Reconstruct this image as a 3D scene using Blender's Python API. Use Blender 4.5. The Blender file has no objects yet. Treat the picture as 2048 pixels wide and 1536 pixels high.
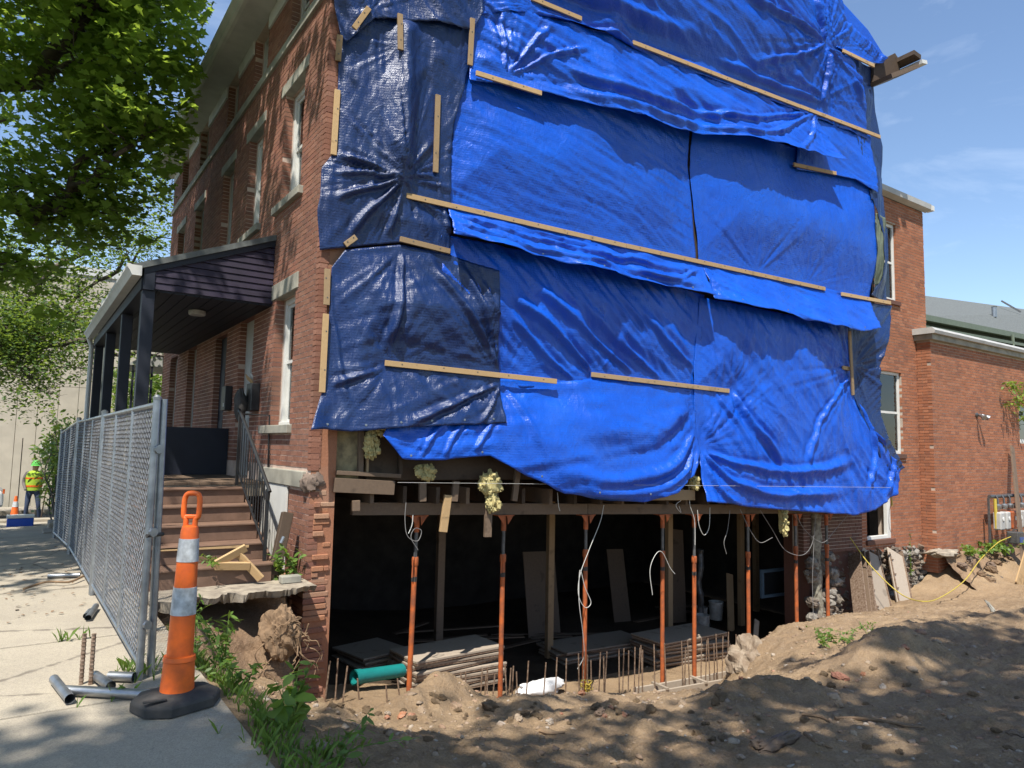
import bpy, math, random
import numpy as np
from mathutils import Vector, Matrix
random.seed(7); rng = np.random.default_rng(7)
scene = bpy.context.scene
COL = scene.collection

# ------------------------------------------------------------------ camera
FPX = 1423.0; EYE = np.array([0.0, 0.0, 1.55])
PITCH, ROLL, YAW = math.radians(5.2), math.radians(1.15), math.radians(34.6)
_fw = np.array([math.sin(YAW), math.cos(YAW), 0]); _rt = np.array([math.cos(YAW), -math.sin(YAW), 0]); _up = np.array([0, 0, 1.0])
CF = _fw*math.cos(PITCH)+_up*math.sin(PITCH); _U = _up*math.cos(PITCH)-_fw*math.sin(PITCH)
CR = _rt*math.cos(ROLL)+_U*math.sin(ROLL); CV = _U*math.cos(ROLL)-_rt*math.sin(ROLL)
cam = bpy.data.cameras.new('camera'); camo = bpy.data.objects.new('camera', cam); COL.objects.link(camo)
m = Matrix.Identity(4)
for i in range(3):
    m[i][0] = CR[i]; m[i][1] = CV[i]; m[i][2] = -CF[i]; m[i][3] = EYE[i]
camo.matrix_world = m
cam.sensor_width = 36; cam.lens = FPX/2048*36; cam.clip_start = .05; cam.clip_end = 2000
scene.camera = camo
scene.cycles.max_bounces = 7; scene.cycles.diffuse_bounces = 3; scene.cycles.glossy_bounces = 3; scene.cycles.transmission_bounces = 4; scene.cycles.transparent_max_bounces = 8

# ------------------------------------------------------------------ world, sun, exposure
SUN = Vector((-.37, -.33, .868)).normalized()
w = bpy.data.worlds.new('World'); scene.world = w; w.use_nodes = True
nt = w.node_tree; bg = nt.nodes['Background']
sk = nt.nodes.new('ShaderNodeTexSky'); sk.sky_type = 'NISHITA'; sk.sun_disc = False
sk.sun_elevation = math.asin(SUN.z); sk.sun_rotation = math.atan2(SUN.x, SUN.y)
sk.air_density = 1.0; sk.dust_density = .35; sk.ozone_density = 2.6
tc = nt.nodes.new('ShaderNodeTexCoord'); mpn = nt.nodes.new('ShaderNodeMapping'); mpn.inputs['Scale'].default_value = (1.2, 2.6, 7); nt.links.new(tc.outputs['Generated'], mpn.inputs[0])
nz = nt.nodes.new('ShaderNodeTexNoise'); nz.inputs['Scale'].default_value = 1.6; nz.inputs['Detail'].default_value = 7; nz.inputs['Roughness'].default_value = .6; nz.inputs['Distortion'].default_value = .6; nt.links.new(mpn.outputs[0], nz.inputs['Vector'])
rp = nt.nodes.new('ShaderNodeValToRGB'); rp.color_ramp.elements[0].position = .48; rp.color_ramp.elements[0].color = (0, 0, 0, 1); rp.color_ramp.elements[1].position = .80; rp.color_ramp.elements[1].color = (.30, .30, .30, 1); nt.links.new(nz.outputs['Fac'], rp.inputs[0])
mxs = nt.nodes.new('ShaderNodeMix'); mxs.data_type = 'RGBA'; nt.links.new(rp.outputs[0], mxs.inputs[0]); nt.links.new(sk.outputs[0], mxs.inputs[6]); mxs.inputs[7].default_value = (6.5, 7.2, 8.2, 1)
nt.links.new(mxs.outputs[2], bg.inputs[0]); bg.inputs[1].default_value = .125
sl = bpy.data.lights.new('sun', 'SUN'); sl.energy = 4.9; sl.angle = math.radians(.53); sl.color = (1, .955, .88)
so = bpy.data.objects.new('sun', sl); COL.objects.link(so)
so.rotation_euler = SUN.to_track_quat('Z', 'Y').to_euler()
vs = scene.view_settings; vs.view_transform = 'Standard'; vs.look = 'None'; vs.exposure = .72; vs.gamma = 1
vs.use_curve_mapping = False

# ------------------------------------------------------------------ helpers
def ray(x, y): return CF+CR*(x-1024)/FPX-CV*(y-768)/FPX
def atY(x, y, Y): d = ray(x, y); return EYE+d*(Y/d[1])
def atX(x, y, X): d = ray(x, y); return EYE+d*(X/d[0])
def atZ(x, y, Z): d = ray(x, y); return EYE+d*((Z-EYE[2])/d[2])
def project(P):
    d = np.asarray(P, float)-EYE; z = d@CF
    return 1024+FPX*(d@CR)/z, 768-FPX*(d@CV)/z, z
# the tarped side wall: a vertical plane that starts at the brick corner
XF, YC = 2.84, 8.23
_a = math.radians(4)
WO = np.array([XF, YC, 0]); WE = np.array([math.cos(_a), -math.sin(_a), 0]); WN = np.array([-math.sin(_a), -math.cos(_a), 0])
def wall(x, y, off=0.0):                 # where a sight line meets the side wall: (s along it, z)
    d = ray(x, y); t = ((WO+WN*off-EYE)@WN)/(d@WN); p = EYE+d*t
    return (p-WO)@WE, p[2]
def wp(s, z, off=0.0): return WO+WE*s+WN*off+np.array([0, 0, z])
def wq(x, y, off=0.0): s, z = wall(x, y, off); return wp(s, z, off)

def _hash(ix, iy, sd):
    h = (ix.astype(np.int64)*374761393+iy.astype(np.int64)*668265263+sd*974711) & 0x7fffffff
    h = ((h ^ (h >> 13))*1274126177) & 0x7fffffff
    return ((h ^ (h >> 16)) & 0xffff)/65535.0
def vnoise(x, y, sd=0):
    x = np.asarray(x, float); y = np.asarray(y, float)
    ix = np.floor(x); iy = np.floor(y); fx = x-ix; fy = y-iy
    fx = fx*fx*fx*(fx*(fx*6-15)+10); fy = fy*fy*fy*(fy*(fy*6-15)+10)
    a = _hash(ix, iy, sd); b = _hash(ix+1, iy, sd); c = _hash(ix, iy+1, sd); d = _hash(ix+1, iy+1, sd)
    return (a+(b-a)*fx+(c-a)*fy+(a-b-c+d)*fx*fy)*2-1
def fbm(x, y, o=4, sd=0):
    r = 0; a = 1; t = 0
    for k in range(o):
        r = r+a*vnoise(x*2**k, y*2**k, sd+k*17); t += a; a *= .5
    return r/t
def sstep(a, b, x): t = np.clip((x-a)/(b-a), 0, 1); return t*t*(3-2*t)

def obj(name, me, mat=None, parent=None):
    o = bpy.data.objects.new(name, me); COL.objects.link(o)
    if mat is not None and len(me.materials) == 0: me.materials.append(mat)
    if parent is not None:
        o.parent = parent; o.matrix_parent_inverse = Matrix.Translation(parent.location).inverted() if parent.parent is None else Matrix.Identity(4)
    return o
def tag(o, label=None, cat=None, group=None, kind=None):
    if label: o['label'] = label
    if cat: o['category'] = cat
    if group: o['group'] = group
    if kind: o['kind'] = kind
    return o
def thing(name, label, cat, loc=(0, 0, 0), group=None):
    o = bpy.data.objects.new(name, None); COL.objects.link(o); o.location = [float(v) for v in loc]; o.empty_display_size = .1
    return tag(o, label, cat, group)

class MB:
    """collects world-space geometry for one mesh"""
    def __init__(s): s.v = []; s.f = []; s.r = []
    def add(s, vs, fs, r=None):
        b = len(s.v); s.v += [tuple(map(float, p)) for p in vs]; s.f += [tuple(b+i for i in f) for f in fs]
        s.r += [random.random() if r is None else r]*len(fs)
        return s
    def hexa(s, p, r=None):               # 8 corners, bottom ring then top ring
        return s.add(p, [(3, 2, 1, 0), (4, 5, 6, 7), (0, 1, 5, 4), (1, 2, 6, 5), (2, 3, 7, 6), (3, 0, 4, 7)], r)
    def box(s, a, b, r=None):
        x0, y0, z0 = a; x1, y1, z1 = b
        return s.hexa([(x0, y0, z0), (x1, y0, z0), (x1, y1, z0), (x0, y1, z0), (x0, y0, z1), (x1, y0, z1), (x1, y1, z1), (x0, y1, z1)], r)
    def bar(s, a, b, w, d, side=None, r=None):   # a board from a to b: w wide along `side`, d thick
        a = np.array(a, float); b = np.array(b, float); t = (b-a)/np.linalg.norm(b-a)
        side = np.array([0, 0, 1.0]) if side is None else np.array(side, float)
        side = side-t*(side@t); side /= np.linalg.norm(side); n = np.cross(t, side)
        c = [a-side*w/2-n*d/2, a+side*w/2-n*d/2, a+side*w/2+n*d/2, a-side*w/2+n*d/2]
        return s.hexa(c+[p+(b-a) for p in c], r)
    def tube(s, pts, rad, n=8, cap=True, r=None):
        pts = [np.array(p, float) for p in pts]; rings = []
        rad = rad if hasattr(rad, '__len__') else [rad]*len(pts)
        up = np.array([.12, .31, .94])
        for i, p in enumerate(pts):
            t = pts[min(i+1, len(pts)-1)]-pts[max(i-1, 0)]; t /= np.linalg.norm(t)+1e-12
            u = np.cross(up, t)
            if np.linalg.norm(u) < 1e-3: u = np.cross([1, 0, 0], t)
            u /= np.linalg.norm(u); v = np.cross(t, u); up = v
            rings.append([p+rad[i]*(math.cos(2*math.pi*k/n)*u+math.sin(2*math.pi*k/n)*v) for k in range(n)])
        vs = [q for rg in rings for q in rg]; fs = []
        for i in range(len(pts)-1):
            for k in range(n): fs.append((i*n+k, i*n+(k+1) % n, (i+1)*n+(k+1) % n, (i+1)*n+k))
        if cap: fs += [tuple(range(n-1, -1, -1)), tuple((len(pts)-1)*n+k for k in range(n))]
        return s.add(vs, fs, r)
    def lathe(s, c, prof, n=24, ax=(1, 0, 0), ay=(0, 1, 0), az=(0, 0, 1), r=None):   # prof: (radius, height)
        c = np.array(c, float); ax, ay, az = (np.array(q, float) for q in (ax, ay, az)); vs = []; fs = []
        for (rr, h) in prof:
            for k in range(n):
                t = 2*math.pi*k/n; vs.append(c+ax*rr*math.cos(t)+ay*rr*math.sin(t)+az*h)
        for i in range(len(prof)-1):
            for k in range(n): fs.append((i*n+k, i*n+(k+1) % n, (i+1)*n+(k+1) % n, (i+1)*n+k))
        fs += [tuple(range(n-1, -1, -1)), tuple((len(prof)-1)*n+k for k in range(n))]
        return s.add(vs, fs, r)
    def prism(s, poly, ext, r=None):      # planar polygon (3D points) pushed along ext
        n = len(poly); p = [np.array(q, float) for q in poly]; e = np.array(ext, float)
        return s.add(p+[q+e for q in p], [tuple(range(n-1, -1, -1)), tuple(range(n, 2*n))]+[(k, (k+1) % n, n+(k+1) % n, n+k) for k in range(n)], r)
    def mesh(s, name, smooth=False):
        me = bpy.data.meshes.new(name); me.from_pydata(s.v, [], s.f)
        at = me.attributes.new('rnd', 'FLOAT', 'FACE'); at.data.foreach_set('value', np.array(s.r, np.float32))
        if smooth: me.polygons.foreach_set('use_smooth', [True]*len(s.f))
        me.update(); return me
    def build(s, name, mat, parent=None, smooth=False, bevel=0, recalc=False):
        me = s.mesh(name, smooth)
        if recalc:
            import bmesh
            bm = bmesh.new(); bm.from_mesh(me); bmesh.ops.recalc_face_normals(bm, faces=bm.faces); bm.to_mesh(me); bm.free()
        o = obj(name, me, mat, parent)
        if bevel:
            b = o.modifiers.new('bevel', 'BEVEL'); b.width = bevel; b.segments = 2; b.limit_method = 'ANGLE'
        if smooth and hasattr(me, 'set_sharp_from_angle'): me.set_sharp_from_angle(angle=math.radians(42))
        return o
def np_mesh(name, V, Fq, smooth=True, rnd=None):
    V = np.asarray(V, np.float32); Fq = np.asarray(Fq, np.int32); k = Fq.shape[1]
    me = bpy.data.meshes.new(name); me.vertices.add(len(V)); me.vertices.foreach_set('co', V.ravel())
    me.loops.add(Fq.size); me.loops.foreach_set('vertex_index', Fq.ravel()); me.polygons.add(len(Fq))
    me.polygons.foreach_set('loop_start', np.arange(0, Fq.size, k, dtype=np.int32))
    if smooth: me.polygons.foreach_set('use_smooth', np.ones(len(Fq), bool))
    if rnd is not None:
        at = me.attributes.new('rnd', 'FLOAT', 'FACE'); at.data.foreach_set('value', np.asarray(rnd, np.float32))
    me.update(calc_edges=True); me.validate(); return me
def grid_faces(nu, nv):                   # nu x nv vertices, row-major over v
    i = np.arange(nu-1)[None, :]+np.arange(nv-1)[:, None]*nu
    return np.stack([i, i+1, i+nu+1, i+nu], -1).reshape(-1, 4)
def copy_tree(o, parent=None):
    c = o.copy(); COL.objects.link(c); c.parent = parent
    for ch in list(o.children): copy_tree(ch, c)
    return c

# ------------------------------------------------------------------ materials
class NT:
    def __init__(s, name):
        s.m = bpy.data.materials.new(name); s.m.use_nodes = True; s.t = s.m.node_tree; s.b = s.t.nodes['Principled BSDF']
        s.co = s.t.nodes.new('ShaderNodeTexCoord').outputs['Object']
    def n(s, kind, **kw):
        nd = s.t.nodes.new(kind)
        for k, v in kw.items(): setattr(nd, k, v)
        return nd
    def l(s, a, b): s.t.links.new(a, b)
    def inp(s, nd, i, v):
        if hasattr(v, 'is_output') or isinstance(v, bpy.types.NodeSocket): s.l(v, nd.inputs[i])
        else: nd.inputs[i].default_value = v
    def mapping(s, scale=(1, 1, 1), rot=(0, 0, 0), co=None):
        nd = s.n('ShaderNodeMapping'); s.l(co or s.co, nd.inputs[0]); nd.inputs['Scale'].default_value = scale; nd.inputs['Rotation'].default_value = rot
        return nd.outputs[0]
    def noise(s, scale, detail=4, rough=.55, co=None, dist=0):
        nd = s.n('ShaderNodeTexNoise'); s.l(co or s.co, nd.inputs['Vector']); nd.inputs['Scale'].default_value = scale
        nd.inputs['Detail'].default_value = detail; nd.inputs['Roughness'].default_value = rough; nd.inputs['Distortion'].default_value = dist
        return nd.outputs['Fac']
    def voro(s, scale, feature='F1', co=None):
        nd = s.n('ShaderNodeTexVoronoi', feature=feature); s.l(co or s.co, nd.inputs['Vector']); nd.inputs['Scale'].default_value = scale
        return nd.outputs['Distance']
    def ramp(s, fac, stops):
        nd = s.n('ShaderNodeValToRGB'); s.l(fac, nd.inputs[0]); e = nd.color_ramp.elements
        while len(e) < len(stops): e.new(.5)
        for k, (p, c) in enumerate(stops): e[k].position = p; e[k].color = (c[0], c[1], c[2], 1) if hasattr(c, '__len__') else (c, c, c, 1)
        return nd.outputs[0]
    def mix(s, fac, a, b, mode='MIX'):
        nd = s.n('ShaderNodeMix', data_type='RGBA', blend_type=mode)
        def cc(v): return (*v, 1) if (hasattr(v, '__len__') and len(v) == 3) else v
        s.inp(nd, 0, fac); s.inp(nd, 6, cc(a)); s.inp(nd, 7, cc(b)); return nd.outputs[2]
    def math(s, op, a, b=0.0):
        nd = s.n('ShaderNodeMath', operation=op); s.inp(nd, 0, a); s.inp(nd, 1, b); return nd.outputs[0]
    def rnd(s):
        a = s.n('ShaderNodeAttribute', attribute_name='rnd').outputs['Fac']; b = s.n('ShaderNodeObjectInfo').outputs['Random']
        return s.math('FRACT', s.math('ADD', a, b))
    def bump(s, h, strength=.3, dist=.01, normal=None):
        nd = s.n('ShaderNodeBump'); nd.inputs['Strength'].default_value = strength; nd.inputs['Distance'].default_value = dist
        s.l(h, nd.inputs['Height'])
        if normal is not None: s.l(normal, nd.inputs['Normal'])
        s.l(nd.outputs[0], s.b.inputs['Normal']); return nd.outputs[0]
    def set(s, **kw):
        for k, v in kw.items():
            k = {'base': 'Base Color', 'rough': 'Roughness', 'metal': 'Metallic', 'spec': 'Specular IOR Level', 'sss': 'Subsurface Weight', 'coat': 'Coat Weight', 'trans': 'Transmission Weight'}.get(k, k)
            s.inp(s.b, k, (*v, 1) if (hasattr(v, '__len__') and not isinstance(v, bpy.types.NodeSocket) and len(v) == 3) else v)
        return s
def plain(name, c, rough=.6, var=.25, scale=6, bump=.15, bscale=60, metal=0, spec=.4, c2=None):
    t = NT(name); c2 = c2 or tuple(v*(1-var) for v in c)
    f = t.ramp(t.noise(scale, 5), [(.35, 0), (.68, 1)])
    t.set(base=t.mix(f, c, c2), rough=rough, metal=metal, spec=spec)
    if bump: t.bump(t.noise(bscale, 4), bump, .004)
    return t.m
def wood(name, c, c2, grain=(2, 2, 30), rough=.7, knots=True):
    t = NT(name); co = t.n('ShaderNodeTexCoord').outputs['Object']
    g = t.noise(9, 5, .6, t.mapping((3, 3, 3))); r = t.rnd()
    col = t.mix(g, c, c2); col = t.mix(t.math('MULTIPLY', r, .45), col, tuple(v*.55 for v in c2))
    f = t.ramp(t.noise(5, 3, .5), [(.62, 0), (.7, 1)])
    if knots: col = t.mix(t.math('MULTIPLY', f, .45), col, tuple(v*.4 for v in c2))
    t.set(base=col, rough=rough, spec=.25); t.bump(t.noise(40, 4), .25, .004); return t.m
def brickmat(name, cols, mortarish=.0, stain=(.11, .07, .05), dirt=.6):
    t = NT(name); r = t.rnd()
    col = t.ramp(r, [(k/(len(cols)-1), c) for k, c in enumerate(cols)])
    col = t.mix(t.ramp(t.noise(60, 4, .65), [(.3, 0), (.75, .55)]), col, tuple(v*.55 for v in cols[0]))
    col = t.mix(t.ramp(t.noise(1.1, 5, .6), [(.45, 0), (.72, dirt)]), col, stain)
    t.set(base=col, rough=.88, spec=.2); t.bump(t.noise(90, 5, .65), .5, .006); return t.m
M = {}
M['brick'] = brickmat('old red brick', [(.24, .105, .07), (.32, .15, .10), (.27, .12, .08), (.36, .18, .125), (.21, .095, .07), (.30, .13, .088)])
M['brick2'] = brickmat('orange red brick', [(.30, .115, .06), (.40, .16, .085), (.35, .135, .07), (.44, .19, .105), (.25, .105, .065), (.37, .145, .075)], dirt=.25)
M['brick_dark'] = brickmat('sooty brown brick', [(.13, .065, .05), (.16, .08, .06), (.10, .06, .052), (.18, .085, .06)])
M['brick_raw'] = brickmat('broken salmon brick', [(.36, .15, .075), (.42, .20, .11), (.30, .13, .08), (.45, .27, .17), (.33, .15, .09)], stain=(.34, .28, .22), dirt=.5)
M['mortar'] = plain('lime mortar', (.44, .36, .29), .95, .35, 4, .4, 90)
M['mortar_red'] = plain('red tinted mortar', (.56, .42, .34), .95, .3, 4, .4, 90)
M['stone'] = plain('grey sandstone', (.34, .32, .26), .9, .45, 3, .4, 50, c2=(.19, .18, .15))
M['concrete_old'] = plain('crumbling concrete', (.34, .29, .22), .95, .5, 7, .7, 40, c2=(.17, .14, .11))
M['white'] = plain('white paint', (.62, .61, .57), .55, .14, 5, .1, 60)
M['grey_paint'] = plain('weathered pale grey paint', (.42, .41, .385), .6, .2, 3, .1, 50)
M['dark_paint'] = plain('near black navy paint', (.012, .015, .026), .55, .3, 4, .1, 40)
M['purple'] = plain('dark purple siding paint', (.026, .018, .038), .6, .35, 5, .15, 40)
M['brown_paint'] = plain('brown step paint', (.18, .105, .07), .7, .35, 6, .2, 50)
M['black_metal'] = plain('black painted iron', (.015, .015, .016), .45, .3, 10, .1, 60, spec=.5)
M['galv'] = plain('galvanised steel', (.36, .375, .39), .42, .3, 12, .06, 70, metal=.85)
M['wire'] = plain('galvanised wire', (.30, .31, .32), .5, .4, 20, 0, metal=.6)
M['rebar'] = plain('rusty rebar', (.30, .22, .16), .7, .5, 30, .3, 90, metal=.4, c2=(.13, .075, .045))
M['pine'] = wood('fresh pine', (.52, .36, .19), (.42, .265, .125))
M['pine_dull'] = wood('sun dulled pine', (.40, .28, .16), (.30, .20, .11))
M['timber_old'] = wood('old grey brown timber', (.22, .15, .10), (.12, .085, .06))
M['timber_dark'] = wood('dark old joist', (.10, .068, .045), (.055, .038, .027))
M['board_grey'] = wood('cement stained plywood', (.42, .36, .29), (.30, .24, .18))
M['orange_steel'] = plain('orange enamelled steel', (.44, .105, .025), .6, .5, 9, .35, 40, c2=(.20, .065, .03))
M['grey_steel'] = plain('dull grey steel', (.14, .14, .14), .5, .4, 14, .1, 60, metal=.6)
M['orange_plastic'] = plain('orange cone plastic', (.80, .14, .015), .45, .2, 16, .08, 40, c2=(.60, .105, .02))
M['reflective'] = plain('white reflective sheeting', (.56, .57, .57), .4, .3, 22, .1, 40, c2=(.30, .30, .29))
M['rubber'] = plain('black recycled rubber', (.035, .034, .033), .8, .4, 12, .3, 80, c2=(.07, .062, .055))
M['glass'] = NT('window glass').set(base=(.02, .024, .028), rough=.04, spec=.9).m
M['dark_room'] = plain('dark interior', (.02, .018, .016), .95, .3, 3, 0)
M['curtain'] = plain('pale curtain behind glass', (.42, .41, .39), .8, .25, 8, .2, 20)
M['teal'] = plain('teal sewer pipe', (.01, .19, .18), .45, .2, 8, .05, 40)
M['bag'] = plain('white woven sack', (.66, .66, .66), .7, .15, 14, .4, 50)
M['bucket'] = plain('dirty white bucket plastic', (.40, .38, .34), .6, .4, 9, .1, 40)
M['cornice'] = plain('pale cornice paint', (.56, .55, .51), .6, .2, 3, .1, 50)
M['basement'] = plain('shaded basement masonry', (.05, .04, .034), .95, .5, 3, .6, 20)  # gloom of the unlit basement put into the wall colour
M['insul'] = plain('yellow fibreglass', (.50, .43, .20), .98, .4, 14, 1.0, 45, c2=(.34, .28, .12))
M['wire_white'] = plain('white cable', (.55, .54, .50), .6, .1, 8, 0)
M['wire_grey'] = plain('grey cable', (.22, .21, .20), .6, .3, 8, 0)
M['yellow'] = plain('yellow plastic', (.50, .38, .06), .5, .2, 8, .05, 40)
M['root'] = plain('dry root', (.24, .155, .09), .95, .4, 15, .4, 60)
M['bark'] = plain('mottled bark', (.13, .105, .08), .95, .5, 5, .9, 22, c2=(.05, .042, .034))
M['shingle'] = plain('green grey shingle', (.13, .14, .135), .9, .35, 9, .4, 60)
M['green_trim'] = plain('sage green trim', (.13, .155, .11), .6, .2, 5, .1, 40)
M['beige'] = plain('pale beige siding', (.52, .46, .37), .8, .16, 2, .1, 40)  # the siding boards' own beige
def leafmat(name, cs, tr=.35):
    t = NT(name); r = t.rnd()
    col = t.ramp(r, [(k/(len(cs)-1), c) for k, c in enumerate(cs)])
    t.set(base=col, rough=.45, spec=.35)
    tl = t.n('ShaderNodeBsdfTranslucent'); t.l(t.mix(.65, col, (.38, .50, .05)), tl.inputs[0])
    mx = t.n('ShaderNodeMixShader'); mx.inputs[0].default_value = tr
    t.l(t.b.outputs[0], mx.inputs[1]); t.l(tl.outputs[0], mx.inputs[2])
    t.l(mx.outputs[0], t.t.nodes['Material Output'].inputs[0]); return t.m
M['maple_leaf'] = leafmat('maple leaves', [(.14, .24, .035), (.19, .31, .045), (.16, .27, .04), (.25, .36, .06), (.11, .20, .03)], .55)
M['locust_leaf'] = leafmat('locust leaves', [(.055, .11, .035), (.085, .15, .045), (.045, .09, .03)], .42)
M['weed'] = leafmat('weed leaves', [(.08, .17, .028), (.12, .22, .045), (.16, .25, .06), (.07, .14, .028)], .45)
M['vine'] = leafmat('yellow green vine', [(.14, .22, .03), (.20, .26, .04), (.09, .16, .02)])
def tarpmat(name, c, c2, rough, trans=.12):
    t = NT(name)
    n1 = t.noise(.9, 4, .6); col = t.mix(t.ramp(n1, [(.35, 0), (.7, 1)]), c, c2)
    cr = t.noise(22, 6, .7, t.mapping((1, 1, .55), (0, .5, 0)), 1.2)      # plastic crinkle
    cr2 = t.noise(75, 3, .6); sh = t.noise(5.5, 3, .5, t.mapping((1, 1, .6), (0, .4, 0)), .8); sh = t.math('SUBTRACT', 1.0, t.math('MINIMUM', t.math('MULTIPLY', t.math('ABSOLUTE', t.math('SUBTRACT', sh, .5)), 9.0), 1.0))
    wv = t.n('ShaderNodeTexWave', wave_type='BANDS', bands_direction='Z'); t.l(t.co, wv.inputs[0]); wv.inputs['Scale'].default_value = 9; wv.inputs['Distortion'].default_value = 2.5; wv.inputs['Detail'].default_value = 3
    h = t.math('ADD', t.math('MULTIPLY', cr, 1.0), t.math('MULTIPLY', cr2, .25)); h = t.math('ADD', h, t.math('MULTIPLY', wv.outputs['Fac'], .10)); h = t.math('ADD', h, t.math('MULTIPLY', sh, .35))
    dust = t.ramp(t.noise(2.2, 6, .7), [(.5, 0), (.8, .10)]); col = t.mix(dust, col, (.16, .26, .46))
    t.set(base=col, rough=t.ramp(t.noise(3.5, 4), [(.3, rough-.06), (.7, rough+.12)]), spec=.55, sss=0.0)
    nb = t.bump(h, .34, .03)
    tl = t.n('ShaderNodeBsdfTranslucent'); t.l(col, tl.inputs[0]); mx = t.n('ShaderNodeMixShader'); mx.inputs[0].default_value = trans
    t.l(t.b.outputs[0], mx.inputs[1]); t.l(tl.outputs[0], mx.inputs[2]); t.l(mx.outputs[0], t.t.nodes['Material Output'].inputs[0]); return t.m
M['tarp'] = tarpmat('bright blue tarp', (.005, .098, .60), (.004, .070, .48), .30)
M['tarp_navy'] = tarpmat('navy tarp', (.007, .027, .118), (.005, .020, .088), .31, .05)
# soil and paving
def soilmat(name, light, dark, grey):
    t = NT(name)
    a = t.noise(1.3, 6, .62); b = t.noise(9, 6, .7); c = t.noise(55, 5, .7)
    col = t.mix(t.ramp(a, [(.36, 0), (.64, 1)]), light, dark)
    col = t.mix(t.ramp(b, [(.45, 0), (.75, .6)]), col, grey)
    col = t.mix(t.ramp(c, [(.35, .45), (.6, 0)]), col, tuple(v*.5 for v in dark))
    peb = t.ramp(t.voro(42), [(.10, 1), (.17, 0)]); col = t.mix(t.math('MULTIPLY', peb, .35), col, (.42, .37, .31))
    t.set(base=col, rough=.97, spec=.12)
    h = t.math('ADD', t.math('MULTIPLY', b, .7), t.math('MULTIPLY', c, .45)); h = t.math('ADD', h, t.math('MULTIPLY', t.noise(190, 3), .15))
    t.bump(h, 1.0, .05); return t.m
M['soil'] = soilmat('sandy brown soil', (.40, .28, .168), (.275, .188, .112), (.32, .24, .165))
M['soil_shaded'] = soilmat('shaded dark soil', (.10, .072, .048), (.06, .043, .03), (.08, .06, .045))  # shade of the basement put into the soil colour
M['pebble'] = brickmat('mixed pebbles', [(.28, .20, .13), (.36, .28, .20), (.31, .22, .14), (.44, .38, .31), (.27, .18, .12), (.32, .23, .15), (.36, .20, .13)])
M['soil_red'] = soilmat('reddish cut soil', (.36, .245, .15), (.22, .14, .088), (.27, .195, .135))
def walkmat():
    t = NT('worn concrete walk')
    a = t.noise(.8, 6, .65); b = t.noise(28, 5, .75); c = t.noise(150, 4, .7)
    col = t.mix(t.ramp(a, [(.35, 0), (.68, 1)]), (.43, .375, .29), (.30, .26, .205)); col = t.mix(t.math('MULTIPLY', t.rnd(), .35), col, (.47, .40, .29))
    col = t.mix(t.ramp(b, [(.5, 0), (.75, .5)]), col, (.24, .21, .17)); col = t.mix(t.ramp(c, [(.38, .55), (.55, 0)]), col, (.17, .155, .135))
    st = t.ramp(t.noise(2.7, 5, .7, None, 1.5), [(.60, 0), (.72, .45)]); col = t.mix(st, col, (.20, .18, .145))
    crk = t.n('ShaderNodeTexVoronoi', feature='DISTANCE_TO_EDGE'); t.l(t.mapping((1, 1, 1)), crk.inputs['Vector']); crk.inputs['Scale'].default_value = .55
    col = t.mix(t.math('MULTIPLY', t.ramp(t.math('ADD', crk.outputs['Distance'], t.math('MULTIPLY', t.math('SUBTRACT', t.noise(9, 4), .5), .05)), [(.002, 1), (.010, 0)]), .7), col, (.12, .10, .08))
    sx_ = t.n('ShaderNodeSeparateXYZ'); t.l(t.co, sx_.inputs[0]); spill = t.math('ADD', t.math('MULTIPLY', t.math('SUBTRACT', sx_.outputs[0], .95), 2.2), t.math('MULTIPLY', t.math('SUBTRACT', t.noise(5, 6, .7), .5), 2.4))
    col = t.mix(t.ramp(spill, [(.15, 0), (.7, .75)]), col, (.30, .215, .135))
    t.set(base=col, rough=.93, spec=.2); t.bump(t.math('ADD', t.math('MULTIPLY', c, .6), t.math('MULTIPLY', b, .5)), .55, .012); return t.m
M['walk'] = walkmat()
M['asphalt'] = plain('asphalt', (.055, .054, .052), .9, .3, 3, .4, 90)
M['grass'] = plain('rough grass ground', (.10, .12, .045), .95, .4, 3, .6, 40, c2=(.14, .11, .06))
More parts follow.
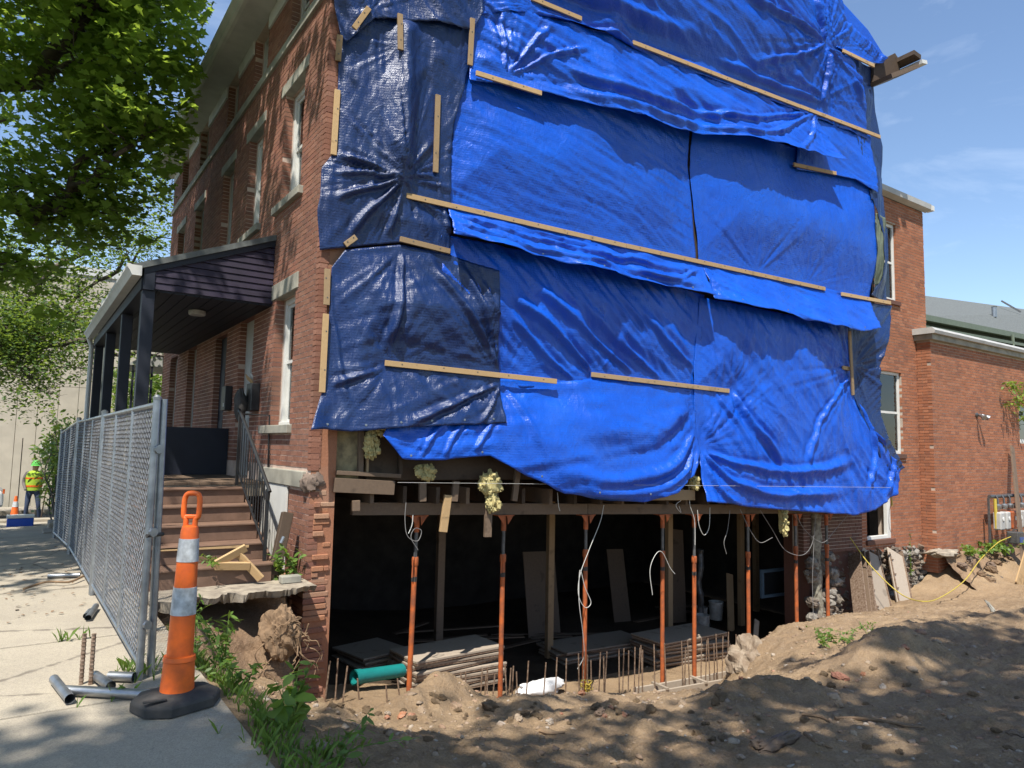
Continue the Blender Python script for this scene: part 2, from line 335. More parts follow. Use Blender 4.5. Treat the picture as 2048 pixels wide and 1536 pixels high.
# ================================================================== SETTING
# ---- terrain of the dug-up lot
CP = [(1.15,y,-.05) for y in (-4,-2,0,2,3.5,4.5,5.3)]+[
 (1.25,6.0,-.12),(1.3,6.8,-.2),(1.3,7.5,-.18),(1.7,4.0,-.13),(1.8,5.0,-.26),(1.7,5.9,-.42),(1.9,6.6,-.62),(2.0,7.3,-.75),(2.3,7.6,-.85),(1.6,7.2,-.45),(1.5,7.6,-.35),
 (2.55,3.6,-.36),(2.6,5.2,-.62),(2.7,6.3,-.86),(2.6,7.0,-1.0),(2.62,7.7,-1.15),(2.80,8.1,-1.30),(3.0,8.2,-1.33),
 (3.4,6.3,-.80),(3.9,6.6,-1.02),(4.4,6.4,-1.08),(5.0,6.4,-1.12),(5.6,6.4,-1.22),(6.2,6.2,-1.30),(6.9,6.2,-1.42),(7.6,6.3,-1.44),(8.2,6.3,-1.42),
 (3.2,7.5,-1.32),(4.0,7.4,-1.45),(5.0,7.3,-1.62),(6.2,7.2,-1.82),(7.4,7.2,-1.98),(8.4,7.2,-2.02),(9.4,7.5,-2.08),
 (3.2,8.3,-1.36),(4.0,8.3,-1.55),(5.0,8.3,-1.74),(6.2,8.3,-1.95),(7.5,8.3,-2.08),(9.0,8.3,-2.12),(10.6,8.3,-2.12),(12,8.3,-2.0),
 (8.75,6.55,-1.02),(9.1,6.2,-.92),(9.6,6.75,-1.0),(10.3,5.9,-.80),(10.8,6.9,-1.1),(11.8,7.3,-1.25),(12.7,5.7,-.84),(13.5,7.3,-1.32),(14.8,5.5,-.86),(15.5,7.2,-1.28),(17,7.1,-1.22),(18.5,6.9,-1.12),(21,6.6,-1.1),(24,6.4,-1.1),
 (17.3,7.75,-.85),(19,7.7,-.68),(21,7.7,-.74),(24,7.7,-.8),(14.6,7.7,-1.34),(16,7.7,-1.3),
 (5.1,1.9,-.32),(5.2,3.9,-.56),(7.5,2.8,-.58),(4,2.4,-.36),(3.6,4.6,-.62),(6.6,4.9,-.86),(8.2,4.7,-.74),(7.2,5.6,-1.12),(5.2,5.2,-.86),(10.5,4.2,-.72),(13,3.6,-.78),(16,4.5,-.85),(20,4,-.9),(24,3,-.9),
 (3,0,-.3),(6,-1,-.4),(10,1.0,-.6),(15,1,-.8),(22,0,-.9),(2,-4,-.2),(8,-4,-.5),(16,-4,-.8),(24,-4,-.9)]
CP = np.array(CP)
_d = np.hypot(CP[:, None, 0]-CP[None, :, 0], CP[:, None, 1]-CP[None, :, 1])
_w = np.linalg.solve(_d+np.eye(len(CP))*1e-3, CP[:, 2]-CP[:, 2].mean())
MOUNDS = [(2.95,5.75,.16,.34,.28),(3.45,6.05,.24,.32,.24),(3.9,5.5,.10,.5,.25),(4.9,5.6,.06,.4,.25),(5.6,4.35,.16,.45,.30),(6.2,4.1,.13,.35,.3),(5.95,4.7,-.10,.3,.25),
          (7.9,4.35,.28,.55,.40),(8.6,4.3,.22,.4,.35),(8.9,5.0,-.12,.4,.3),(10.3,4.9,.10,.5,.3),(4.4,4.7,.08,.5,.3),(12.5,4.6,.12,.7,.3),(9.9,3.4,.10,.5,.3),(2.2,5.6,.10,.25,.25)]
def terrain_z(x, y):
    x = np.asarray(x, float); y = np.asarray(y, float); z = np.full(x.shape, CP[:, 2].mean())
    for (cx, cy, _), ww in zip(CP, _w): z = z+ww*np.hypot(x-cx, y-cy)
    for cx, cy, h, sx, sy in MOUNDS: z = z+h*np.exp(-((x-cx)/sx)**2-((y-cy)/sy)**2)*(1+.35*fbm(x*3, y*3, 3, 5))
    k = sstep(1.15, 1.7, x)
    z = z+k*(.05*fbm(x*.9, y*.9, 4, 3)+.05*np.abs(fbm(x*2.3, y*2.3, 4, 9))+.035*fbm(x*7, y*7, 3, 21)+.045*sstep(-.15, .45, fbm(x*.8, y*.8, 3, 71))*np.abs(fbm(x*10, y*10, 3, 31))+.02*np.maximum(0, fbm(x*21, y*21, 2, 33)))
    gm = np.exp(-((x-5.75)/.55)**2-((y-4.25)/.28)**2); z = z+.022*gm*np.sin(58*(x*.75+y*.66)+2*fbm(x*2, y*2, 2, 4))     # bucket teeth marks
    return z-.06*k
def sheet(name, x0, x1, y0, y1, nx, ny, fz, mat, kind='structure', keep=None, warp=None):
    X, Y = np.meshgrid(np.linspace(x0, x1, nx), np.linspace(y0, y1, ny))
    if warp: X, Y = warp(X, Y)
    Z = fz(X, Y); F = grid_faces(nx, ny); V = np.stack([X, Y, Z], -1).reshape(-1, 3)
    if keep is not None: c = V[F].mean(1); F = F[keep(c[:, 0], c[:, 1])]
    return tag(obj(name, np_mesh(name, V, F), mat), kind=kind)
soil = sheet('dirt_ground', 1.13, 13.6, .6, 8.32, 520, 330, terrain_z, M['soil'])
sheet('dirt_ground_beyond', 13.6, 26, .6, 8.0, 200, 180, terrain_z, M['soil'])
sheet('dirt_ground_behind', 1.13, 26, -4, .6, 120, 40, terrain_z, M['soil'])
# basement floor under the house: shaded depth coloured dark, sunlit front strip left sandy
def base_z(x, y): return terrain_z(x, np.minimum(y, 8.25))*.0+np.interp(x, [3, 4, 5, 6.2, 7.5, 9, 14.5], [-1.40, -1.55, -1.74, -1.95, -2.08, -2.12, -2.08])+.02*fbm(x*2, y*2, 4, 77)+.012*fbm(x*9, y*9, 3, 78)
sheet('basement_floor_shaded', 2.9, 14.6, 8.95, 15.2, 180, 110, base_z, M['soil_shaded'])
sheet('basement_floor_sunlit', 2.9, 14.6, 7.9, 8.95, 240, 40, base_z, M['soil'])
# wide ground outside the lot; the street falls away beyond the house
def far_z(x, y): return -.02-.052*np.clip(y-12, 0, 22)-.02*np.clip(x-24, 0, 40)
def far_keep(cx, cy): return ~((cx > -1.6) & (cx < 26) & (cy > -4) & (cy < 20.0))
def stretch(v): return np.sign(v)*np.abs(v)**2.2
X = np.unique(np.concatenate([stretch(np.linspace(-18, 18, 90)), [-1.6, 1.13, 26.0]])); Y = np.unique(np.concatenate([stretch(np.linspace(-18, 19, 90)), [-4, 12.0, 20.0, 34.0]]))
XX, YY = np.meshgrid(X, Y); V = np.stack([XX, YY, far_z(XX, YY)-.12], -1).reshape(-1, 3); F = grid_faces(len(X), len(Y)); c = V[F].mean(1); F = F[far_keep(c[:, 0], c[:, 1])]
tag(obj('ground', np_mesh('ground', V, F), M['grass']), kind='structure')
# front yard strip between walk and house
def yard_z(x, y): return np.where(y > 12, -.052*(y-12), 0.)-.03+.03*fbm(x*2, y*2, 4, 40)
sheet('front_yard', 1.13, 2.9, 8.25, 20.2, 40, 220, yard_z, M['soil'])
# ---- sidewalk made of separate slabs
walk = thing('sidewalk', None, None, (0, 5, 0)); tag(walk, kind='structure'); walk.pop('label', None) if 'label' in walk else None
ys = [-4, -2.3, -.6, 1.1, 2.95, 4.98, 6.62, 7.55, 8.9, 10.4, 11.9, 13.4, 14.9, 16.4, 17.9, 19.6, 21.2]
def slab(mb, x0, x1, y0, y1, g=.010):
    def z(y): return -.052*max(0, y-12)
    dz = random.uniform(-.006, .006); n = 6; vs = []; fs = []
    x0 += g; x1 -= g; y0 += g; y1 -= g
    mb.hexa([(x0, y0, z(y0)-.14), (x1, y0, z(y0)-.14), (x1, y1, z(y1)-.14), (x0, y1, z(y1)-.14), (x0, y0, z(y0)+dz), (x1, y0, z(y0)+dz+.004), (x1, y1, z(y1)+dz+.003), (x0, y1, z(y1)+dz)])
for a, b in zip(ys[:-1], ys[1:]):
    mb = MB(); slab(mb, -1.55, 1.14, a, b); mb.build('slab', M['walk'], walk, bevel=.008)
mb = MB().box((-1.56, -4, -.3), (1.13, 11.98, -.022)); mb.build('joint_bed', M['soil'], walk)
# road that crosses beyond, and the street to the left
mb = MB(); mb.add([(-60, 21.6, -.52), (40, 21.6, -.52), (40, 27, -.80), (-60, 27, -.80)], [(0, 1, 2, 3)]); tag(mb.build('road', M['asphalt']), kind='structure')
mb = MB(); mb.hexa([(-60, 21.2, -.7), (2.2, 21.2, -.7), (2.2, 21.6, -.7), (-60, 21.6, -.7), (-60, 21.2, -.40), (2.2, 21.2, -.40), (2.2, 21.6, -.41), (-60, 21.6, -.41)]); tag(mb.build('kerb', M['walk'], bevel=.02), kind='structure')
mb = MB(); mb.add([(-60, 27, -.66), (40, 27, -.66), (40, 29.5, -.74), (-60, 29.5, -.74), (-60, 27, -.85), (40, 27, -.85)], [(0, 1, 2, 3), (4, 5, 1, 0)]); tag(mb.build('far_pavement', M['walk']), kind='structure')
mb = MB(); mb.add([(-12, -4, -.14), (-1.75, -4, -.14), (-1.75, 12, -.14), (-12, 12, -.14), (-1.75, 21.6, -.53), (-12, 21.6, -.53)], [(0, 1, 2, 3), (3, 2, 4, 5)]); tag(mb.build('street', M['asphalt']), kind='structure')
mb = MB(); mb.box((-1.75, -4, -.3), (-1.57, 12, .01)); tag(mb.build('street_kerb', M['walk'], bevel=.02), kind='structure')

# ================================================================== BRICK WORK
def make_unit_brick():
    b = .004; mb = MB(); mb.box((-.5, -.5, -.5), (.5, .5, .5), 0.0); return mb.mesh('brick')
UNITS = {}
def unit(mat):
    if mat.name not in UNITS: UNITS[mat.name] = make_unit_brick(); UNITS[mat.name].materials.append(mat)
    return UNITS[mat.name]
def brick_wall(parent, mat, O, e, n, L, z0, z1, holes=(), near=300, course=.0672, bl=.213, proud=.0048, depth=.118, sd=1, zlow=None, see=None):
    """running bond on the plane through O; the nearest bricks are parts, the rest one mesh. holes: (s0, s1, z0, z1)"""
    O = np.array(O, float); e = np.array(e, float); n = np.array(n, float); r = random.Random(sd); out = []
    k = 0; z = z0
    while z+course*.6 < z1:
        h = course-.0105; s = -(bl/2+r.uniform(-.006, .006) if k % 2 else .0101); hdr = (k % 7 == 6); step = bl*.52 if hdr else bl
        while s < L:
            segs = [(max(s, -.010), min(s+step-.0105, L))]
            for (a, b, c, d) in holes:
                if z+h*.5 > c and z+h*.5 < d:
                    ns = []
                    for (p, q) in segs:
                        if q <= a or p >= b: ns.append((p, q)); continue
                        if p < a: ns.append((p, a))
                        if q > b: ns.append((b, q))
                    segs = ns
            for (p, q) in segs:
                if q-p > .012 and (zlow is None or z > zlow((p+q)/2)):
                    out.append(((p+q)/2, z+h/2+r.uniform(-.0015, .0015), q-p, h*r.uniform(.96, 1.0), proud+r.uniform(-.0015, .0015), r.random(), r.uniform(-.008, .008)))
            s += step
        k += 1; z += course
    pos = [O+e*b[0]+np.array([0, 0, b[1]]) for b in out]
    P = np.array(pos)
    d = P-EYE; zc = d@CF; px = 1024+FPX*(d@CR)/zc; py = 768-FPX*(d@CV)/zc
    vis = (px > 0) & (px < 2048) & (py > 0) & (py < 1536) & (zc > 0)
    if see is not None: vis &= np.array([see(b[0], b[1]) for b in out])
    score = np.where(vis, zc, 1e6); order = np.argsort(score); single = set(order[:near][score[order[:near]] < 1e5].tolist())
    rot = Matrix(((e[0], -n[0], 0), (e[1], -n[1], 0), (0, 0, 1)))
    mb = MB()
    for i, b in enumerate(out):
        c = P[i]+n*(b[4]-depth/2)
        if i in single:
            o = bpy.data.objects.new('brick', unit(mat)); COL.objects.link(o); o.parent = parent; o.matrix_parent_inverse = Matrix.Translation(parent.location).inverted()
            o.matrix_basis = Matrix.Translation(Vector(c)) @ rot.to_4x4() @ Matrix.Rotation(b[6], 4, 'Y') @ Matrix.Diagonal((b[2], depth, b[3], 1))
        else:
            hx = e*b[2]/2; f0 = n*(depth/2); z_ = np.array([0, 0, b[3]/2]); t = e[None, :]
            q = [c-hx+f0-z_, c+hx+f0-z_, c+hx+f0+z_, c-hx+f0+z_, c-hx-f0-z_, c+hx-f0-z_, c+hx-f0+z_, c-hx-f0+z_]
            mb.add(q, [(0, 1, 2, 3), (1, 5, 6, 2), (4, 0, 3, 7), (3, 2, 6, 7), (4, 5, 1, 0)], b[5])
    if mb.v: tag(mb.build('brickwork', mat, parent), kind='stuff')
def mortar_panel(mb, O, e, n, L, z0, z1, holes, thick, t0=.0):
    """wall body with real openings; its face sits t0 behind the plane"""
    O = np.array(O, float); e = np.array(e, float); n = np.array(n, float); holes = [(h[0]-.006, h[1]+.006, h[2]-.006, h[3]+.006) for h in holes]
    S = sorted({0.0, L, *[v for h in holes for v in h[:2] if 0 < v < L]}); Zs = sorted({z0, z1, *[v for h in holes for v in h[2:] if z0 < v < z1]})
    for a, b in zip(S[:-1], S[1:]):
        for c, d in zip(Zs[:-1], Zs[1:]):
            ms, mz = (a+b)/2, (c+d)/2
            if any(h[0] < ms < h[1] and h[2] < mz < h[3] for h in holes): continue
            p = [O+e*a-n*t0, O+e*b-n*t0, O+e*b-n*(t0+thick), O+e*a-n*(t0+thick)]
            mb.hexa([q+np.array([0, 0, c]) for q in p]+[q+np.array([0, 0, d]) for q in p])

# ---- the house
house = thing('brick_house', 'three storey red brick house with stripped side wall under blue tarps', 'house', (XF, YC, 0))
FE = np.array([0, 1.0, 0]); FN = np.array([-1.0, 0, 0]); FL = 11.15; FTOP = 8.30
def fy(y): return y-YC
W1 = [(9.10, 9.95, 1.80, 3.56)]
W2 = [(9.12, 9.99, 4.92, 6.55), (11.10, 11.93, 4.92, 6.55), (12.92, 13.76, 4.92, 6.55), (15.42, 16.30, 4.92, 6.55), (17.45, 18.35, 4.92, 6.55)]
W3 = [(9.12, 9.90, 7.42, 8.29), (11.08, 11.86, 7.42, 8.29), (12.95, 13.72, 7.42, 8.29), (15.4, 16.2, 7.42, 8.29), (17.45, 18.25, 7.42, 8.29)]
DOORS = [(11.05, 11.88, 1.05, 3.52), (12.75, 13.6, 1.05, 3.45), (15.3, 16.15, 1.8, 3.5), (17.4, 18.3, 1.8, 3.5)]
BASEW = []
holes = [(fy(a), fy(b), c, d) for (a, b, c, d) in W1+W2+W3+DOORS]
trim = [(fy(8.98), fy(10.14), 6.55, 6.72), (fy(10.97), fy(12.1), 6.55, 6.72), (fy(12.8), fy(13.9), 6.55, 6.72), (fy(15.3), fy(16.42), 6.55, 6.72), (fy(17.35), fy(18.5), 6.55, 6.72),
        (fy(9.0), fy(10.16), 3.56, 3.78), (fy(9.0), fy(10.3), 1.69, 1.80)]+[(fy(a)-.12, fy(b)+.22, 4.81, 4.92) for (a, b, _, _) in W2]+[(0, FL, 7.22, 7.37), (0, FL, 1.03, 1.24)]
O_F = np.array([XF, YC, 0])
mb = MB(); mortar_panel(mb, O_F, FE, FN, FL, -1.38, FTOP, holes, .30, .0005); mb.build('front_wall', M['mortar_red'], house)
brick_wall(house, M['brick'], O_F, FE, FN, FL, .0, FTOP, holes+trim, near=300, sd=3, see=lambda s, z: s < 3.5 and z > -.1)
# corner return bricks: the intact end of the front wall seen edge-on above the water table
def end_bricks(z0, z1, mat, depth_x=.11, rough=0., sd=2, name='end_brick', w0=.0):
    r = random.Random(sd); z = z0; k = 0
    while z < z1:
        wd = depth_x if k % 2 else depth_x*.86
        if rough: wd = depth_x+r.uniform(-.10, .05)
        dy = r.uniform(-rough*.35, rough*.15)
        mb = MB(); x0 = XF+w0-.014+r.uniform(-.003, .003)
        mb.box((x0, YC-.012+dy, z), (x0+wd, YC+.09, z+.0567))
        mb.build(name, mat, house, bevel=.006 if rough else 0)
        if rough:
            x1 = x0+wd+.010; x2 = XF+.28+r.uniform(-.08, .03)
            if x2-x1 > .04:
                mb = MB(); dy = r.uniform(-.03, .05); mb.box((x1, YC+.0+dy, z+r.uniform(-.004, .004)), (x2, YC+.12, z+.056)); mb.build(name, mat, house, bevel=.008)
        z += .0672; k += 1
end_bricks(1.25, 8.25, M['brick'], .12)
end_bricks(-.05, 1.02, M['brick_raw'], .17, .09, 5, 'broken_brick', .07)
mb = MB(); mb.box((XF+.004, YC-.004, -1.38), (XF+.305, YC+.296, 8.25)); mb.build('wall_end', M['brick_raw'], house)
# exposed pier below grade, parged and ragged
r = random.Random(9); z = -1.36
while z < -.06:
    y = YC-.02
    mbq = MB()
    mbq.box((XF-.03+r.uniform(-.02, .015), YC-.02+r.uniform(-.02, .03), z), (XF+.26+r.uniform(-.07, .02), YC+.15, z+.062)); mbq.build('pier_brick', M['brick_raw'] if r.random() < .35 else M['brick'], house, bevel=.010)
    for j in range(3):
        mbq = MB(); a = YC+.16+j*.215; mbq.box((XF-.035+r.uniform(-.02, .02), a, z), (XF+.1, a+.203, z+.060)); mbq.build('pier_brick', M['brick_raw'] if r.random() < .3 else M['brick'], house, bevel=.008)
    z += .0675
# stone trim
for (a, b, c, d) in trim[:6]:
    mb = MB(); mb.box((XF-.022, YC+a+.003, c+.002), (XF+.1, YC+b-.003, d-.002)); mb.build('lintel', M['stone'], house, bevel=.008)
for (a, b, c, d) in trim[6:12]:
    mb = MB(); mb.box((XF-.07, YC+a, c), (XF+.16, YC+b, d)); mb.build('sill', M['stone'], house, bevel=.008)
for k in range(8):
    a = YC+FL*k/8; mb = MB(); mb.box((XF-.045, a+(.03 if k == 0 else .003), 7.225), (XF+.1, a+FL/8-.003, 7.365)); mb.build('string_course', M['stone'], house, bevel=.008)
mb = MB(); mb.box((XF-.05, YC+.16, 1.035), (XF+.1, 10.25, 1.235)); mb.build('water_table', M['stone'], house, bevel=.012)
# the broken stone end of the water table
def lump(mb, c, rad, seed, n=10, rough=.35, sq=(1, 1, 1), r=None):
    fs = []; m_ = n*2
    th = np.repeat(np.pi*np.arange(n+1)/n, m_); ph = np.tile(2*np.pi*np.arange(m_)/m_, n+1)
    dv = np.stack([np.sin(th)*np.cos(ph), np.sin(th)*np.sin(ph), np.cos(th)], -1); q = dv*2.2+seed*3.1
    k = 1+rough*(vnoise(q[:, 0]+q[:, 2]*.7, q[:, 1]-q[:, 2]*.6, seed)*.7+.5*vnoise(q[:, 0]*2.3+q[:, 2], q[:, 1]*2.3, seed+5)+.28*vnoise(q[:, 0]*5.1-q[:, 2]*3, q[:, 1]*5.1+q[:, 2]*2, seed+9))
    vs = list(np.array(c)+dv*k[:, None]*np.array(rad))
    for i in range(n):
        for j in range(m_): fs.append((i*m_+j, i*m_+(j+1) % m_, (i+1)*m_+(j+1) % m_, (i+1)*m_+j))
    return mb.add(vs, fs, r)
mb = MB(); lump(mb, (XF+.05, YC+.07, 1.10), (.13, .13, .12), 4, 16, .3); mb.build('broken_stone', plain('fractured brown stone', (.19, .14, .11), .95, .5, 8, .8, 30), house, smooth=True)
# windows: frame mesh with panes, sashes as sub-parts
def sash_window(parent, y0, y1, z0, z1, deep=.13, paint='white', upper_dark=False, curtain=True, label=None, box=.075):
    xw = XF+deep; f = MB(); t = box
    f.box((xw, y0, z0), (xw+.07, y0+t, z1)); f.box((xw, y1-t, z0), (xw+.07, y1, z1)); f.box((xw+.001, y0+t, z1-t), (xw+.069, y1-t, z1)); f.box((xw-.02, y0+.001, z0-.0), (xw+.071, y1-.001, z0+.05))
    fr = f.build('window', M[paint], parent, bevel=.004)
    if label: fr['label'] = label
    zm = (z0+z1)/2; a, b = y0+t+.002, y1-t-.002
    for (c, d, x) in ((zm-.02, z1-t-.002, xw+.030), (z0+.052, zm+.02, xw+.062)):
        s = MB(); q = .042
        s.box((x, a, c), (x+.03, a+q, d)); s.box((x, b-q, c), (x+.03, b, d)); s.box((x+.001, a+q, d-q), (x+.029, b-q, d)); s.box((x+.001, a+q, c), (x+.029, b-q, c+q))
        s.build('sash', M[paint], fr)
        p = MB(); p.box((x+.012, a+q-.002, c+q-.002), (x+.016, b-q+.002, d-q+.002)); p.build('pane', GLASS, fr)
    if curtain:
        n = 24; vs = []; ctop = z1 if not upper_dark else zm+.35
        for i in range(n+1):
            y = y0+(y1-y0)*i/n; xx = xw+.17+.018*math.sin(i*2.1)
            vs += [(xx, y, z0), (xx, y, ctop)]
        MB().add(vs, [(2*i, 2*i+2, 2*i+3, 2*i+1) for i in range(n)]).build('curtain', M['curtain'], fr)
    rm = MB(); rm.box((xw+.45, y0-.3, z0-.1), (xw+.5, y1+.3, z1+.1)); rm.build('room_behind', M['dark_room'], fr)
    return fr
gt = NT('thin window glass'); gt.set(base=(.9, .95, .95), rough=.02, spec=.6)
tr = gt.n('ShaderNodeBsdfTransparent'); tr.inputs[0].default_value = (.82, .86, .85, 1); gl = gt.n('ShaderNodeBsdfGlossy'); gl.inputs['Roughness'].default_value = .03
fz = gt.n('ShaderNodeFresnel'); fz.inputs[0].default_value = 1.7; mx = gt.n('ShaderNodeMixShader'); gt.l(fz.outputs[0], mx.inputs[0]); gt.l(tr.outputs[0], mx.inputs[1]); gt.l(gl.outputs[0], mx.inputs[2]); gt.l(mx.outputs[0], gt.t.nodes['Material Output'].inputs[0])
GLASS = gt.m
sash_window(house, *W1[0], label='white sash window on the ground floor beside the porch')
for k, q in enumerate(W2): sash_window(house, *q, paint='white' if k < 2 else 'grey_paint', upper_dark=k == 0)
for k, q in enumerate(W3): sash_window(house, *q, paint='grey_paint', curtain=False, box=.05)
for q in DOORS[2:]: sash_window(house, *q, paint='grey_paint', curtain=False)
# doors under the porch
for (q, mm, nm) in ((DOORS[0], 'grey_paint', 'pale grey front door'), (DOORS[1], 'dark_paint', 'dark second door')):
    mb = MB(); mb.box((XF+.10, q[0], q[2]), (XF+.16, q[1], q[3])); d = mb.build('door', M[mm], house); d['label'] = nm
    for (a, b, c, e_) in ((.12, .40, .2, .9), (.47, .75, .2, .9), (.12, .40, 1.05, 1.8), (.47, .75, 1.05, 1.8)):
        w_ = q[1]-q[0]; MB().box((XF+.09, q[0]+a*w_/.87, q[2]+c), (XF+.1005, q[0]+b*w_/.87, q[2]+e_)).build('door_panel', M[mm], d, bevel=.006)
    MB().lathe((XF+.05, q[0]+.08, q[2]+.95), [(.025, -.02), (.03, 0), (.02, .02)], 12).build('knob', M['galv'], d)
# frieze, soffit, gutter of the front eave
EX = 2.42
mb = MB(); mb.box((EX, YC-.45, 8.30), (XF+.4, YC+FL+.3, 8.33)); mb.build('soffit', M['cornice'], house)
prev = YC-.1
for (a, b, c, d) in W3+[(YC+FL, YC+FL, 0, 0)]:
    if a-.06 > prev: MB().box((XF-.035, prev, 8.06), (XF-.005, a-.06, 8.298)).build('frieze_board', M['cornice'], house)
    prev = b+.06
gp = [(EX+.02, 8.29), (EX-.03, 8.30), (EX-.07, 8.33), (EX-.07, 8.38), (EX-.12, 8.43), (EX-.13, 8.47), (EX-.10, 8.48), (EX+.02, 8.40)]
y0 = YC-.5
for k in range(4):
    ln = (FL+.9)/4; mb = MB(); mb.prism([(x, y0+k*ln+.004, z+.003*(k % 2)) for x, z in gp], (0, ln-.008, 0)); mb.build('gutter', M['cornice'], house, recalc=True)
# roof: ridge parallel to the street
RZ = 11.6; RX = 8.8; BX = 15.0
mb = MB(); mb.add([(EX-.05, YC-.35, 8.44), (EX-.05, YC+FL+.4, 8.44), (RX, YC+FL+.4, RZ), (RX, YC-.1, RZ), (BX-.1, YC+FL+.4, 9.2), (BX-.6, YC-.05, 9.2)], [(0, 1, 2, 3), (3, 2, 4, 5)]); mb.build('roof', M['shingle'], house)
# side wall body behind the tarps (from first-floor level up), rear and far walls
SL = wall(1762, 500)[0]
def wbox(mb, s0, s1, o0, o1, z0, z1): return mb.hexa([wp(s0, z0, o0), wp(s1, z0, o0), wp(s1, z0, o1), wp(s0, z0, o1), wp(s0, z1, o0), wp(s1, z1, o0), wp(s1, z1, o1), wp(s0, z1, o1)])
mb = MB(); wbox(mb, .30, SL-.05, -.18, -.14, 1.45, 8.4)
mb.prism([wp(.3, 8.4, -.18), wp(SL-.05, 8.4, -.18), wp(SL-.05, 9.15, -.18), wp(6.0, 11.5, -.18)], WN*.04); mb.build('side_sheathing', M['timber_dark'], house)
mb = MB(); mb.box((XF+.5, 8.75, 4.5), (BX-.31, YC+FL-.31, 4.6)); mb.build('light_block_floor', M['timber_dark'], house)  # unseen slab, added to block sun leaking down into the basement
mb = MB(); mb.box((XF+.31, YC+FL-.3, -1.4), (BX, YC+FL, 8.4)); mb.build('far_wall', M['brick_dark'], house)
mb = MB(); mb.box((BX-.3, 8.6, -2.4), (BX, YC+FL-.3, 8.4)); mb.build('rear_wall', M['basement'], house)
# basement walls and floors inside
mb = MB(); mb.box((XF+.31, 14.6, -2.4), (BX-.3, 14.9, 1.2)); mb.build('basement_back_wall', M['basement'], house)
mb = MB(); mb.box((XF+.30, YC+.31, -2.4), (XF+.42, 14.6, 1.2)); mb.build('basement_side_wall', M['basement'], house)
mb = MB(); wbox(mb, .32, SL-.3, -6.3, -.16, 1.12, 1.16); mb.build('subfloor', M['timber_dark'], house)
def zj(s): return .87-.026*s            # underside of the old floor joists, sagging to the rear
s = .75; k = 0
while s < SL-.6:
    mb = MB(); e0 = -.02-.05*random.random(); b = zj(s)
    mb.hexa([wp(s, b, e0), wp(s+.05, b, e0), wp(s+.05, b, -6.2), wp(s, b, -6.2), wp(s, b+.21, e0), wp(s+.05, b+.21, e0), wp(s+.05, b+.21, -6.2), wp(s, b+.21, -6.2)])
    mb.build('joist', M['timber_dark'] if k % 3 else M['timber_old'], house); s += .44; k += 1
# ================================================================== EXPOSED SIDE: framing, shores
O1 = .0
ORD = ['first', 'second', 'third', 'fourth', 'fifth', 'sixth', 'seventh', 'eighth', 'ninth', 'tenth']
# shoring beam under the joists
BO = -.28
def wline(s, z, o): return wp(s, z, o)
beam = MB(); sA, sB = wall(703, 1015, BO)[0], SL-.35
def zb(s): return zj(s)-.005
for a, b in ((sA, sA+3.6), (sA+3.61, sA+7.0), (sA+7.01, sB)):
    bm_ = MB(); bm_.hexa([wp(a, zb(a)-.155, BO+.05), wp(b, zb(b)-.155, BO+.05), wp(b, zb(b)-.155, BO-.05), wp(a, zb(a)-.155, BO-.05), wp(a, zb(a), BO+.05), wp(b, zb(b), BO+.05), wp(b, zb(b), BO-.05), wp(a, zb(a), BO-.05)])
    where = 'left, brick corner end' if a == sA else ('middle' if b < sB else 'right, rear end')
    tag(bm_.build('shoring_beam', M['timber_old']), f'pine shoring beam on top of the orange jack posts, {where}', 'beam', 'shoring beams')
# rim boards and ledgers between the floor and the beam
def wboard(name, label, cat, p, q, w_, d_, off, mat, group=None, bevel=.004):
    a = wq(*p, off); b = wq(*q, off); mb = MB(); mb.bar(a, b, w_, d_, np.cross(WN, (b-a)/np.linalg.norm(b-a)))
    return tag(mb.build(name, mat, bevel=bevel), label, cat, group)
RIM = [((668, 970), (788, 976), .17, .05, .02, 'timber_old', 'short weathered rim board resting beside the broken brick corner'),
       ((672, 945), (800, 952), .05, .09, .0, 'timber_old', 'splintered sill plate above the short rim board at the corner'),
       ((1225, 990), (1388, 990), .16, .05, .03, 'pine_dull', 'pale rim board showing between the two bottom tarps'),
       ((1758, 985), (1788, 985), .12, .08, .06, 'timber_old', 'stub of grey timber poking out below the tarp at the rear corner')]
for p, q, w_, d_, off, mm, lb in RIM: wboard('rim_board', lb, 'board', p, q, w_, d_, off, M[mm])
# sawn joist ends and hanging blocks
BLK = [((845, 965), (845, 1003), .09, 'timber_old', 'grey sawn joist end, leftmost under the tarp hem'), ((912, 962), (908, 1003), .085, 'timber_old', 'pale sawn joist end right of the hanging fresh pine block'),
       ((1036, 938), (1028, 1002), .08, 'timber_old', 'upright grey stub beside the hanging clump of yellow insulation'), ((896, 990), (886, 1064), .10, 'pine', 'fresh pine block hanging askew below the beam'),
       ((977, 1012), (975, 1074), .10, 'timber_old', 'old block with a torn end hanging below the insulation clump'), ((712, 1001), (712, 1022), .09, 'timber_old', 'cut timber stub at the left end of the shoring beam')]
for p, q, w_, mm, lb in BLK: wboard('timber_block', lb, 'block', p, q, w_, .05, .05, M[mm])
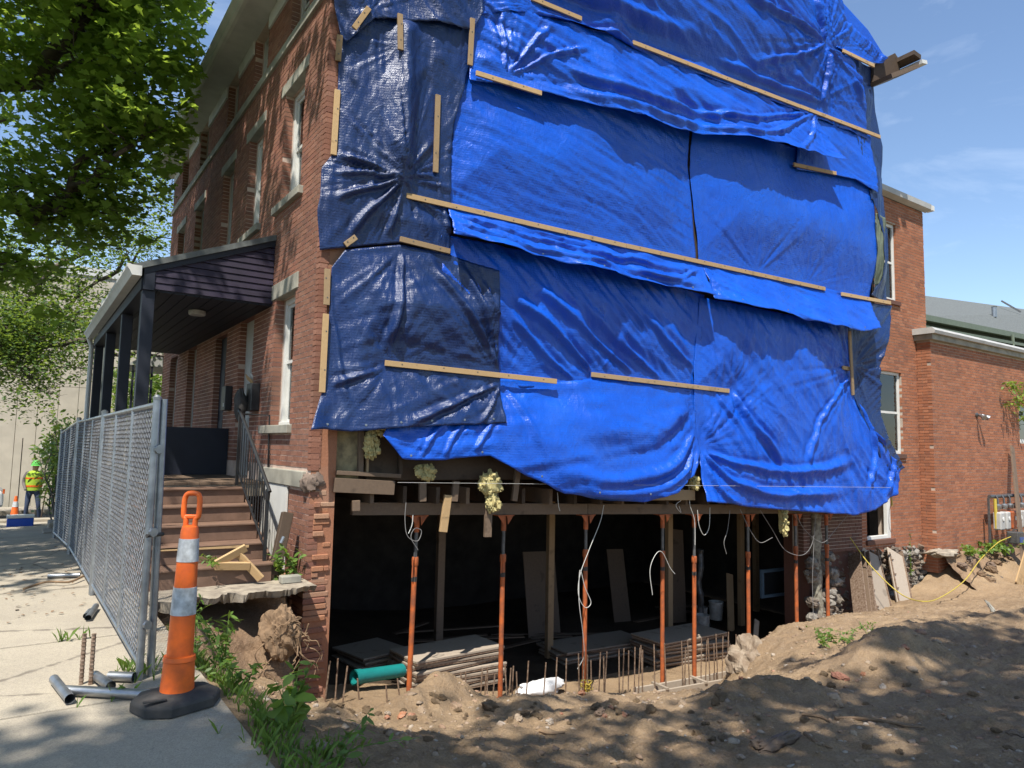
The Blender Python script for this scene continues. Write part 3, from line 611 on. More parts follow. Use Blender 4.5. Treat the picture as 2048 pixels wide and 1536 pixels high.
# lath, studs and old plaster at the corner bay
for k, (p, q, w_, mm) in enumerate([((722, 862), (720, 945), .06, 'timber_old'), ((735, 862), (733, 945), .03, 'pine_dull'), ((665, 862), (664, 940), .05, 'timber_dark'), ((800, 900), (800, 950), .05, 'timber_dark')]):
    wboard('wall_stud', ['brown wall stud in the gap under the navy tarp', 'thin pine strip nailed beside the brown stud under the navy tarp', 'dark stud against the broken brick end', 'dark stud stub under the hem of the bright tarp'][k], 'stud', p, q, w_, .08, -.06, M[mm])
mb = MB(); s0, _ = wall(668, 900); s1, _ = wall(724, 900); wbox(mb, s0, s1, -.135, -.10, 1.13, 1.8)
tag(mb.build('plaster_backing', plain('stained plaster back', (.36, .29, .16), .95, .5, 9, .5, 30, c2=(.16, .13, .08))), 'stained yellowish plaster panel exposed at the brick corner', 'panel')
mb = MB(); s0, _ = wall(740, 900); wbox(mb, s0, s0+3.2, -.135, -.10, 1.13, 1.7); tag(mb.build('lath_backing', M['timber_dark']), 'dark lath backing between the studs below the tarp', 'panel')
# yellow insulation clumps
def clump(px, py, rx, rz, seed, label, off=.05, n=14):
    c = wq(px, py, off); mb = MB(); lump(mb, c, (rx*.85, .08, rz*.9), seed, 20, .6)
    rr = random.Random(seed)
    for j in range(40): u_ = rr.uniform(0, 6.28); f_ = rr.uniform(.55, 1.02); q_ = rr.uniform(.012, .035); lump(mb, c+np.array([rx*f_*math.cos(u_), rr.uniform(-.09, .02), rz*f_*math.sin(u_)]), (q_, q_*.9, q_*rr.uniform(.7, 1.6)), seed*7+j, 6, .8)
    return tag(mb.build('insulation_clump', M['insul'], smooth=True), label, 'insulation', 'torn fibreglass insulation')
clump(742, 890, .08, .16, 11, 'tall tuft of yellow insulation beside the stud under the navy tarp')
clump(765, 862, .14, .05, 12, 'flat yellow insulation tuft poking over the tarp hem')
clump(850, 945, .14, .09, 13, 'small yellow insulation wad above the leftmost joist end')
clump(978, 970, .16, .14, 14, 'large yellow insulation clump hanging over the middle of the beam', .11)
clump(984, 1005, .09, .11, 15, 'drooping lower tuft of the large insulation clump', .11)
clump(1565, 1045, .045, .24, 16, 'thin ragged strip of yellow insulation dangling below the right tarp', .05)
clump(1384, 965, .05, .10, 17, 'yellow insulation wisp in the slit between the bottom tarps', .03)
# ---- orange adjustable jack posts
def jack(px, pyb, pyt, joint, label, k):
    d = ray(px, 1015); s, zt = wall(px, 1015, BO); zt = zb(s)-.16
    sb, zbot = wall(px+(-22 if k == 0 else 0 if k < 5 else 4), pyb, BO); zbot = max(min(zbot, -1.45), -2.12)
    zf = float(base_z(np.array(wp(s, 0, BO)[0]), np.array(8.5)))
    zbot = zf
    top = wp(s, zt, BO); bot = wp(s+(-.04 if k == 0 else 0.0), zbot, BO)
    t = thing('jack_post', label, 'jack post', bot, 'orange jack posts holding up the beam')
    h = zt-zbot; zjn = zbot+h*joint; ax = (top-bot)/np.linalg.norm(top-bot)
    P = lambda z: bot+(top-bot)*(z-zbot)/h
    MB().tube([P(zbot+.01), P(zjn)], .034, 14).build('outer_tube', M['orange_steel'], t, smooth=True)
    MB().tube([P(zjn), P(zt-.09)], .026, 12).build('inner_tube', M['grey_steel'], t, smooth=True)
    MB().tube([P(zt-.22), P(zt-.012)], .036, 12).build('head_sleeve', M['orange_steel'], t, smooth=True)
    mb = MB(); wbox(mb, s-.13, s+.13, BO-.07, BO+.07, zt-.012, zt); mb.build('top_plate', M['orange_steel'], t)
    for sg in (-1, 1):
        MB().prism([wp(s+sg*.02, zt-.012, BO+.055), wp(s+sg*.12, zt-.012, BO+.055), wp(s+sg*.035, zt-.13, BO+.055)], WN*.008).build('gusset', M['orange_steel'], t, recalc=True)
    c = P(zjn); MB().lathe(c-np.array([0, 0, .10]), [(.040, 0), (.044, .01), (.044, .09), (.038, .11)], 14).build('collar', M['orange_steel'], t, smooth=True)
    MB().tube([c+WN*.05+WE*-.05-np.array([0, 0, .02]), c+WN*.055+WE*-.06-np.array([0, 0, .24])], .009, 6).build('handle', M['orange_steel'], t)
    MB().lathe(P(zjn-.30), [(.0365, 0), (.0365, .06)], 14).build('tape_band', M['rubber'], t)
    mb = MB(); wbox(mb, s-.10, s+.06, BO-.08, BO+.08, zbot-.02, zbot+.012); mb.build('base_plate', M['orange_steel'], t)
JP = [(835, 1383, .76), (1008, 1395, .78), (1172, 1365, .80), (1325, 1345, .78), (1388, 1335, .74), (1495, 1295, .75), (1590, 1265, .77), (1652, 1240, .77)]
for k, (px, py, j) in enumerate(JP): jack(px, py, 1015, j, f'orange steel jack post, {ORD[k]} from the broken brick corner', k)
# ---- wooden posts further in
WPOST = [(880, 1310, 2.0), (1100, 1280, 2.3), (1338, 1260, 2.4), (1482, 1240, 2.4), (1512, 1235, 3.2)]
for k, (px, py, dd) in enumerate(WPOST):
    s, _ = wall(px, 1150, -dd); b = wp(s, 0, -dd); zf = float(base_z(np.array(b[0]), np.array(b[1])))
    mb = MB(); mb.bar(wp(s, zf-.02, -dd), wp(s, zj(s)-.01, -dd), .12, .10, WE)
    tag(mb.build('timber_post', M['pine_dull'] if k != 0 else M['timber_old'], bevel=.004), f'square timber post inside the dark basement, {ORD[k]} from the left', 'post', 'timber posts in the basement')
# ================================================================== TARPS
PINS = [((1060, -5), (1163, 38)), ((1265, 84), (1760, 274)), ((952, 146), (1083, 187)), ((812, 391), (1650, 578)), ((770, 726), (1113, 763)), ((1183, 749), (1458, 782)), ((1587, 329), (1672, 347)), ((1683, 588), (1781, 606)),
        ((1699, 640), (1705, 790)), ((945, 37), (940, 130)), ((876, 190), (871, 345)), ((800, 25), (801, 100)), ((680, 70), (667, 311)), ((655, 538), (644, 785)), ((690, 490), (900, 503)), ((1685, 100), (1748, 132)), ((1380, 250), (1390, 600)), ((1388, 600), (1390, 895))]
PINS_W = [(np.array(wall(*a)), np.array(wall(*b))) for a, b in PINS]
def pin_dist(S, Z):
    d = np.full(S.shape, 9.0)
    for a, b in PINS_W:
        v = b-a; t = np.clip(((S-a[0])*v[0]+(Z-a[1])*v[1])/(v@v), 0, 1)
        d = np.minimum(d, np.hypot(S-a[0]-t*v[0], Z-a[1]-t*v[1]))
    return d
def field(S, Z):                          # how far the wind and slack hold the sheets off the wall
    d = pin_dist(S, Z); return .012+.13*sstep(0, 1.1, d)*(1+.5*fbm(S*.5, Z*.5, 2, 90))
def radial(S, Z, px, py, A, n, R, sd):
    c = wall(px, py); dx = S-c[0]; dz = Z-c[1]; r = np.hypot(dx, dz)+1e-6; th = np.arctan2(dz, dx)
    # periodic angular noise
    a = np.cos(th)*n*.5; b = np.sin(th)*n*.5
    rid = .6*vnoise(a, b, sd)+.55*(1-2.4*np.abs(vnoise(a*2.1, b*2.1, sd+3)))*(vnoise(a*.7+4, b*.7, sd+6) > -.1)
    R = R*(.75+.6*vnoise(a*.9, b*.9+7, sd+11)); env = (r/R)*np.exp(1-r/R*1.9)*1.5
    return .6*A*rid*np.clip(env, 0, 1.2)
def aniso(S, Z, ang, A, wl, stretch_, sd):  # long parallel folds
    c, s_ = math.cos(ang), math.sin(ang); p = S*c+Z*s_; q = -S*s_+Z*c
    q = q+.12*vnoise(p*.7, q*.7, sd+8)
    n1 = vnoise(p/(wl*stretch_), q/wl, sd); n2 = vnoise(p/(wl*stretch_*.6)+9, q/(wl*.45), sd+1)
    return A*((1-np.abs(n1)*1.7)*.75+.4*n2)
def poly(pts, n):
    p = np.array(pts, float); d = np.r_[0, np.cumsum(np.hypot(*np.diff(p, axis=0).T))]; t = np.linspace(0, d[-1], n)
    # smooth resample
    return np.stack([np.interp(t, d, p[:, 0]), np.interp(t, d, p[:, 1])], -1)
def smooth(pts, n=8):
    P = np.array(pts); P = np.vstack([2*P[0]-P[1], P, 2*P[-1]-P[-2]]); out = []
    for i in range(1, len(P)-2):
        for t in np.linspace(0, 1, n, endpoint=False):
            out.append(.5*((2*P[i])+(-P[i-1]+P[i+1])*t+(2*P[i-1]-5*P[i]+4*P[i+1]-P[i+2])*t*t+(-P[i-1]+3*P[i]-3*P[i+1]+P[i+2])*t**3))
    return out+[P[-2]]
TARPW = []
def tarp(name, label, top, bot, layer, mat, left=None, right=None, res=.028, hang=0., folds=(), rad=(), sag=0., crink=.006, hem=.012, curl=None, base=1.0, grommets=0, sd=0, hangp=2.0, hu=1.0, cre=()):
    lw = lambda pts: [wall(x, y, layer) for x, y in pts]
    T = lw(top); B = lw(bot); L = lw(left) if left else [T[0], B[0]]; R = lw(right) if right else [T[-1], B[-1]]
    wid = max(np.hypot(*(np.array(T[-1])-T[0])), np.hypot(*(np.array(B[-1])-B[0]))); hgt = max(np.hypot(*(np.array(L[-1])-L[0])), np.hypot(*(np.array(R[-1])-R[0])))
    nu = int(np.clip(wid/res, 20, 420)); nv = int(np.clip(hgt/res, 14, 300))
    T, B, L, R = poly(T, nu), poly(B, nu), poly(L, nv), poly(R, nv)
    u = np.linspace(0, 1, nu)[None, :, None]; v = np.linspace(0, 1, nv)[:, None, None]
    P = (1-v)*T[None]+v*B[None]+(1-u)*L[:, None]+u*R[:, None]-((1-u)*(1-v)*T[0]+u*(1-v)*T[-1]+(1-u)*v*B[0]+u*v*B[-1])
    S, Z = P[..., 0], P[..., 1]; U = np.broadcast_to(u[..., 0], S.shape); Vv = np.broadcast_to(v[..., 0], S.shape)
    edge = np.minimum(np.minimum(U, 1-U)*wid, np.minimum(Vv, 1-Vv)*hgt)
    Z = Z+hem*sstep(.12, 0, (1-Vv)*hgt)*vnoise(S*3.3, S*0+sd, 3+sd); S = S+hem*sstep(.1, 0, np.minimum(U, 1-U)*wid)*vnoise(Z*3.5, Z*0+2, 5+sd)
    out = layer+base*field(S, Z)+hang*Vv**hangp*(1+.25*vnoise(S*1.3, S*0, 40+sd))*(hu+(1-hu)*U)
    pd2 = sstep(0, .4, pin_dist(S, Z))
    if sag: out = out+pd2*sag*np.sin(math.pi*Vv)*np.sin(math.pi*U)
    pd = sstep(.0, .22, pin_dist(S, Z))
    fo = 0
    for (a, A, wl, st, k) in folds: fo = fo+aniso(S, Z, a, A, wl, st, sd*13+k)
    for (x, y, A, n, Rr) in rad: fo = fo+radial(S, Z, x, y, A, n, Rr, sd*7+int(x) % 50)
    fo = fo+crink*fbm(S*6, Z*6, 3, 60+sd)
    for (pl, A, wd) in cre:               # single named folds, tapering out at their far end
        q = [np.array(wall(*p_, layer)) for p_ in pl]; q = np.array(smooth([np.r_[p_, 0] for p_ in q], 6))[:, :2]; best = np.full(S.shape, 9.); tp_ = np.zeros(S.shape)
        Sw = S+.03*vnoise(S*2.5, Z*2.5, sd+91); Zw = Z+.03*vnoise(S*2.5+7, Z*2.5, sd+92)
        for i_ in range(len(q)-1):
            a_, b_ = q[i_], q[i_+1]; v_ = b_-a_; t_ = np.clip(((Sw-a_[0])*v_[0]+(Zw-a_[1])*v_[1])/(v_@v_+1e-9), 0, 1); d_ = np.hypot(Sw-a_[0]-t_*v_[0], Zw-a_[1]-t_*v_[1]); mm_ = d_ < best
            best = np.where(mm_, d_, best); tp_ = np.where(mm_, (i_+t_)/(len(q)-1), tp_)
        wv_ = wd*(.5+.9*tp_); fo = fo+A*(np.exp(-(best/wv_)**2)-.35*np.exp(-((best-2.0*wv_)/wv_)**2))*sstep(0, .12, tp_)*sstep(1.0, .75, tp_)
    gs, gz = np.abs((S+.2*sd) % .86-.43), np.abs((Z+.3*sd) % .74-.37)       # packing creases
    fo = fo+.005*np.exp(-(gs/.012)**2)*(vnoise(S*.3, Z*1.2, 7) > -.3)-.004*np.exp(-(gz/.012)**2)*(vnoise(S*1.2, Z*.3, 8) > -.2)
    out = out+fo*(.25+.75*pd)
    if curl is not None: out = curl(out, U, Vv, S, Z)
    out = np.maximum(out, layer-.10)
    TARPW.append((S[::2, ::2].ravel(), Z[::2, ::2].ravel(), out[::2, ::2].ravel()))
    V = WO+WE*S[..., None]+WN*out[..., None]; V[..., 2] = Z
    me = np_mesh(name, V.reshape(-1, 3), grid_faces(nu, nv)[:, ::-1]); o = obj(name, me, M[mat])
    so_ = o.modifiers.new('thick', 'SOLIDIFY'); so_.thickness = .0025; so_.offset = 0
    tag(o, label, 'tarp', 'blue tarpaulins over the side wall')
    for g in range(grommets):
        i = int((g+.5)/grommets*nu); c = V[-3, i]; q = MB().lathe(c+WN*.003, [(.009, 0), (.015, .002), (.015, .004), (.009, .005)], 12, WE, (0, 0, 1), WN); q.build('grommet', M['galv'], o)
    return o
r_ = math.radians
# middle sheets (lowest layer)
tarp('tarp', 'bright blue middle tarp, left of the vertical seam, above the longest batten', [(915, 120), (1100, 150), (1378, 235)], [(890, 425), (1000, 440), (1200, 492), (1392, 535)], .0, 'tarp',
     right=[(1378, 255), (1374, 330), (1383, 420), (1388, 480), (1392, 535)], folds=[(r_(-14), .010, .10, 9, 1), (r_(-32), .007, .06, 8, 2)], rad=[(1378, 540, .03, 16, .9), (905, 420, .018, 12, .8)], sd=1)
tarp('tarp', 'bright blue middle tarp, right of the vertical seam, crossed by a jagged shadow', [(1384, 250), (1560, 290), (1738, 330)], [(1398, 540), (1550, 572), (1655, 585), (1738, 604)], .004, 'tarp',
     left=[(1384, 250), (1378, 340), (1392, 470), (1398, 540)], right=[(1738, 330), (1733, 400), (1740, 520), (1738, 604)], folds=[(r_(-80), .006, .08, 8, 1)], rad=[(1512, 548, .03, 16, .8), (1612, 570, .025, 18, .6), (1398, 535, .022, 12, .7)], sd=2)
# lower sheets
tarp('tarp', 'deep folded blue tarp under the left valance, beside the navy tarp', [(880, 470), (1150, 525), (1408, 590)], [(880, 770), (985, 775), (1120, 775), (1250, 770), (1392, 785)], .006, 'tarp',
     right=[(1408, 590), (1400, 680), (1385, 750), (1392, 785)], folds=[(r_(-40), .034, .15, 8, 1), (r_(-52), .014, .07, 8, 2)], rad=[(1000, 770, .03, 14, .9), (1190, 755, .03, 14, .7)], sd=3,
     cre=[([(1188, 752), (1100, 660), (1000, 580)], .07, .05), ([(1270, 755), (1150, 650), (1040, 560)], .06, .05), ([(1150, 765), (1070, 690), (995, 620)], .05, .04), ([(1330, 765), (1240, 690), (1150, 600)], .05, .05), ([(1388, 740), (1330, 690), (1260, 620)], .05, .05)])
tarp('tarp', 'long blue tarp hanging at lower right, below the right valance', [(1398, 595), (1560, 630), (1705, 650)], [(1390, 1000), (1480, 1012), (1590, 1022), (1690, 1028), (1730, 1018), (1776, 985)], .012, 'tarp',
     left=[(1398, 595), (1384, 740), (1386, 880), (1391, 905), (1390, 1000)], right=[(1705, 650), (1706, 790), (1728, 850), (1760, 905), (1782, 940), (1776, 985)],
     folds=[(r_(-48), .032, .20, 7, 1), (r_(-85), .014, .09, 9, 2)], rad=[(1700, 735, .05, 18, 1.6), (1392, 895, .07, 12, 1.1), (1458, 775, .03, 12, .9), (1776, 980, .04, 12, 1.0)], hang=.06, sag=.05, sd=4,
     cre=[([(1394, 898), (1450, 960), (1560, 988), (1690, 978)], .075, .06), ([(1394, 898), (1480, 930), (1600, 942), (1710, 915)], .06, .06), ([(1712, 800), (1735, 900), (1712, 1000)], .06, .04), ([(1725, 850), (1768, 920), (1750, 1000)], .06, .035), ([(1462, 780), (1490, 850), (1560, 930)], .09, .06), ([(1420, 770), (1470, 860), (1500, 930)], .05, .05), ([(1700, 740), (1620, 850), (1590, 960)], .05, .05), ([(1394, 900), (1420, 980), (1470, 1010)], .05, .04)])
tarp('tarp', 'shiny blue tarp at lower left that sags in a wide curve over the beam', [(800, 790), (985, 757), (1115, 764), (1190, 757), (1392, 775)], [(752, 872), (790, 918), (880, 918), (960, 912), (1030, 948), (1110, 985), (1200, 1000), (1270, 1001), (1330, 985), (1370, 950), (1390, 905)], .018, 'tarp',
     left=[(800, 790), (775, 830), (752, 872)], right=[(1392, 775), (1386, 850), (1390, 905)], folds=[(r_(6), .030, .24, 5, 1), (r_(-60), .010, .09, 7, 2)], rad=[(1000, 765, .025, 16, 1.0), (1390, 890, .05, 14, 1.2), (760, 880, .04, 14, .7)], hang=.10, sag=.07, sd=5, grommets=6,
     cre=[([(1388, 860), (1330, 930), (1200, 962), (1060, 930)], .07, .08), ([(1388, 880), (1340, 955), (1220, 985), (1090, 965)], .06, .05), ([(1390, 820), (1310, 890), (1190, 900), (1080, 850)], -.05, .14), ([(820, 915), (850, 870), (890, 830)], .04, .03), ([(870, 915), (900, 860), (930, 820)], .04, .03), ([(930, 908), (960, 860), (985, 810)], .04, .03), ([(1000, 765), (1040, 830), (1060, 900)], .03, .04)])
# valances below the longest batten
tarp('tarp', 'bright blue valance of loose cloth below the longest batten, left half', [(893, 408), (1000, 432), (1200, 478), (1402, 524)], [(886, 482), (1000, 508), (1120, 540), (1250, 568), (1400, 597)], .030, 'tarp',
     folds=[(r_(-10), .045, .13, 9, 1), (r_(-16), .020, .055, 8, 2)], hang=.30, hem=.02, sd=6, grommets=5, hangp=1.3,
     cre=[([(893, 425), (1050, 478), (1250, 522), (1398, 548)], .06, .035), ([(890, 448), (1050, 505), (1200, 535), (1390, 580)], .06, .035), ([(1000, 440), (1150, 490), (1300, 530)], .04, .03), ([(1400, 540), (1330, 560), (1200, 545)], .05, .03)])
tarp('tarp', 'blue valance below the longest batten, right half reaching the navy strip', [(1402, 524), (1530, 551), (1650, 577), (1738, 602)], [(1405, 600), (1480, 622), (1580, 645), (1680, 668), (1725, 662)], .034, 'tarp',
     folds=[(r_(-14), .040, .13, 8, 1), (r_(-20), .016, .06, 8, 2)], rad=[(1405, 540, .05, 12, .5)], hang=.30, hem=.02, sd=7, grommets=4, hangp=1.3)
# upper sheets
tarp('tarp', 'big blue tarp flap below the high batten with a fringed hem', [(950, -10), (1130, 45), (1265, 85), (1450, 158), (1628, 225)], [(930, 165), (1000, 176), (1083, 193), (1200, 232), (1330, 268), (1450, 290), (1560, 312), (1652, 334)], .036, 'tarp',
     left=[(950, -10), (944, 85), (930, 165)], folds=[(r_(-16), .040, .18, 8, 1), (r_(-22), .016, .08, 8, 2)], rad=[(1010, 160, .05, 16, .9), (1628, 225, .05, 16, .9)], hang=.42, hem=.015, sd=8, hangp=2.2, hu=.15,
     cre=[([(1628, 228), (1450, 240), (1250, 195), (1050, 120)], .07, .06), ([(1628, 230), (1500, 275), (1300, 240), (1050, 165)], .06, .05), ([(1010, 158), (1060, 90), (1100, 50)], .05, .03), ([(1010, 158), (1090, 120), (1180, 100)], .05, .03), ([(1010, 158), (1000, 80), (1005, 20)], .05, .03), ([(1628, 230), (1600, 290), (1560, 310)], .04, .03)])
tarp('tarp', 'blue tarp hanging under the high batten at the right, above the navy strip', [(1590, 215), (1680, 240), (1740, 268)], [(1588, 340), (1660, 352), (1700, 362), (1736, 392)], .022, 'tarp',
     folds=[(r_(-30), .014, .10, 7, 1)], rad=[(1736, 385, .04, 12, .7), (1590, 340, .02, 10, .5)], hang=.05, sd=9)
def roll_top(out, U, Vv, S, Z): return out-.9*sstep(.35, 0, Vv)**2
tarp('tarp', 'huge puffed blue tarp over the top of the wall, above the high batten', [(945, -210), (1200, -190), (1500, -170), (1640, -90)], [(955, 30), (1060, 28), (1160, 55), (1265, 98), (1450, 170), (1640, 240), (1735, 278)], .05, 'tarp',
     left=[(945, -210), (960, -80), (955, 30)], right=[(1640, -90), (1690, 60), (1722, 180), (1735, 278)], folds=[(r_(-24), .030, .20, 7, 1), (r_(-30), .012, .09, 7, 2)], rad=[(1634, 97, .10, 18, 1.2), (1640, 200, .06, 14, .9), (1060, 20, .03, 12, .8)], sag=.16, sd=10,
     cre=[([(1634, 97), (1618, 30), (1590, -60)], .08, .05), ([(1634, 97), (1560, 55), (1440, 0)], .08, .05), ([(1634, 97), (1690, 150), (1725, 215)], .07, .05), ([(1634, 97), (1642, 150), (1640, 215)], .06, .03), ([(1640, 205), (1540, 170), (1400, 110)], .08, .06), ([(1060, 25), (1250, 85), (1440, 150)], .07, .05), ([(1634, 97), (1580, 120), (1480, 130)], .05, .04), ([(1000, -60), (1200, 10), (1400, 90)], .08, .08)])
def roof_curl(out, U, Vv, S, Z): return out-.5*sstep(.55, 0, Vv)
tarp('tarp', 'blue tarp wrapped over the roof edge at the rear corner', [(1500, -190), (1610, -90), (1690, -5), (1745, 55), (1778, 108)], [(1560, 40), (1634, 92), (1690, 104), (1730, 122), (1762, 128)], .07, 'tarp',
     folds=[(r_(62), .026, .12, 8, 1), (r_(50), .012, .06, 8, 2)], rad=[(1748, 130, .05, 14, .8), (1634, 95, .06, 14, .9)], curl=roof_curl, sd=11)
# navy sheets by the brick corner
tarp('tarp', 'navy tarp gathered at the very top left corner', [(655, -60), (760, -70), (960, -80)], [(678, 70), (690, 90), (745, 45), (800, 42), (880, 55), (942, 65), (962, 30)], .062, 'tarp_navy', folds=[(r_(-55), .03, .12, 6, 1)], rad=[(945, 60, .06, 12, .7), (735, 30, .05, 12, .5)], hang=.05, sd=12)
tarp('tarp', 'tall navy tarp with a glossy vertical ridge beside the upper brickwork', [(682, 40), (735, 35), (800, 20), (945, 40)], [(640, 508), (690, 500), (800, 490), (900, 512)], .040, 'tarp_navy',
     left=[(682, 40), (676, 180), (666, 305), (642, 335), (634, 420), (640, 500)], right=[(945, 40), (938, 135), (905, 250), (898, 345), (900, 420), (900, 512)],
     folds=[(r_(88), .012, .10, 9, 1), (r_(75), .006, .05, 8, 2)], rad=[(800, 357, .09, 20, .75), (801, 100, .03, 14, .6), (872, 345, .03, 14, .4)],
     curl=lambda out, U, Vv, S, Z: out+.17*np.exp(-((S-(wall(800, 200)[0]))/.16)**2)*sstep(.95, .6, Vv)*sstep(.0, .12, Vv)-.03*sstep(.08, 0, U), sd=13,
     cre=[([(800, 357), (730, 330), (672, 310)], .05, .03), ([(800, 357), (730, 380), (660, 400)], .06, .03), ([(800, 357), (740, 420), (690, 480)], .06, .035), ([(800, 357), (790, 420), (770, 480)], .05, .03), ([(800, 357), (850, 400), (895, 440)], .05, .03), ([(800, 357), (850, 350), (890, 360)], .03, .025), ([(800, 357), (745, 350), (650, 350)], .05, .03), ([(872, 345), (885, 400), (895, 470)], .04, .02)])
tarp('tarp', 'wide navy tarp at ground floor level with a flared lower left corner', [(662, 535), (690, 500), (800, 490), (900, 510), (990, 545)], [(609, 860), (640, 858), (690, 862), (800, 854), (900, 850), (997, 846)], .044, 'tarp_navy',
     left=[(662, 535), (655, 640), (645, 775), (609, 860)], right=[(990, 545), (988, 640), (992, 740), (997, 846)], folds=[(r_(-62), .024, .17, 8, 1), (r_(20), .012, .12, 7, 2)],
     rad=[(990, 735, .06, 16, 1.1), (775, 728, .05, 14, .8), (800, 500, .05, 14, .7), (995, 765, .04, 14, .8)], hang=.09, sag=.03, sd=14, grommets=6,
     curl=lambda out, U, Vv, S, Z: out+.10*sstep(.10, 0, U)*sstep(.7, 1, Vv),
     cre=[([(800, 495), (795, 600), (765, 715)], .07, .04), ([(992, 732), (930, 630), (850, 520)], .07, .04), ([(992, 735), (960, 630), (910, 520)], .06, .035), ([(995, 770), (900, 808), (790, 845)], .06, .035), ([(995, 775), (965, 830), (940, 848)], .05, .025), ([(770, 730), (700, 760), (650, 770)], .05, .03), ([(660, 560), (668, 700), (690, 850)], .04, .03), ([(990, 640), (970, 600), (955, 560)], .04, .02)])
# navy strip along the rear corner
tarp('tarp', 'narrow navy tarp strip down the rear corner, upper length beside the sky', [(1688, 100), (1752, 132)], [(1728, 405), (1771, 400)], .026, 'tarp_navy', right=[(1752, 132), (1760, 220), (1774, 290), (1771, 400)], folds=[(r_(80), .02, .1, 7, 1)], sd=15, curl=lambda out, U, Vv, S, Z: out-.22*U**2)
tarp('tarp', 'navy tarp strip with a torn green gap at the rear corner, middle length', [(1728, 390), (1771, 395)], [(1690, 592), (1783, 608)], .030, 'tarp_navy', left=[(1728, 390), (1752, 470), (1757, 560), (1740, 590)], right=[(1771, 395), (1776, 500), (1783, 608)], folds=[(r_(80), .02, .1, 7, 1)], sd=16, curl=lambda out, U, Vv, S, Z: out-.2*U**2)
tarp('tarp', 'navy tarp strip at the rear corner, lowest length with creases from the vertical batten', [(1690, 600), (1783, 612)], [(1745, 915), (1775, 950), (1792, 935)], .034, 'tarp_navy', left=[(1690, 600), (1702, 780), (1722, 850), (1745, 915)], right=[(1783, 612), (1748, 735), (1750, 830), (1762, 880), (1792, 935)], folds=[(r_(40), .02, .1, 7, 1)], rad=[(1703, 730, .08, 16, .8)], sd=17)
tarp('mesh_sheet', 'shimmering green reflective sheet showing in the torn gap of the navy strip', [(1736, 430), (1756, 440)], [(1744, 572), (1756, 570)], .02, 'green_trim', folds=[(r_(85), .02, .06, 5, 1)], sd=18)
# backing strip added so no light shows through at the vertical seam
wboard('seam_light_block', 'dark backing strip added behind the slit between the two middle tarps', 'stud', (1380, 240), (1392, 960), .22, .03, -.06, M['timber_dark'])
# ---- battens
BAT = [((1062, -4), (1163, 38), 'short pine batten at the very top edge, over the puffed tarp'), ((1266, 85), (1507, 178), 'left length of the high sloping batten under the puffed tarp'),
       ((1508, 178), (1599, 213), 'short middle length of the high sloping batten'), ((1600, 213), (1760, 274), 'right length of the high sloping batten, ending at the navy strip'),
       ((952, 146), (1083, 187), 'short sloping batten at the left end of the big flap'), ((812, 391), (1252, 492), 'left length of the longest batten across the middle of the wall'),
       ((1253, 492), (1650, 578), 'right length of the longest batten across the middle of the wall'), ((770, 726), (1113, 763), 'batten across the wide navy tarp at ground floor level'),
       ((1183, 749), (1458, 782), 'batten across the lower vertical seam, right of the navy tarp'), ((1587, 329), (1672, 347), 'short batten under the right end of the fringed flap'),
       ((1683, 588), (1781, 606), 'short batten crossing onto the navy strip at the rear'), ((1699, 662), (1706, 790), 'bent upright batten at lower right of the wall'),
       ((1685, 735), (1701, 738), 'tiny batten stub touching the bent upright batten'), ((945, 37), (940, 131), 'upright batten at the top between navy and bright tarps'),
       ((876, 190), (871, 345), 'upright batten on the right side of the tall navy tarp'), ((800, 28), (801, 100), 'upright batten on the glossy ridge at the top left'),
       ((738, 16), (708, 57), 'leaning batten in the gathered navy tarp at the top left corner'), ((680, 70), (676, 122), 'upper upright batten along the brick corner'),
       ((675, 180), (667, 310), 'long upright batten along the upper brick corner'), ((655, 538), (653, 610), 'short upright batten on the ground floor brick corner'),
       ((652, 628), (644, 785), 'long upright batten on the ground floor brick corner'), ((690, 490), (712, 474), 'small slanting batten left under the tall navy tarp'),
       ((800, 478), (900, 503), 'batten between the tall and the wide navy tarps'), ((1685, 101), (1748, 132), 'short batten under the roof wrap by the rear eave')]
TS, TZ, TO = (np.concatenate([q[i] for q in TARPW]) for i in range(3))
for (a, b, lb) in BAT:
    (s0, z0), (s1, z1) = wall(*a, .10), wall(*b, .10); vx, vz = s1-s0, z1-z0; tt = ((TS-s0)*vx+(TZ-z0)*vz)/(vx*vx+vz*vz); dd = np.abs((TS-s0)*vz-(TZ-z0)*vx)/math.hypot(vx, vz)
    near_ = (dd < .05) & (tt > -.02) & (tt < 1.02); hi = lambda m_: float(np.percentile(TO[near_ & m_], 96)) if (near_ & m_).any() else .08
    f0 = hi(tt < .55)+.016; f1 = hi(tt > .45)+.016; (s0, z0), (s1, z1) = wall(*a, f0), wall(*b, f1); mb = MB(); pa, pb = wp(s0, z0, f0), wp(s1, z1, f1); up_ = np.cross(WN, (pb-pa)/np.linalg.norm(pb-pa))
    bt_o = tag(mb.bar(pa, pb, .070, .030, up_).build('batten', M['pine'] if random.random() < .6 else M['pine_dull'], bevel=.003), lb, 'batten', 'pine battens nailed over the tarps')
    L_ = np.linalg.norm(pb-pa); nn = max(2, int(L_/.45))
    for i_ in range(nn):
        c_ = pa+(pb-pa)*((i_+.5)/nn+random.uniform(-.1, .1)/nn)+up_*random.uniform(-.018, .018)+WN*.015; MB().lathe(c_, [(.009, 0), (.009, .0025)], 8, WE, (0, 0, 1), WN).build('nail_head', M['grey_steel'], bt_o)
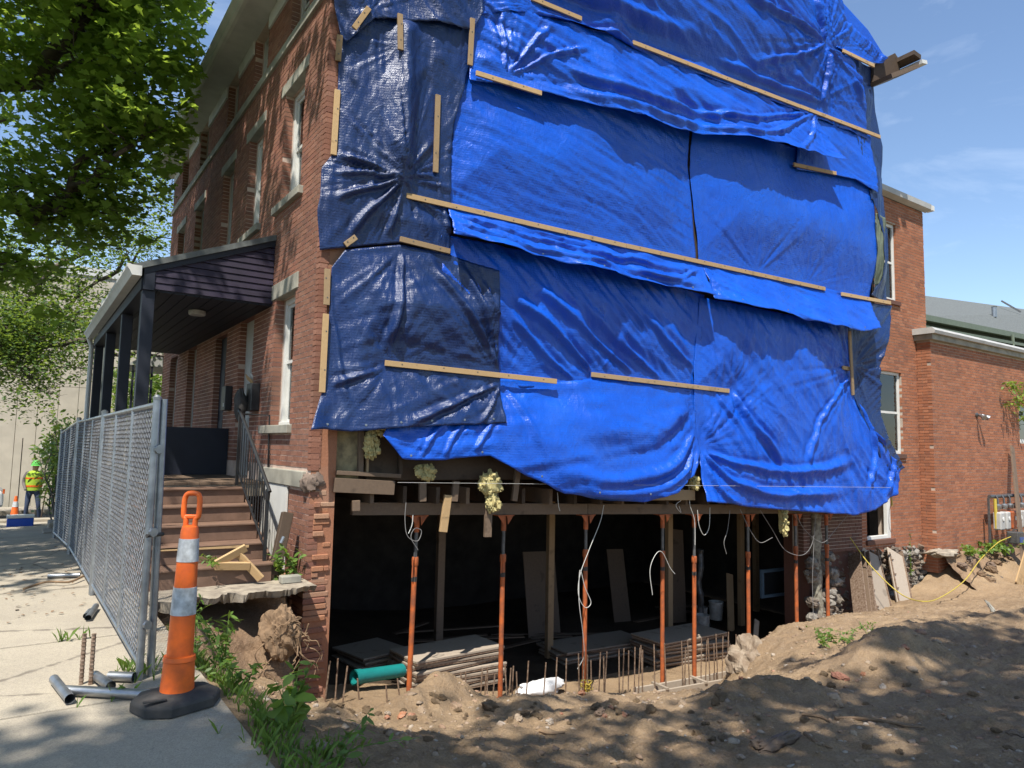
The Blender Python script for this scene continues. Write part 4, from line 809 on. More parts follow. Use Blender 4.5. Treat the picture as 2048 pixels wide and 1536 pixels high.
# rear eave box sticking out beyond the tarp
t = thing('eave_end', 'weathered box eave with a white gutter tip beyond the rear corner', 'eave', wq(1775, 150, -.2))
A, B_, C_, D_ = wq(1752, 148, .02), wq(1752, 168, .02), wq(1796, 146, .02), wq(1794, 108, .02)
mb = MB(); mb.prism([wq(1748, 130, .0), wq(1748, 165, .0), wq(1800, 142, .0), wq(1799, 120, .0), wq(1790, 106, .0)], -WN*.55); mb.build('box', M['timber_dark'], t, recalc=True)
MB().bar(wq(1751, 166, .03), wq(1806, 145, .03), .09, .7, (0, 0, 1)).build('soffit_board', M['timber_old'], t)
MB().bar(wq(1798, 118, .04), wq(1812, 128, .04), .10, .65, (0, 0, 1)).build('fascia', M['timber_dark'], t)
MB().bar(wq(1812, 137, .05), wq(1822, 139, .05), .08, .7, (0, 0, 1)).build('gutter_tip', M['white'], t)
# ================================================================== REAR WING AND ANNEX
YW, YA = 8.12, 7.80
ex, ny = np.array([1.0, 0, 0]), np.array([0, -1.0, 0])
def yx(px, py, Y=YW): p = atY(px, py, Y); return p[0], p[2]
wing = thing('rear_wing', 'two storey brick wing behind the rear corner of the tarped wall', 'building', (14.2, YW, -.4))
wx0 = 13.9; wx1 = yx(1849, 560)[0]; wtop = yx(1842, 424)[1]
def win_box(px0, py0, px1, py1, Y=YW): a = yx(px0, py0, Y); b = yx(px1, py1, Y); return (a[0]-wx0, b[0]-wx0, b[1], a[1])
h1 = (yx(1745, 450)[0]-wx0, yx(1791, 460)[0]-wx0, yx(1792, 603)[1], yx(1782, 447)[1])
h2 = (yx(1752, 745)[0]-wx0, yx(1802, 745)[0]-wx0, yx(1803, 908)[1], yx(1800, 745)[1])
h3 = (yx(1733, 1030)[0]-wx0, yx(1783, 1030)[0]-wx0, yx(1783, 1076)[1], yx(1783, 985)[1])
WH = [h1, h2, h3]
zb0 = yx(1800, 1100)[1]
mb = MB(); mortar_panel(mb, (wx0, YW, 0), ex, ny, wx1-wx0, zb0-.03, wtop, WH, .3, .0005); mb.build('wall', M['mortar'], wing)
mb = MB(); mb.box((wx1-.3, YW+.305, zb0), (wx1, YW+5, wtop)); mb.build('side_wall', M['brick2'], wing)
sills = [(a-.06, b+.06, c-.10, c) for a, b, c, d in WH]
brick_wall(wing, M['brick2'], (wx0, YW, 0), ex, ny, wx1-wx0, zb0, wtop, WH+sills, near=300, sd=12, see=lambda s, z: s > 1.7 or z < .9)
for (a, b, c, d) in sills: MB().box((wx0+a, YW-.05, c+.002), (wx0+b, YW+.1, d-.002)).build('sill', M['brick_dark'], wing, bevel=.006)
for (a, b, c, d) in WH[:2]:
    xa, xb = wx0+a, wx0+b; f = MB(); t = .07
    f.box((xa, YW+.05, c), (xa+t, YW+.11, d)); f.box((xb-t, YW+.05, c), (xb, YW+.11, d)); f.box((xa+t, YW+.051, d-t), (xb-t, YW+.109, d)); f.box((xa+t, YW+.051, c), (xb-t, YW+.109, c+t))
    fr = f.build('window', M['white'], wing, bevel=.004); zm = (c+d)/2
    MB().box((xa+t, YW+.07, zm-.025), (xb-t, YW+.10, zm+.025)).build('sash_rail', M['white'], fr)
    for (p, q) in ((c+t, zm-.025), (zm+.025, d-t)): MB().box((xa+t, YW+.082, p), (xb-t, YW+.086, q)).build('pane', GLASS, fr)
    n = 26; vs = []
    for i in range(n+1): x = xa+(xb-xa)*i/n; vs += [(x, YW+.2+.02*math.sin(i*1.7), c), (x, YW+.2+.02*math.sin(i*1.7), d)]
    MB().add(vs, [(2*i, 2*i+2, 2*i+3, 2*i+1) for i in range(n)]).build('curtain', M['curtain'], fr)
a, b, c, d = h3; xa, xb = wx0+a, wx0+b
f = MB(); f.box((xb-.14, YW+.02, c), (xb, YW+.10, d)); f.box((xa, YW+.021, c), (xb-.14, YW+.099, c+.07)); f.box((xa, YW+.022, d-.06), (xb-.14, YW+.098, d)); fr = f.build('window', M['white'], wing, bevel=.005); fr['label'] = 'open basement window with a peeling white frame'
MB().box((xa-.2, YW+.6, c-.2), (xb+.2, YW+.65, d+.2)).build('dark_opening', M['dark_room'], fr)
# eave board and gutter on top of the wing
gz = wtop
mb = MB(); mb.prism([(wx0+.5, YW-.02, gz), (wx0+.5, YW-.16, gz+.05), (wx0+.5, YW-.17, gz+.17), (wx0+.5, YW+.02, gz+.20)], (wx1-wx0-.40, 0, 0)); mb.build('eave_gutter', M['grey_paint'], wing, recalc=True)
mb = MB(); mb.box((wx0, YW+.03, gz+.001), (wx1+.05, YW+5.2, gz+.14)); mb.build('roof', M['shingle'], wing)
MB().box((wx1+.10, YW-.18, gz+.03), (wx1+.22, YW-.02, gz+.15)).build('gutter_end', M['white'], wing)
# rubble stone foundation of the wing, each stone its own piece
rub = thing('rubble_foundation', 'rough rubble stone foundation under the rear wing', 'foundation', (wx0, YW, -1.4))
mb = MB(); mb.box((13.2, YW+.06, -2.3), (wx1, YW+.4, zb0+.0)); mb.build('mortar_core', M['concrete_old'], rub)
r = random.Random(21); stone_mats = [plain('rubble %d' % k, c, .95, .4, 12, .7, 30) for k, c in enumerate([(.20, .17, .135), (.15, .12, .095), (.27, .245, .21), (.18, .125, .09)])]
proto = []
for k in range(6): q = MB(); lump(q, (0, 0, 0), (.5, .5, .5), 60+k, 8, .34); proto.append(q.mesh('stone', False))
def stone(px_, pz, sx, sz, Y, parent, name='stone', mats=stone_mats, sy=None):
    me = random.choice(proto).copy(); me.materials.append(random.choice(mats)); o = bpy.data.objects.new(name, me); COL.objects.link(o)
    if parent is not None: o.parent = parent; o.matrix_parent_inverse = Matrix.Translation(parent.location).inverted()
    o.matrix_basis = Matrix.Translation((px_, Y, pz)) @ Matrix.Rotation(random.uniform(-.5, .5), 4, 'Y') @ Matrix.Rotation(random.uniform(0, 3), 4, 'Z') @ Matrix.Diagonal((sx, sy or .22, sz, 1)); return o
z = -2.0
while z < zb0-.02:
    x = 13.1+r.uniform(0, .15)
    while x < wx1-.1:
        sx = r.uniform(.14, .30); stone(x+sx/2, z+.05, sx*1.12, r.uniform(.11, .17), YW+.06+r.uniform(-.03, .03), rub); x += sx
    z += .115
# ---- annex, nearer and lower
annex = thing('annex', 'single storey brick annex with a metal capped parapet at the right edge', 'building', (17, YA, -.6))
ax0 = atY(1860, 671, YA)[0]; atop = atY(1860, 680, YA)[2]; ax1 = 27.0; abz = -1.0
hw = (atY(2036, 800, YA)[0]-ax0, ax1-ax0-3.5, atY(2040, 885, YA)[2], atY(2036, 808, YA)[2])
mb = MB(); mortar_panel(mb, (ax0, YA, 0), ex, ny, ax1-ax0, abz, atop, [hw], .3, .0005); mb.build('wall', M['mortar'], annex)
mb = MB(); mb.box((ax0+.004, YA+.304, abz), (ax0+.3, YA+6, atop)); mb.build('return_wall', M['mortar'], annex)
brick_wall(annex, M['brick2'], (ax0, YA, 0), ex, ny, ax1-ax0, abz, atop, [hw], near=300, sd=15)
mb = MB(); r2 = random.Random(5); z = abz; k = 0
while z < atop-.05:
    for j in range(3):
        a = YA+.09+j*.213-(.1 if k % 2 else 0); 
        if a+.2 > YA+.085: mb.box((ax0-.011, max(a, YA+.085), z), (ax0+.05, a+.202, z+.0567), r2.random())
    z += .0672; k += 1
tag(mb.build('return_brickwork', M['brick2'], annex), kind='stuff')
# parapet cap: board below and metal flashing on top
MB().box((ax0-.10, YA-.10, atop+.002), (ax1, YA+.35, atop+.13)).build('cap_board', M['stone'], annex, bevel=.01)
mb = MB(); mb.prism([(ax0-.16, YA-.17, atop+.132), (ax0-.16, YA-.19, atop+.20), (ax0-.16, YA-.12, atop+.27), (ax0-.16, YA+.42, atop+.27), (ax0-.16, YA+.42, atop+.132)], (ax1-ax0, 0, 0)); mb.build('cap_flashing', M['grey_paint'], annex, recalc=True)
MB().box((ax0+.01, YA+.42, atop), (ax1, YA+6, atop+.1)).build('flat_roof', M['shingle'], annex)
xa, xb = ax0+hw[0], ax0+hw[1]; f = MB(); f.box((xa, YA+.04, hw[2]), (xa+.08, YA+.1, hw[3])); f.box((xa+.08, YA+.041, hw[2]), (xb, YA+.099, hw[2]+.09)); f.box((xa+.08, YA+.041, hw[3]-.08), (xb, YA+.099, hw[3])); fr = f.build('window', M['white'], annex)
MB().box((xa+.08, YA+.07, hw[2]+.09), (xb, YA+.08, hw[3]-.08)).build('pane', M['glass'], fr)
# twin flood lamp on the annex wall
c = atY(1952, 830, YA); t = thing('flood_lamp', 'twin grey flood lamp fixed to the annex brickwork', 'lamp', c)
MB().lathe(c, [(.06, -.01), (.06, .03), (.03, .05)], 16, ex, (0, 0, 1), ny).build('wall_plate', M['grey_steel'], t, smooth=True)
for sg in (-1, 1):
    a = c+ny*.05; b = a+np.array([sg*.07, -.07, -.01]); MB().tube([a, b], .012, 8).build('arm', M['grey_steel'], t)
    dv = np.array([sg*.35, -.75, -.45]); dv /= np.linalg.norm(dv); u = np.cross(dv, [0, 0, 1.0]); u /= np.linalg.norm(u); v = np.cross(dv, u)
    MB().lathe(b, [(.03, -.02), (.035, .05), (.065, .13), (.065, .145)], 16, u, v, dv).build('lamp_head', M['galv'], t, smooth=True)
# gas meters at the right edge
c = atY(1990, 1000, YA-.25); t = thing('gas_meter_bank', 'row of gas meters under a grey manifold pipe against the annex', 'gas meters', c)
x0 = c[0]; zt = c[2]+.08; Yg = YA-.22
MB().tube([(x0-.22, Yg, zt), (x0+2.5, Yg, zt)], .045, 12).build('manifold_pipe', M['grey_steel'], t, smooth=True)
for k in range(5):
    x = x0+.02+k*.34
    MB().tube([(x, Yg, zt), (x, Yg-.05, zt+.02), (x, Yg-.08, zt-.05), (x, Yg-.08, zt-.28)], .022, 8).build('riser_pipe', M['grey_steel'], t, smooth=True)
    MB().lathe((x, Yg-.08, zt-.30), [(.05, 0), (.075, .03), (.075, .10), (.04, .13)], 14).build('regulator', M['galv'], t, smooth=True)
    mb = MB(); mb.box((x-.11, Yg-.18, zt-.78), (x+.11, Yg+.0, zt-.36)); mb.build('meter_body', M['grey_paint'] if k != 2 else M['orange_steel'], t, bevel=.03)
    MB().lathe((x, Yg-.185, zt-.52), [(.05, 0), (.05, .01), (.045, .012)], 14, ex, (0, 0, 1), ny).build('dial', M['white'], t)
mb = MB(); mb.tube([(x0-.08, Yg-.06, zt-.05), (x0-.06, Yg-.06, zt-.75)], .035, 8); mb.build('yellow_sleeve', M['yellow'], t)
MB().box((x0-.30, Yg-.02, -.95), (x0-.26, Yg+.02, zt-.03)).build('support_leg', M['grey_steel'], t)
# grey jerrycan and boards near the meters
c = atY(2030, 1072, YA-.55); t = thing('battery_pack', 'grey and blue plastic power box on the bank below the gas meters', 'power box', c)
MB().box(c+np.array([-.14, -.12, -.17]), c+np.array([.2, .12, .10])).build('body', M['grey_steel'], t, bevel=.02)
MB().box(c+np.array([-.06, -.135, -.14]), c+np.array([.14, -.121, -.02])).build('blue_label', plain('blue print', (.05, .1, .3), .5, .1, 5, 0), t)
MB().tube([c+np.array([-.1, 0, .1]), c+np.array([-.1, 0, .15]), c+np.array([.15, 0, .15]), c+np.array([.15, 0, .1])], .014, 8).build('handle', M['rubber'], t)
def leanboard(p0, p1, wdt, thk, Y0, Y1, mat, name, label, cat='board'):
    a = atY(*p0, Y0); b = atY(*p1, Y1); return tag(MB().bar(a, b, wdt, thk, ex).build(name, mat, bevel=.004), label, cat)
leanboard((2052, 1175), (2024, 893), .16, .04, YA-.9, YA-.1, M['timber_old'], 'leaning_board', 'weathered board leaning against the annex wall at the right edge')
leanboard((2036, 1172), (2072, 1050), .25, .03, YA-1.1, YA-.9, M['pine'], 'leaning_board', 'bright plywood offcut at the right edge of the bank')
# concrete pads under the annex wall, exposed in the cut bank
for k, (px, py) in enumerate([(1880, 1105), (1990, 1110)]):
    p = atY(px, py, YA-.1); mb = MB(); lump(mb, p+np.array([.3, .05, -.03]), (.5, .22, .09), 31+k, 10, .35); tag(mb.build('broken_footing', M['concrete_old'], smooth=False), ['crumbling concrete lip under the annex corner', 'crumbling concrete lip under the annex below the gas meters'][k], 'footing')
# cut earth bank with clods
mbk = MB()
X, Z = np.meshgrid(np.linspace(wx1-.5, 26, 220), np.linspace(0, 1, 40))
Yb = (YA-.12)-.75*(1-Z)**1.2+.12*fbm(X*2.2, Z*2.5, 4, 12)+.06*fbm(X*7, Z*6, 3, 13); Zb = -1.35+(.74+.10*fbm(X*1.1, Z*0, 2, 8))*Z
V = np.stack([X, Yb, Zb], -1).reshape(-1, 3); tag(obj('dirt_bank', np_mesh('dirt_bank', V, grid_faces(220, 40)), M['soil_red']), kind='structure')
rr = random.Random(44)
for k in range(70):
    x = rr.uniform(17.2, 24.5); v_ = rr.random(); sz = rr.uniform(.05, .20)
    o = stone(x, -1.28+.62*v_, sz*1.4, sz*.8, YA-.15-.72*(1-v_)+rr.uniform(-.05, .02), None, 'clod', [M['soil_red'], stone_mats[1], stone_mats[3]], sz); tag(o, 'lump of earth or stone in the cut bank below the annex', 'clod', 'clods in the cut bank')
# formwork panels leaning on the rubble wall
def formpanel(pxb, pyb, pxt, pyt, wdt, Yb, Yt, label, face='board_grey'):
    a = atY(pxb, pyb, Yb); b = atY(pxt, pyt, Yt); b[0] = b[0]; t = thing('concrete_form', label, 'formwork panel', a, 'form panels leaning on the foundation')
    side = ex; n = np.cross((b-a)/np.linalg.norm(b-a), side)
    MB().bar(a, b, wdt, .022, side).build('face_board', M[face], t, bevel=.004)
    for sg in (-1, 1):
        o_ = side*sg*(wdt/2+.012); MB().bar(a+o_, b+o_, .018, .07, side).build('edge_rail', M['rebar'], t)
    for f_ in (.12, .38, .62, .88):
        p = a+(b-a)*f_; MB().bar(p-side*(wdt/2+.02)+n*.0, p-side*(wdt/2-.05)+n*.0, .02, .09, (0, 0, 1)).build('clamp', M['rebar'], t)
    return t
formpanel(1768, 1225, 1740, 1104, .50, YW-.75, YW-.16, 'left wide form panel with rusty edge rails, leaning on the rubble foundation')
formpanel(1812, 1218, 1790, 1104, .48, YW-.68, YW-.14, 'right pale form panel leaning on the rubble foundation')
for k in range(3):
    a = atY(1722+k*9, 1235, YW-.85); b = atY(1708+k*9, 1108, YW-.2); tag(MB().bar(a, b, .022, .30, ex).build('concrete_form', M['timber_old'] if k % 2 else M['rebar']), f'rusty edge-on form panel in the leaning stack, {ORD[k]} from the left', 'form panel', 'edge-on form panels')
# green roofed house beyond the annex
gh = thing('green_roof_house', 'house with grey green shingle roof and green gutters behind the annex', 'house', (40, 22, 0))
def q(px, py, Y): return atY(px, py, Y)
Yg = 20.0
a, b = q(1840, 590, Yg+5), q(2120, 628, Yg+5); c_, d_ = q(2120, 686, Yg), q(1840, 632, Yg)
MB().add([d_, c_, b, a], [(0, 1, 2, 3)]).build('roof', M['shingle'], gh)
MB().add([d_-np.array([0, 0, 8]), c_-np.array([0, 0, 8]), c_+np.array([0, .3, -.1]), d_+np.array([0, .3, -.1])], [(0, 1, 2, 3)]).build('wall', plain('dim green wall', (.07, .08, .06), .8), gh)
for (dz, w_, dy, mm) in ((-.12, .34, -.12, 'green_trim'), (-.75, .18, -.3, 'green_trim'), (-1.25, .30, -.2, 'green_trim'), (-2.1, .3, -.4, 'green_trim')):
    MB().bar(d_+np.array([-1, dy, dz]), c_+np.array([1, dy, dz]), w_, .3).build('gutter', M[mm], gh)
mid = d_+(c_-d_)*.55
MB().tube([mid+np.array([0, -.4, -.2]), mid+np.array([0, -.4, -.9]), mid+np.array([-.5, -.4, -1.3])], .10, 8).build('downpipe', M['green_trim'], gh)
mid = d_+(c_-d_)*.42+(b-c_)*.35; MB().lathe(mid, [(.16, 0), (.16, .7), (.2, .75)], 10).build('vent_pipe', M['galv'], gh)
MB().bar(d_+(c_-d_)*.40+(b-c_)*.85+np.array([0, -.1, .15]), d_+(c_-d_)*.60+(b-c_)*.62+np.array([0, -.1, .15]), .12, .12).build('roof_rail', M['grey_steel'], gh)
# yellow hose over the bank
pts = []
for (px, py, Y) in [(2055, 1062, YA-.55), (2010, 1078, YA-.5), (1990, 1090, YA-.45), (1960, 1120, YA-.62), (1930, 1160, YA-.85), (1890, 1190, YA-1.25), (1850, 1203, YA-1.45), (1800, 1187, YW-1.15), (1740, 1130, YW-.62), (1700, 1075, YW-.20)]:
    pts.append(atY(px, py, Y))
tag(MB().tube(smooth(pts), .010, 6).build('yellow_hose', M['yellow'], smooth=True), 'thin yellow hose draped from the gas meters across the form panels', 'hose')
# ================================================================== PORCH
porch = thing('front_porch', 'dark porch with purple boarded gable and lean-to roof on the street front', 'porch', (2.0, 10.14, 1.0))
PY0, PY1 = 10.14, 17.2; PXO = 1.19
# floor and skirt
r = random.Random(3)
for k in range(11):
    x = 1.25+k*.145; MB().box((x, 9.95, 1.005), (x+.138, PY1, 1.035)).build('floor_board', M['timber_old'], porch)
MB().box((1.24, 9.97, .84), (2.80, 10.03, 1.003)).build('landing_fascia', M['concrete_old'], porch, bevel=.006)
MB().box((1.24, 10.04, -.1), (1.34, PY1, 1.0)).build('skirt', M['dark_paint'], porch)
# posts
for k, y in enumerate((10.24, 12.40, 14.75, 17.05)):
    MB().box((1.19, y-.09, 1.036), (1.34, y+.07, 3.50)).build('post', M['dark_paint'], porch, bevel=.006)
# beam and roof
MB().box((1.17, PY0+.02, 3.502), (1.36, PY1, 3.66)).build('beam', M['dark_paint'], porch)
rf = MB(); rf.prism([(1.05, PY0-.06, 3.72), (2.83, PY0-.06, 4.44), (2.83, PY0-.06, 4.52), (1.05, PY0-.06, 3.80)], (0, PY1-PY0+.1, 0)); rf.build('roof', M['shingle'], porch, recalc=True)
# boarded gable end, board by board
n = 10; z0, z1 = 3.52, 4.42
for k in range(n):
    za = z0+(z1-z0)*k/n; zb_ = z0+(z1-z0)*(k+1)/n-.008
    xa = lambda z: 1.30 if z < 3.80 else 1.30+(z-3.80)/(4.42-3.80)*(2.82-1.30)
    if xa(za) > 2.75: continue
    mb = MB(); q0, q1 = xa(za), min(xa(zb_), 2.82); d = .022
    mb.hexa([(q0, PY0-.02, za), (2.83, PY0-.02, za), (2.83, PY0, za), (q0, PY0, za), (q1, PY0-.02+.012, zb_), (2.83, PY0-.02+.012, zb_), (2.83, PY0, zb_), (q1, PY0, zb_)])
    mb.build('gable_board', M['purple'], porch)
MB().prism([(1.19, PY0-.03, 3.50), (1.32, PY0-.03, 3.50), (1.32, PY0-.03, 3.84), (1.19, PY0-.03, 3.79)], (0, .05, 0)).build('corner_board', M['dark_paint'], porch, recalc=True)
MB().prism([(1.19, PY0-.035, 3.70), (2.83, PY0-.035, 4.36), (2.83, PY0-.035, 4.45), (1.19, PY0-.035, 3.80)], (0, .03, 0)).build('rake_board', M['dark_paint'], porch, recalc=True)
MB().box((1.37, PY0+.01, 3.505), (2.83, PY1, 3.53)).build('ceiling', M['dark_paint'], porch)
for k in range(9): MB().box((1.40+k*.16, PY0+.02, 3.494), (1.545+k*.16, PY1-.05, 3.504)).build('ceiling_board', M['dark_paint'], porch)  # near black here paints in the shade under the porch roof
c = (2.05, 11.2, 3.49); MB().lathe(c, [(.11, -.07), (.12, -.05), (.12, -.005)], 16).build('ceiling_lamp', M['curtain'], porch)
# gutter and downspout along the outer edge
mb = MB(); gpz = [(1.16, 3.66), (1.05, 3.66), (1.02, 3.72), (.99, 3.76), (.99, 3.80), (1.02, 3.80), (1.05, 3.79), (1.16, 3.79)]
mb.prism([(x, PY0-.07, z) for x, z in gpz], (0, PY1-PY0+.14, 0)); mb.build('gutter', M['white'], porch, recalc=True)
MB().tube([(1.08, 17.22, 3.68), (1.14, 17.22, 3.5), (1.14, 17.22, -.2)], .045, 8).build('downspout', M['white'], porch)
MB().box((1.22, PY0+.10, 1.75), (1.28, PY1, 1.80)).build('guard_rail', M['dark_paint'], porch)
# dark panel closing the porch beyond the door
a, b = atY(323, 853, 12.25), atY(451, 960, 12.25)
tag(MB().box((1.36, 12.22, 1.04), (b[0], 12.27, a[2])).build('porch_screen', M['dark_paint']), 'dark navy plywood screen standing on the porch', 'screen')
# letterboxes and bag by the door
t = thing('letterbox', 'black letterbox stuffed with papers right of the grey door', 'letterbox', (XF, 10.62, 2.4))
MB().box((XF-.13, 10.52, 2.02), (XF-.005, 10.80, 2.42)).build('box', M['black_metal'], t, bevel=.01)
MB().bar((XF-.10, 10.56, 2.42), (XF-.16, 10.72, 2.52), .10, .01, (0, 1, 0)).build('envelope', M['pine'], t); MB().bar((XF-.07, 10.72, 2.38), (XF-.11, 10.62, 2.55), .09, .01, (0, 1, 0)).build('flyer', M['white'], t)
mb = MB(); lump(mb, (XF-.20, 10.78, 2.12), (.09, .13, .22), 8, 10, .3); tag(mb.build('plastic_bag', M['rubber'], smooth=True), 'black bag hanging below the stuffed letterbox', 'bag')
t = thing('letterbox', 'black letterbox left of the grey door', 'letterbox', (XF, 12.2, 2.3)); MB().box((XF-.12, 12.15, 2.08), (XF-.005, 12.42, 2.48)).build('box', M['black_metal'], t, bevel=.01); MB().box((XF-.124, 12.2, 2.14), (XF-.121, 12.25, 2.2)).build('name_plate', M['white'], t)
# ---- steps
st = thing('porch_steps', 'brown painted wooden steps rising to the porch', 'steps', (1.8, 8.3, 0))
for k in range(5):
    y = 8.28+k*.335; z = .02+k*.192
    MB().box((1.10, y, z-.02 if k == 0 else z), (2.46, y+.035, z+.168)).build('riser', M['brown_paint'], st, bevel=.004)
    MB().box((1.08, y-.03, z+.169), (2.475, y+.34, z+.191)).build('tread', M['brown_paint'], st, bevel=.004)
MB().prism([(1.07, 8.32, 0), (1.07, 9.94, 0), (1.07, 9.94, .97), (1.07, 8.32, .18)], (.03, 0, 0)).build('stringer', M['brown_paint'], st, recalc=True)
MB().prism([(2.475, 8.32, 0), (2.475, 9.94, 0), (2.475, 9.94, .97), (2.475, 8.32, .18)], (.03, 0, 0)).build('stringer', M['brown_paint'], st, recalc=True)
tag(MB().box((XF-.035, 8.98, -.02), (XF-.014, 10.1, 1.03)).build('painted_board', M['white']), 'white painted panel on the basement wall behind the stair rail', 'panel')
# stair railing
rl = thing('stair_railing', 'black iron stair railing with twisted balusters on the right of the steps', 'railing', (2.42, 8.5, 0))
xr = 2.42; top = [(xr, 9.95, 1.95), (xr, 9.82, 1.93), (xr, 8.48, 1.08), (xr, 8.42, 1.02), (xr, 8.43, .90)]
MB().tube(smooth(top, 5), .022, 8).build('handrail', M['black_metal'], rl, smooth=True)
MB().tube([(xr, 9.85, 1.18), (xr, 8.50, .38)], .014, 6).build('bottom_rail', M['black_metal'], rl)
MB().box((xr-.018, 8.43, .15), (xr+.018, 8.466, 1.03)).build('newel', M['black_metal'], rl); MB().box((xr-.018, 9.86, 1.0), (xr+.018, 9.896, 1.93)).build('newel', M['black_metal'], rl)
for k in range(11):
    y = 8.58+k*.115; z = .40+(y-8.50)*.593; MB().tube([(xr, y, z), (xr, y, z+.69)], .008, 6).build('baluster', M['black_metal'], rl)
for k in (3, 6): 
    y = 8.58+k*.115; z = .75+(y-8.5)*.593; pts = [(xr, y+.06*math.cos(a)*(1-a/9), z+.12*math.sin(a)) for a in np.linspace(0, 6.3, 18)]; MB().tube(pts, .007, 5).build('scroll', M['black_metal'], rl)
MB().tube([(xr, 9.87, 1.94), (2.8, 9.87, 1.94), (2.82, 9.87, 1.05)], .014, 6).build('wall_rail', M['black_metal'], rl)
# ---- timber offcuts on the steps
P_ = lambda px, py, Y: atY(px, py, Y)
OFF = [((432, 1128), (492, 1095), .085, .035, 'upper leg of the bright timber frame lying on the bottom steps'), ((430, 1132), (500, 1132), .085, .035, 'base board of the bright timber frame lying on the bottom steps'), ((472, 1104), (522, 1158), .085, .035, 'right leg of the bright timber frame, its end over the lowest step')]
for k, (p, q_, w_, d_, lb) in enumerate(OFF): tag(MB().bar(P_(*p, 8.22+.01*k), P_(*q_, 8.20-.03*k), w_, d_, (0, -.3, 1)).build('timber_offcut', M['pine'], bevel=.003), lb, 'offcut', 'timber offcuts on the steps')
tag(MB().bar(P_(308, 1100, 8.60), P_(497, 1092, 8.60), .03, .03).build('lath_strip', M['pine']), 'long thin pine lath lying across the second step', 'lath')
# old upright timber and bottle left of the brick corner
tag(MB().bar(atY(548, 1150, 8.35), atY(575, 1025, 8.45), .13, .09, ex).build('old_post', M['timber_dark'], bevel=.01), 'dark rotten timber leaning in the corner below the water table', 'timber')
b0 = atY(562, 1086, 8.22); tag(MB().tube([b0, b0+np.array([.03, 0, .07])], [.022, .022], 10).build('drink_can', M['galv'], smooth=True), 'small silver can wedged against the dark rotten timber', 'can')
# broken concrete slab in front of the steps
sl_ = MB(); n = 90; top_, bt_ = [], []
edge = [(1.16+i*(2.82-1.16)/n, 7.74+.08*vnoise(i*.13, 3., 4)+.035*vnoise(i*.4, 1., 6)+.02*vnoise(i*1.1, 2., 8)) for i in range(n+1)]
vs = [(x, y, .005+.01*float(vnoise(x*9, y*9, 2))) for x, y in edge]+[(x, 8.34, .008) for x, y in edge]+[(x, y+.05+.05*float(vnoise(x*11, 0, 7)), -.085+.03*float(vnoise(x*9, 1, 8))) for x, y in edge]+[(x, 8.34, -.10) for x, y in edge]
m_ = n+1; fs = []
for i in range(n): fs += [(i, i+1, m_+i+1, m_+i), (2*m_+i, 2*m_+i+1, i+1, i), (3*m_+i, 3*m_+i+1, 2*m_+i+1, 2*m_+i)]
fs += [(0, m_, 3*m_, 2*m_), (n, 2*m_+n, 3*m_+n, m_+n)]
tag(sl_.add(vs, fs).build('broken_slab', M['concrete_old'], recalc=True), 'broken undercut concrete slab jutting out at the foot of the steps', 'slab')
# earth face below the slab
X, Z = np.meshgrid(np.linspace(1.15, 2.80, 170), np.linspace(0, 1, 90))
hol = .62*np.exp(-((X-1.92)/.42)**4-((Z-.84)/.15)**2)+.2*np.exp(-((X-2.55)/.12)**2-((Z-.6)/.2)**2)
Yb = 7.98-.62*(1-Z)**1.4+.10*fbm(X*2.5, Z*2, 4, 52)+.05*fbm(X*8, Z*7, 4, 53)+hol+.75*sstep(2.50, 2.76, X); Zb = (-.12)*Z+(1-Z)*(-.42-.95*sstep(1.3, 2.9, X))
tag(obj('earth_face', np_mesh('earth_face', np.stack([X, Yb, Zb], -1).reshape(-1, 3), grid_faces(170, 90)), M['soil_red']), kind='structure')
mb = MB(); lump(mb, (2.38, 7.62, -.42), (.19, .16, .24), 77, 34, .30); tag(mb.build('root_ball', M['root'], smooth=False), 'earthy root ball bulging from the cut below the slab', 'root ball')
rr = random.Random(5)
for k in range(16):
    p = np.array([2.38+rr.uniform(-.15, .3), 7.46+rr.uniform(-.05, .1), -.40+rr.uniform(-.15, .2)]); pts = [p]
    for j in range(7): p = p+np.array([rr.uniform(-.07, .07), rr.uniform(-.05, .03), rr.uniform(-.09, .02)]); pts.append(p)
    tag(MB().tube(smooth(pts, 3), np.linspace(.009, .002, len(smooth(pts, 3))), 5).build('root', M['root']), 'thin dry root trailing from the earthy root ball', 'root', 'roots in the cut earth')
tag(MB().box((2.50, 8.02, .01), (2.72, 8.14, .09)).build('loose_brick', M['stone'], bevel=.01), 'pale loose brick on the broken slab near the brick corner', 'brick')
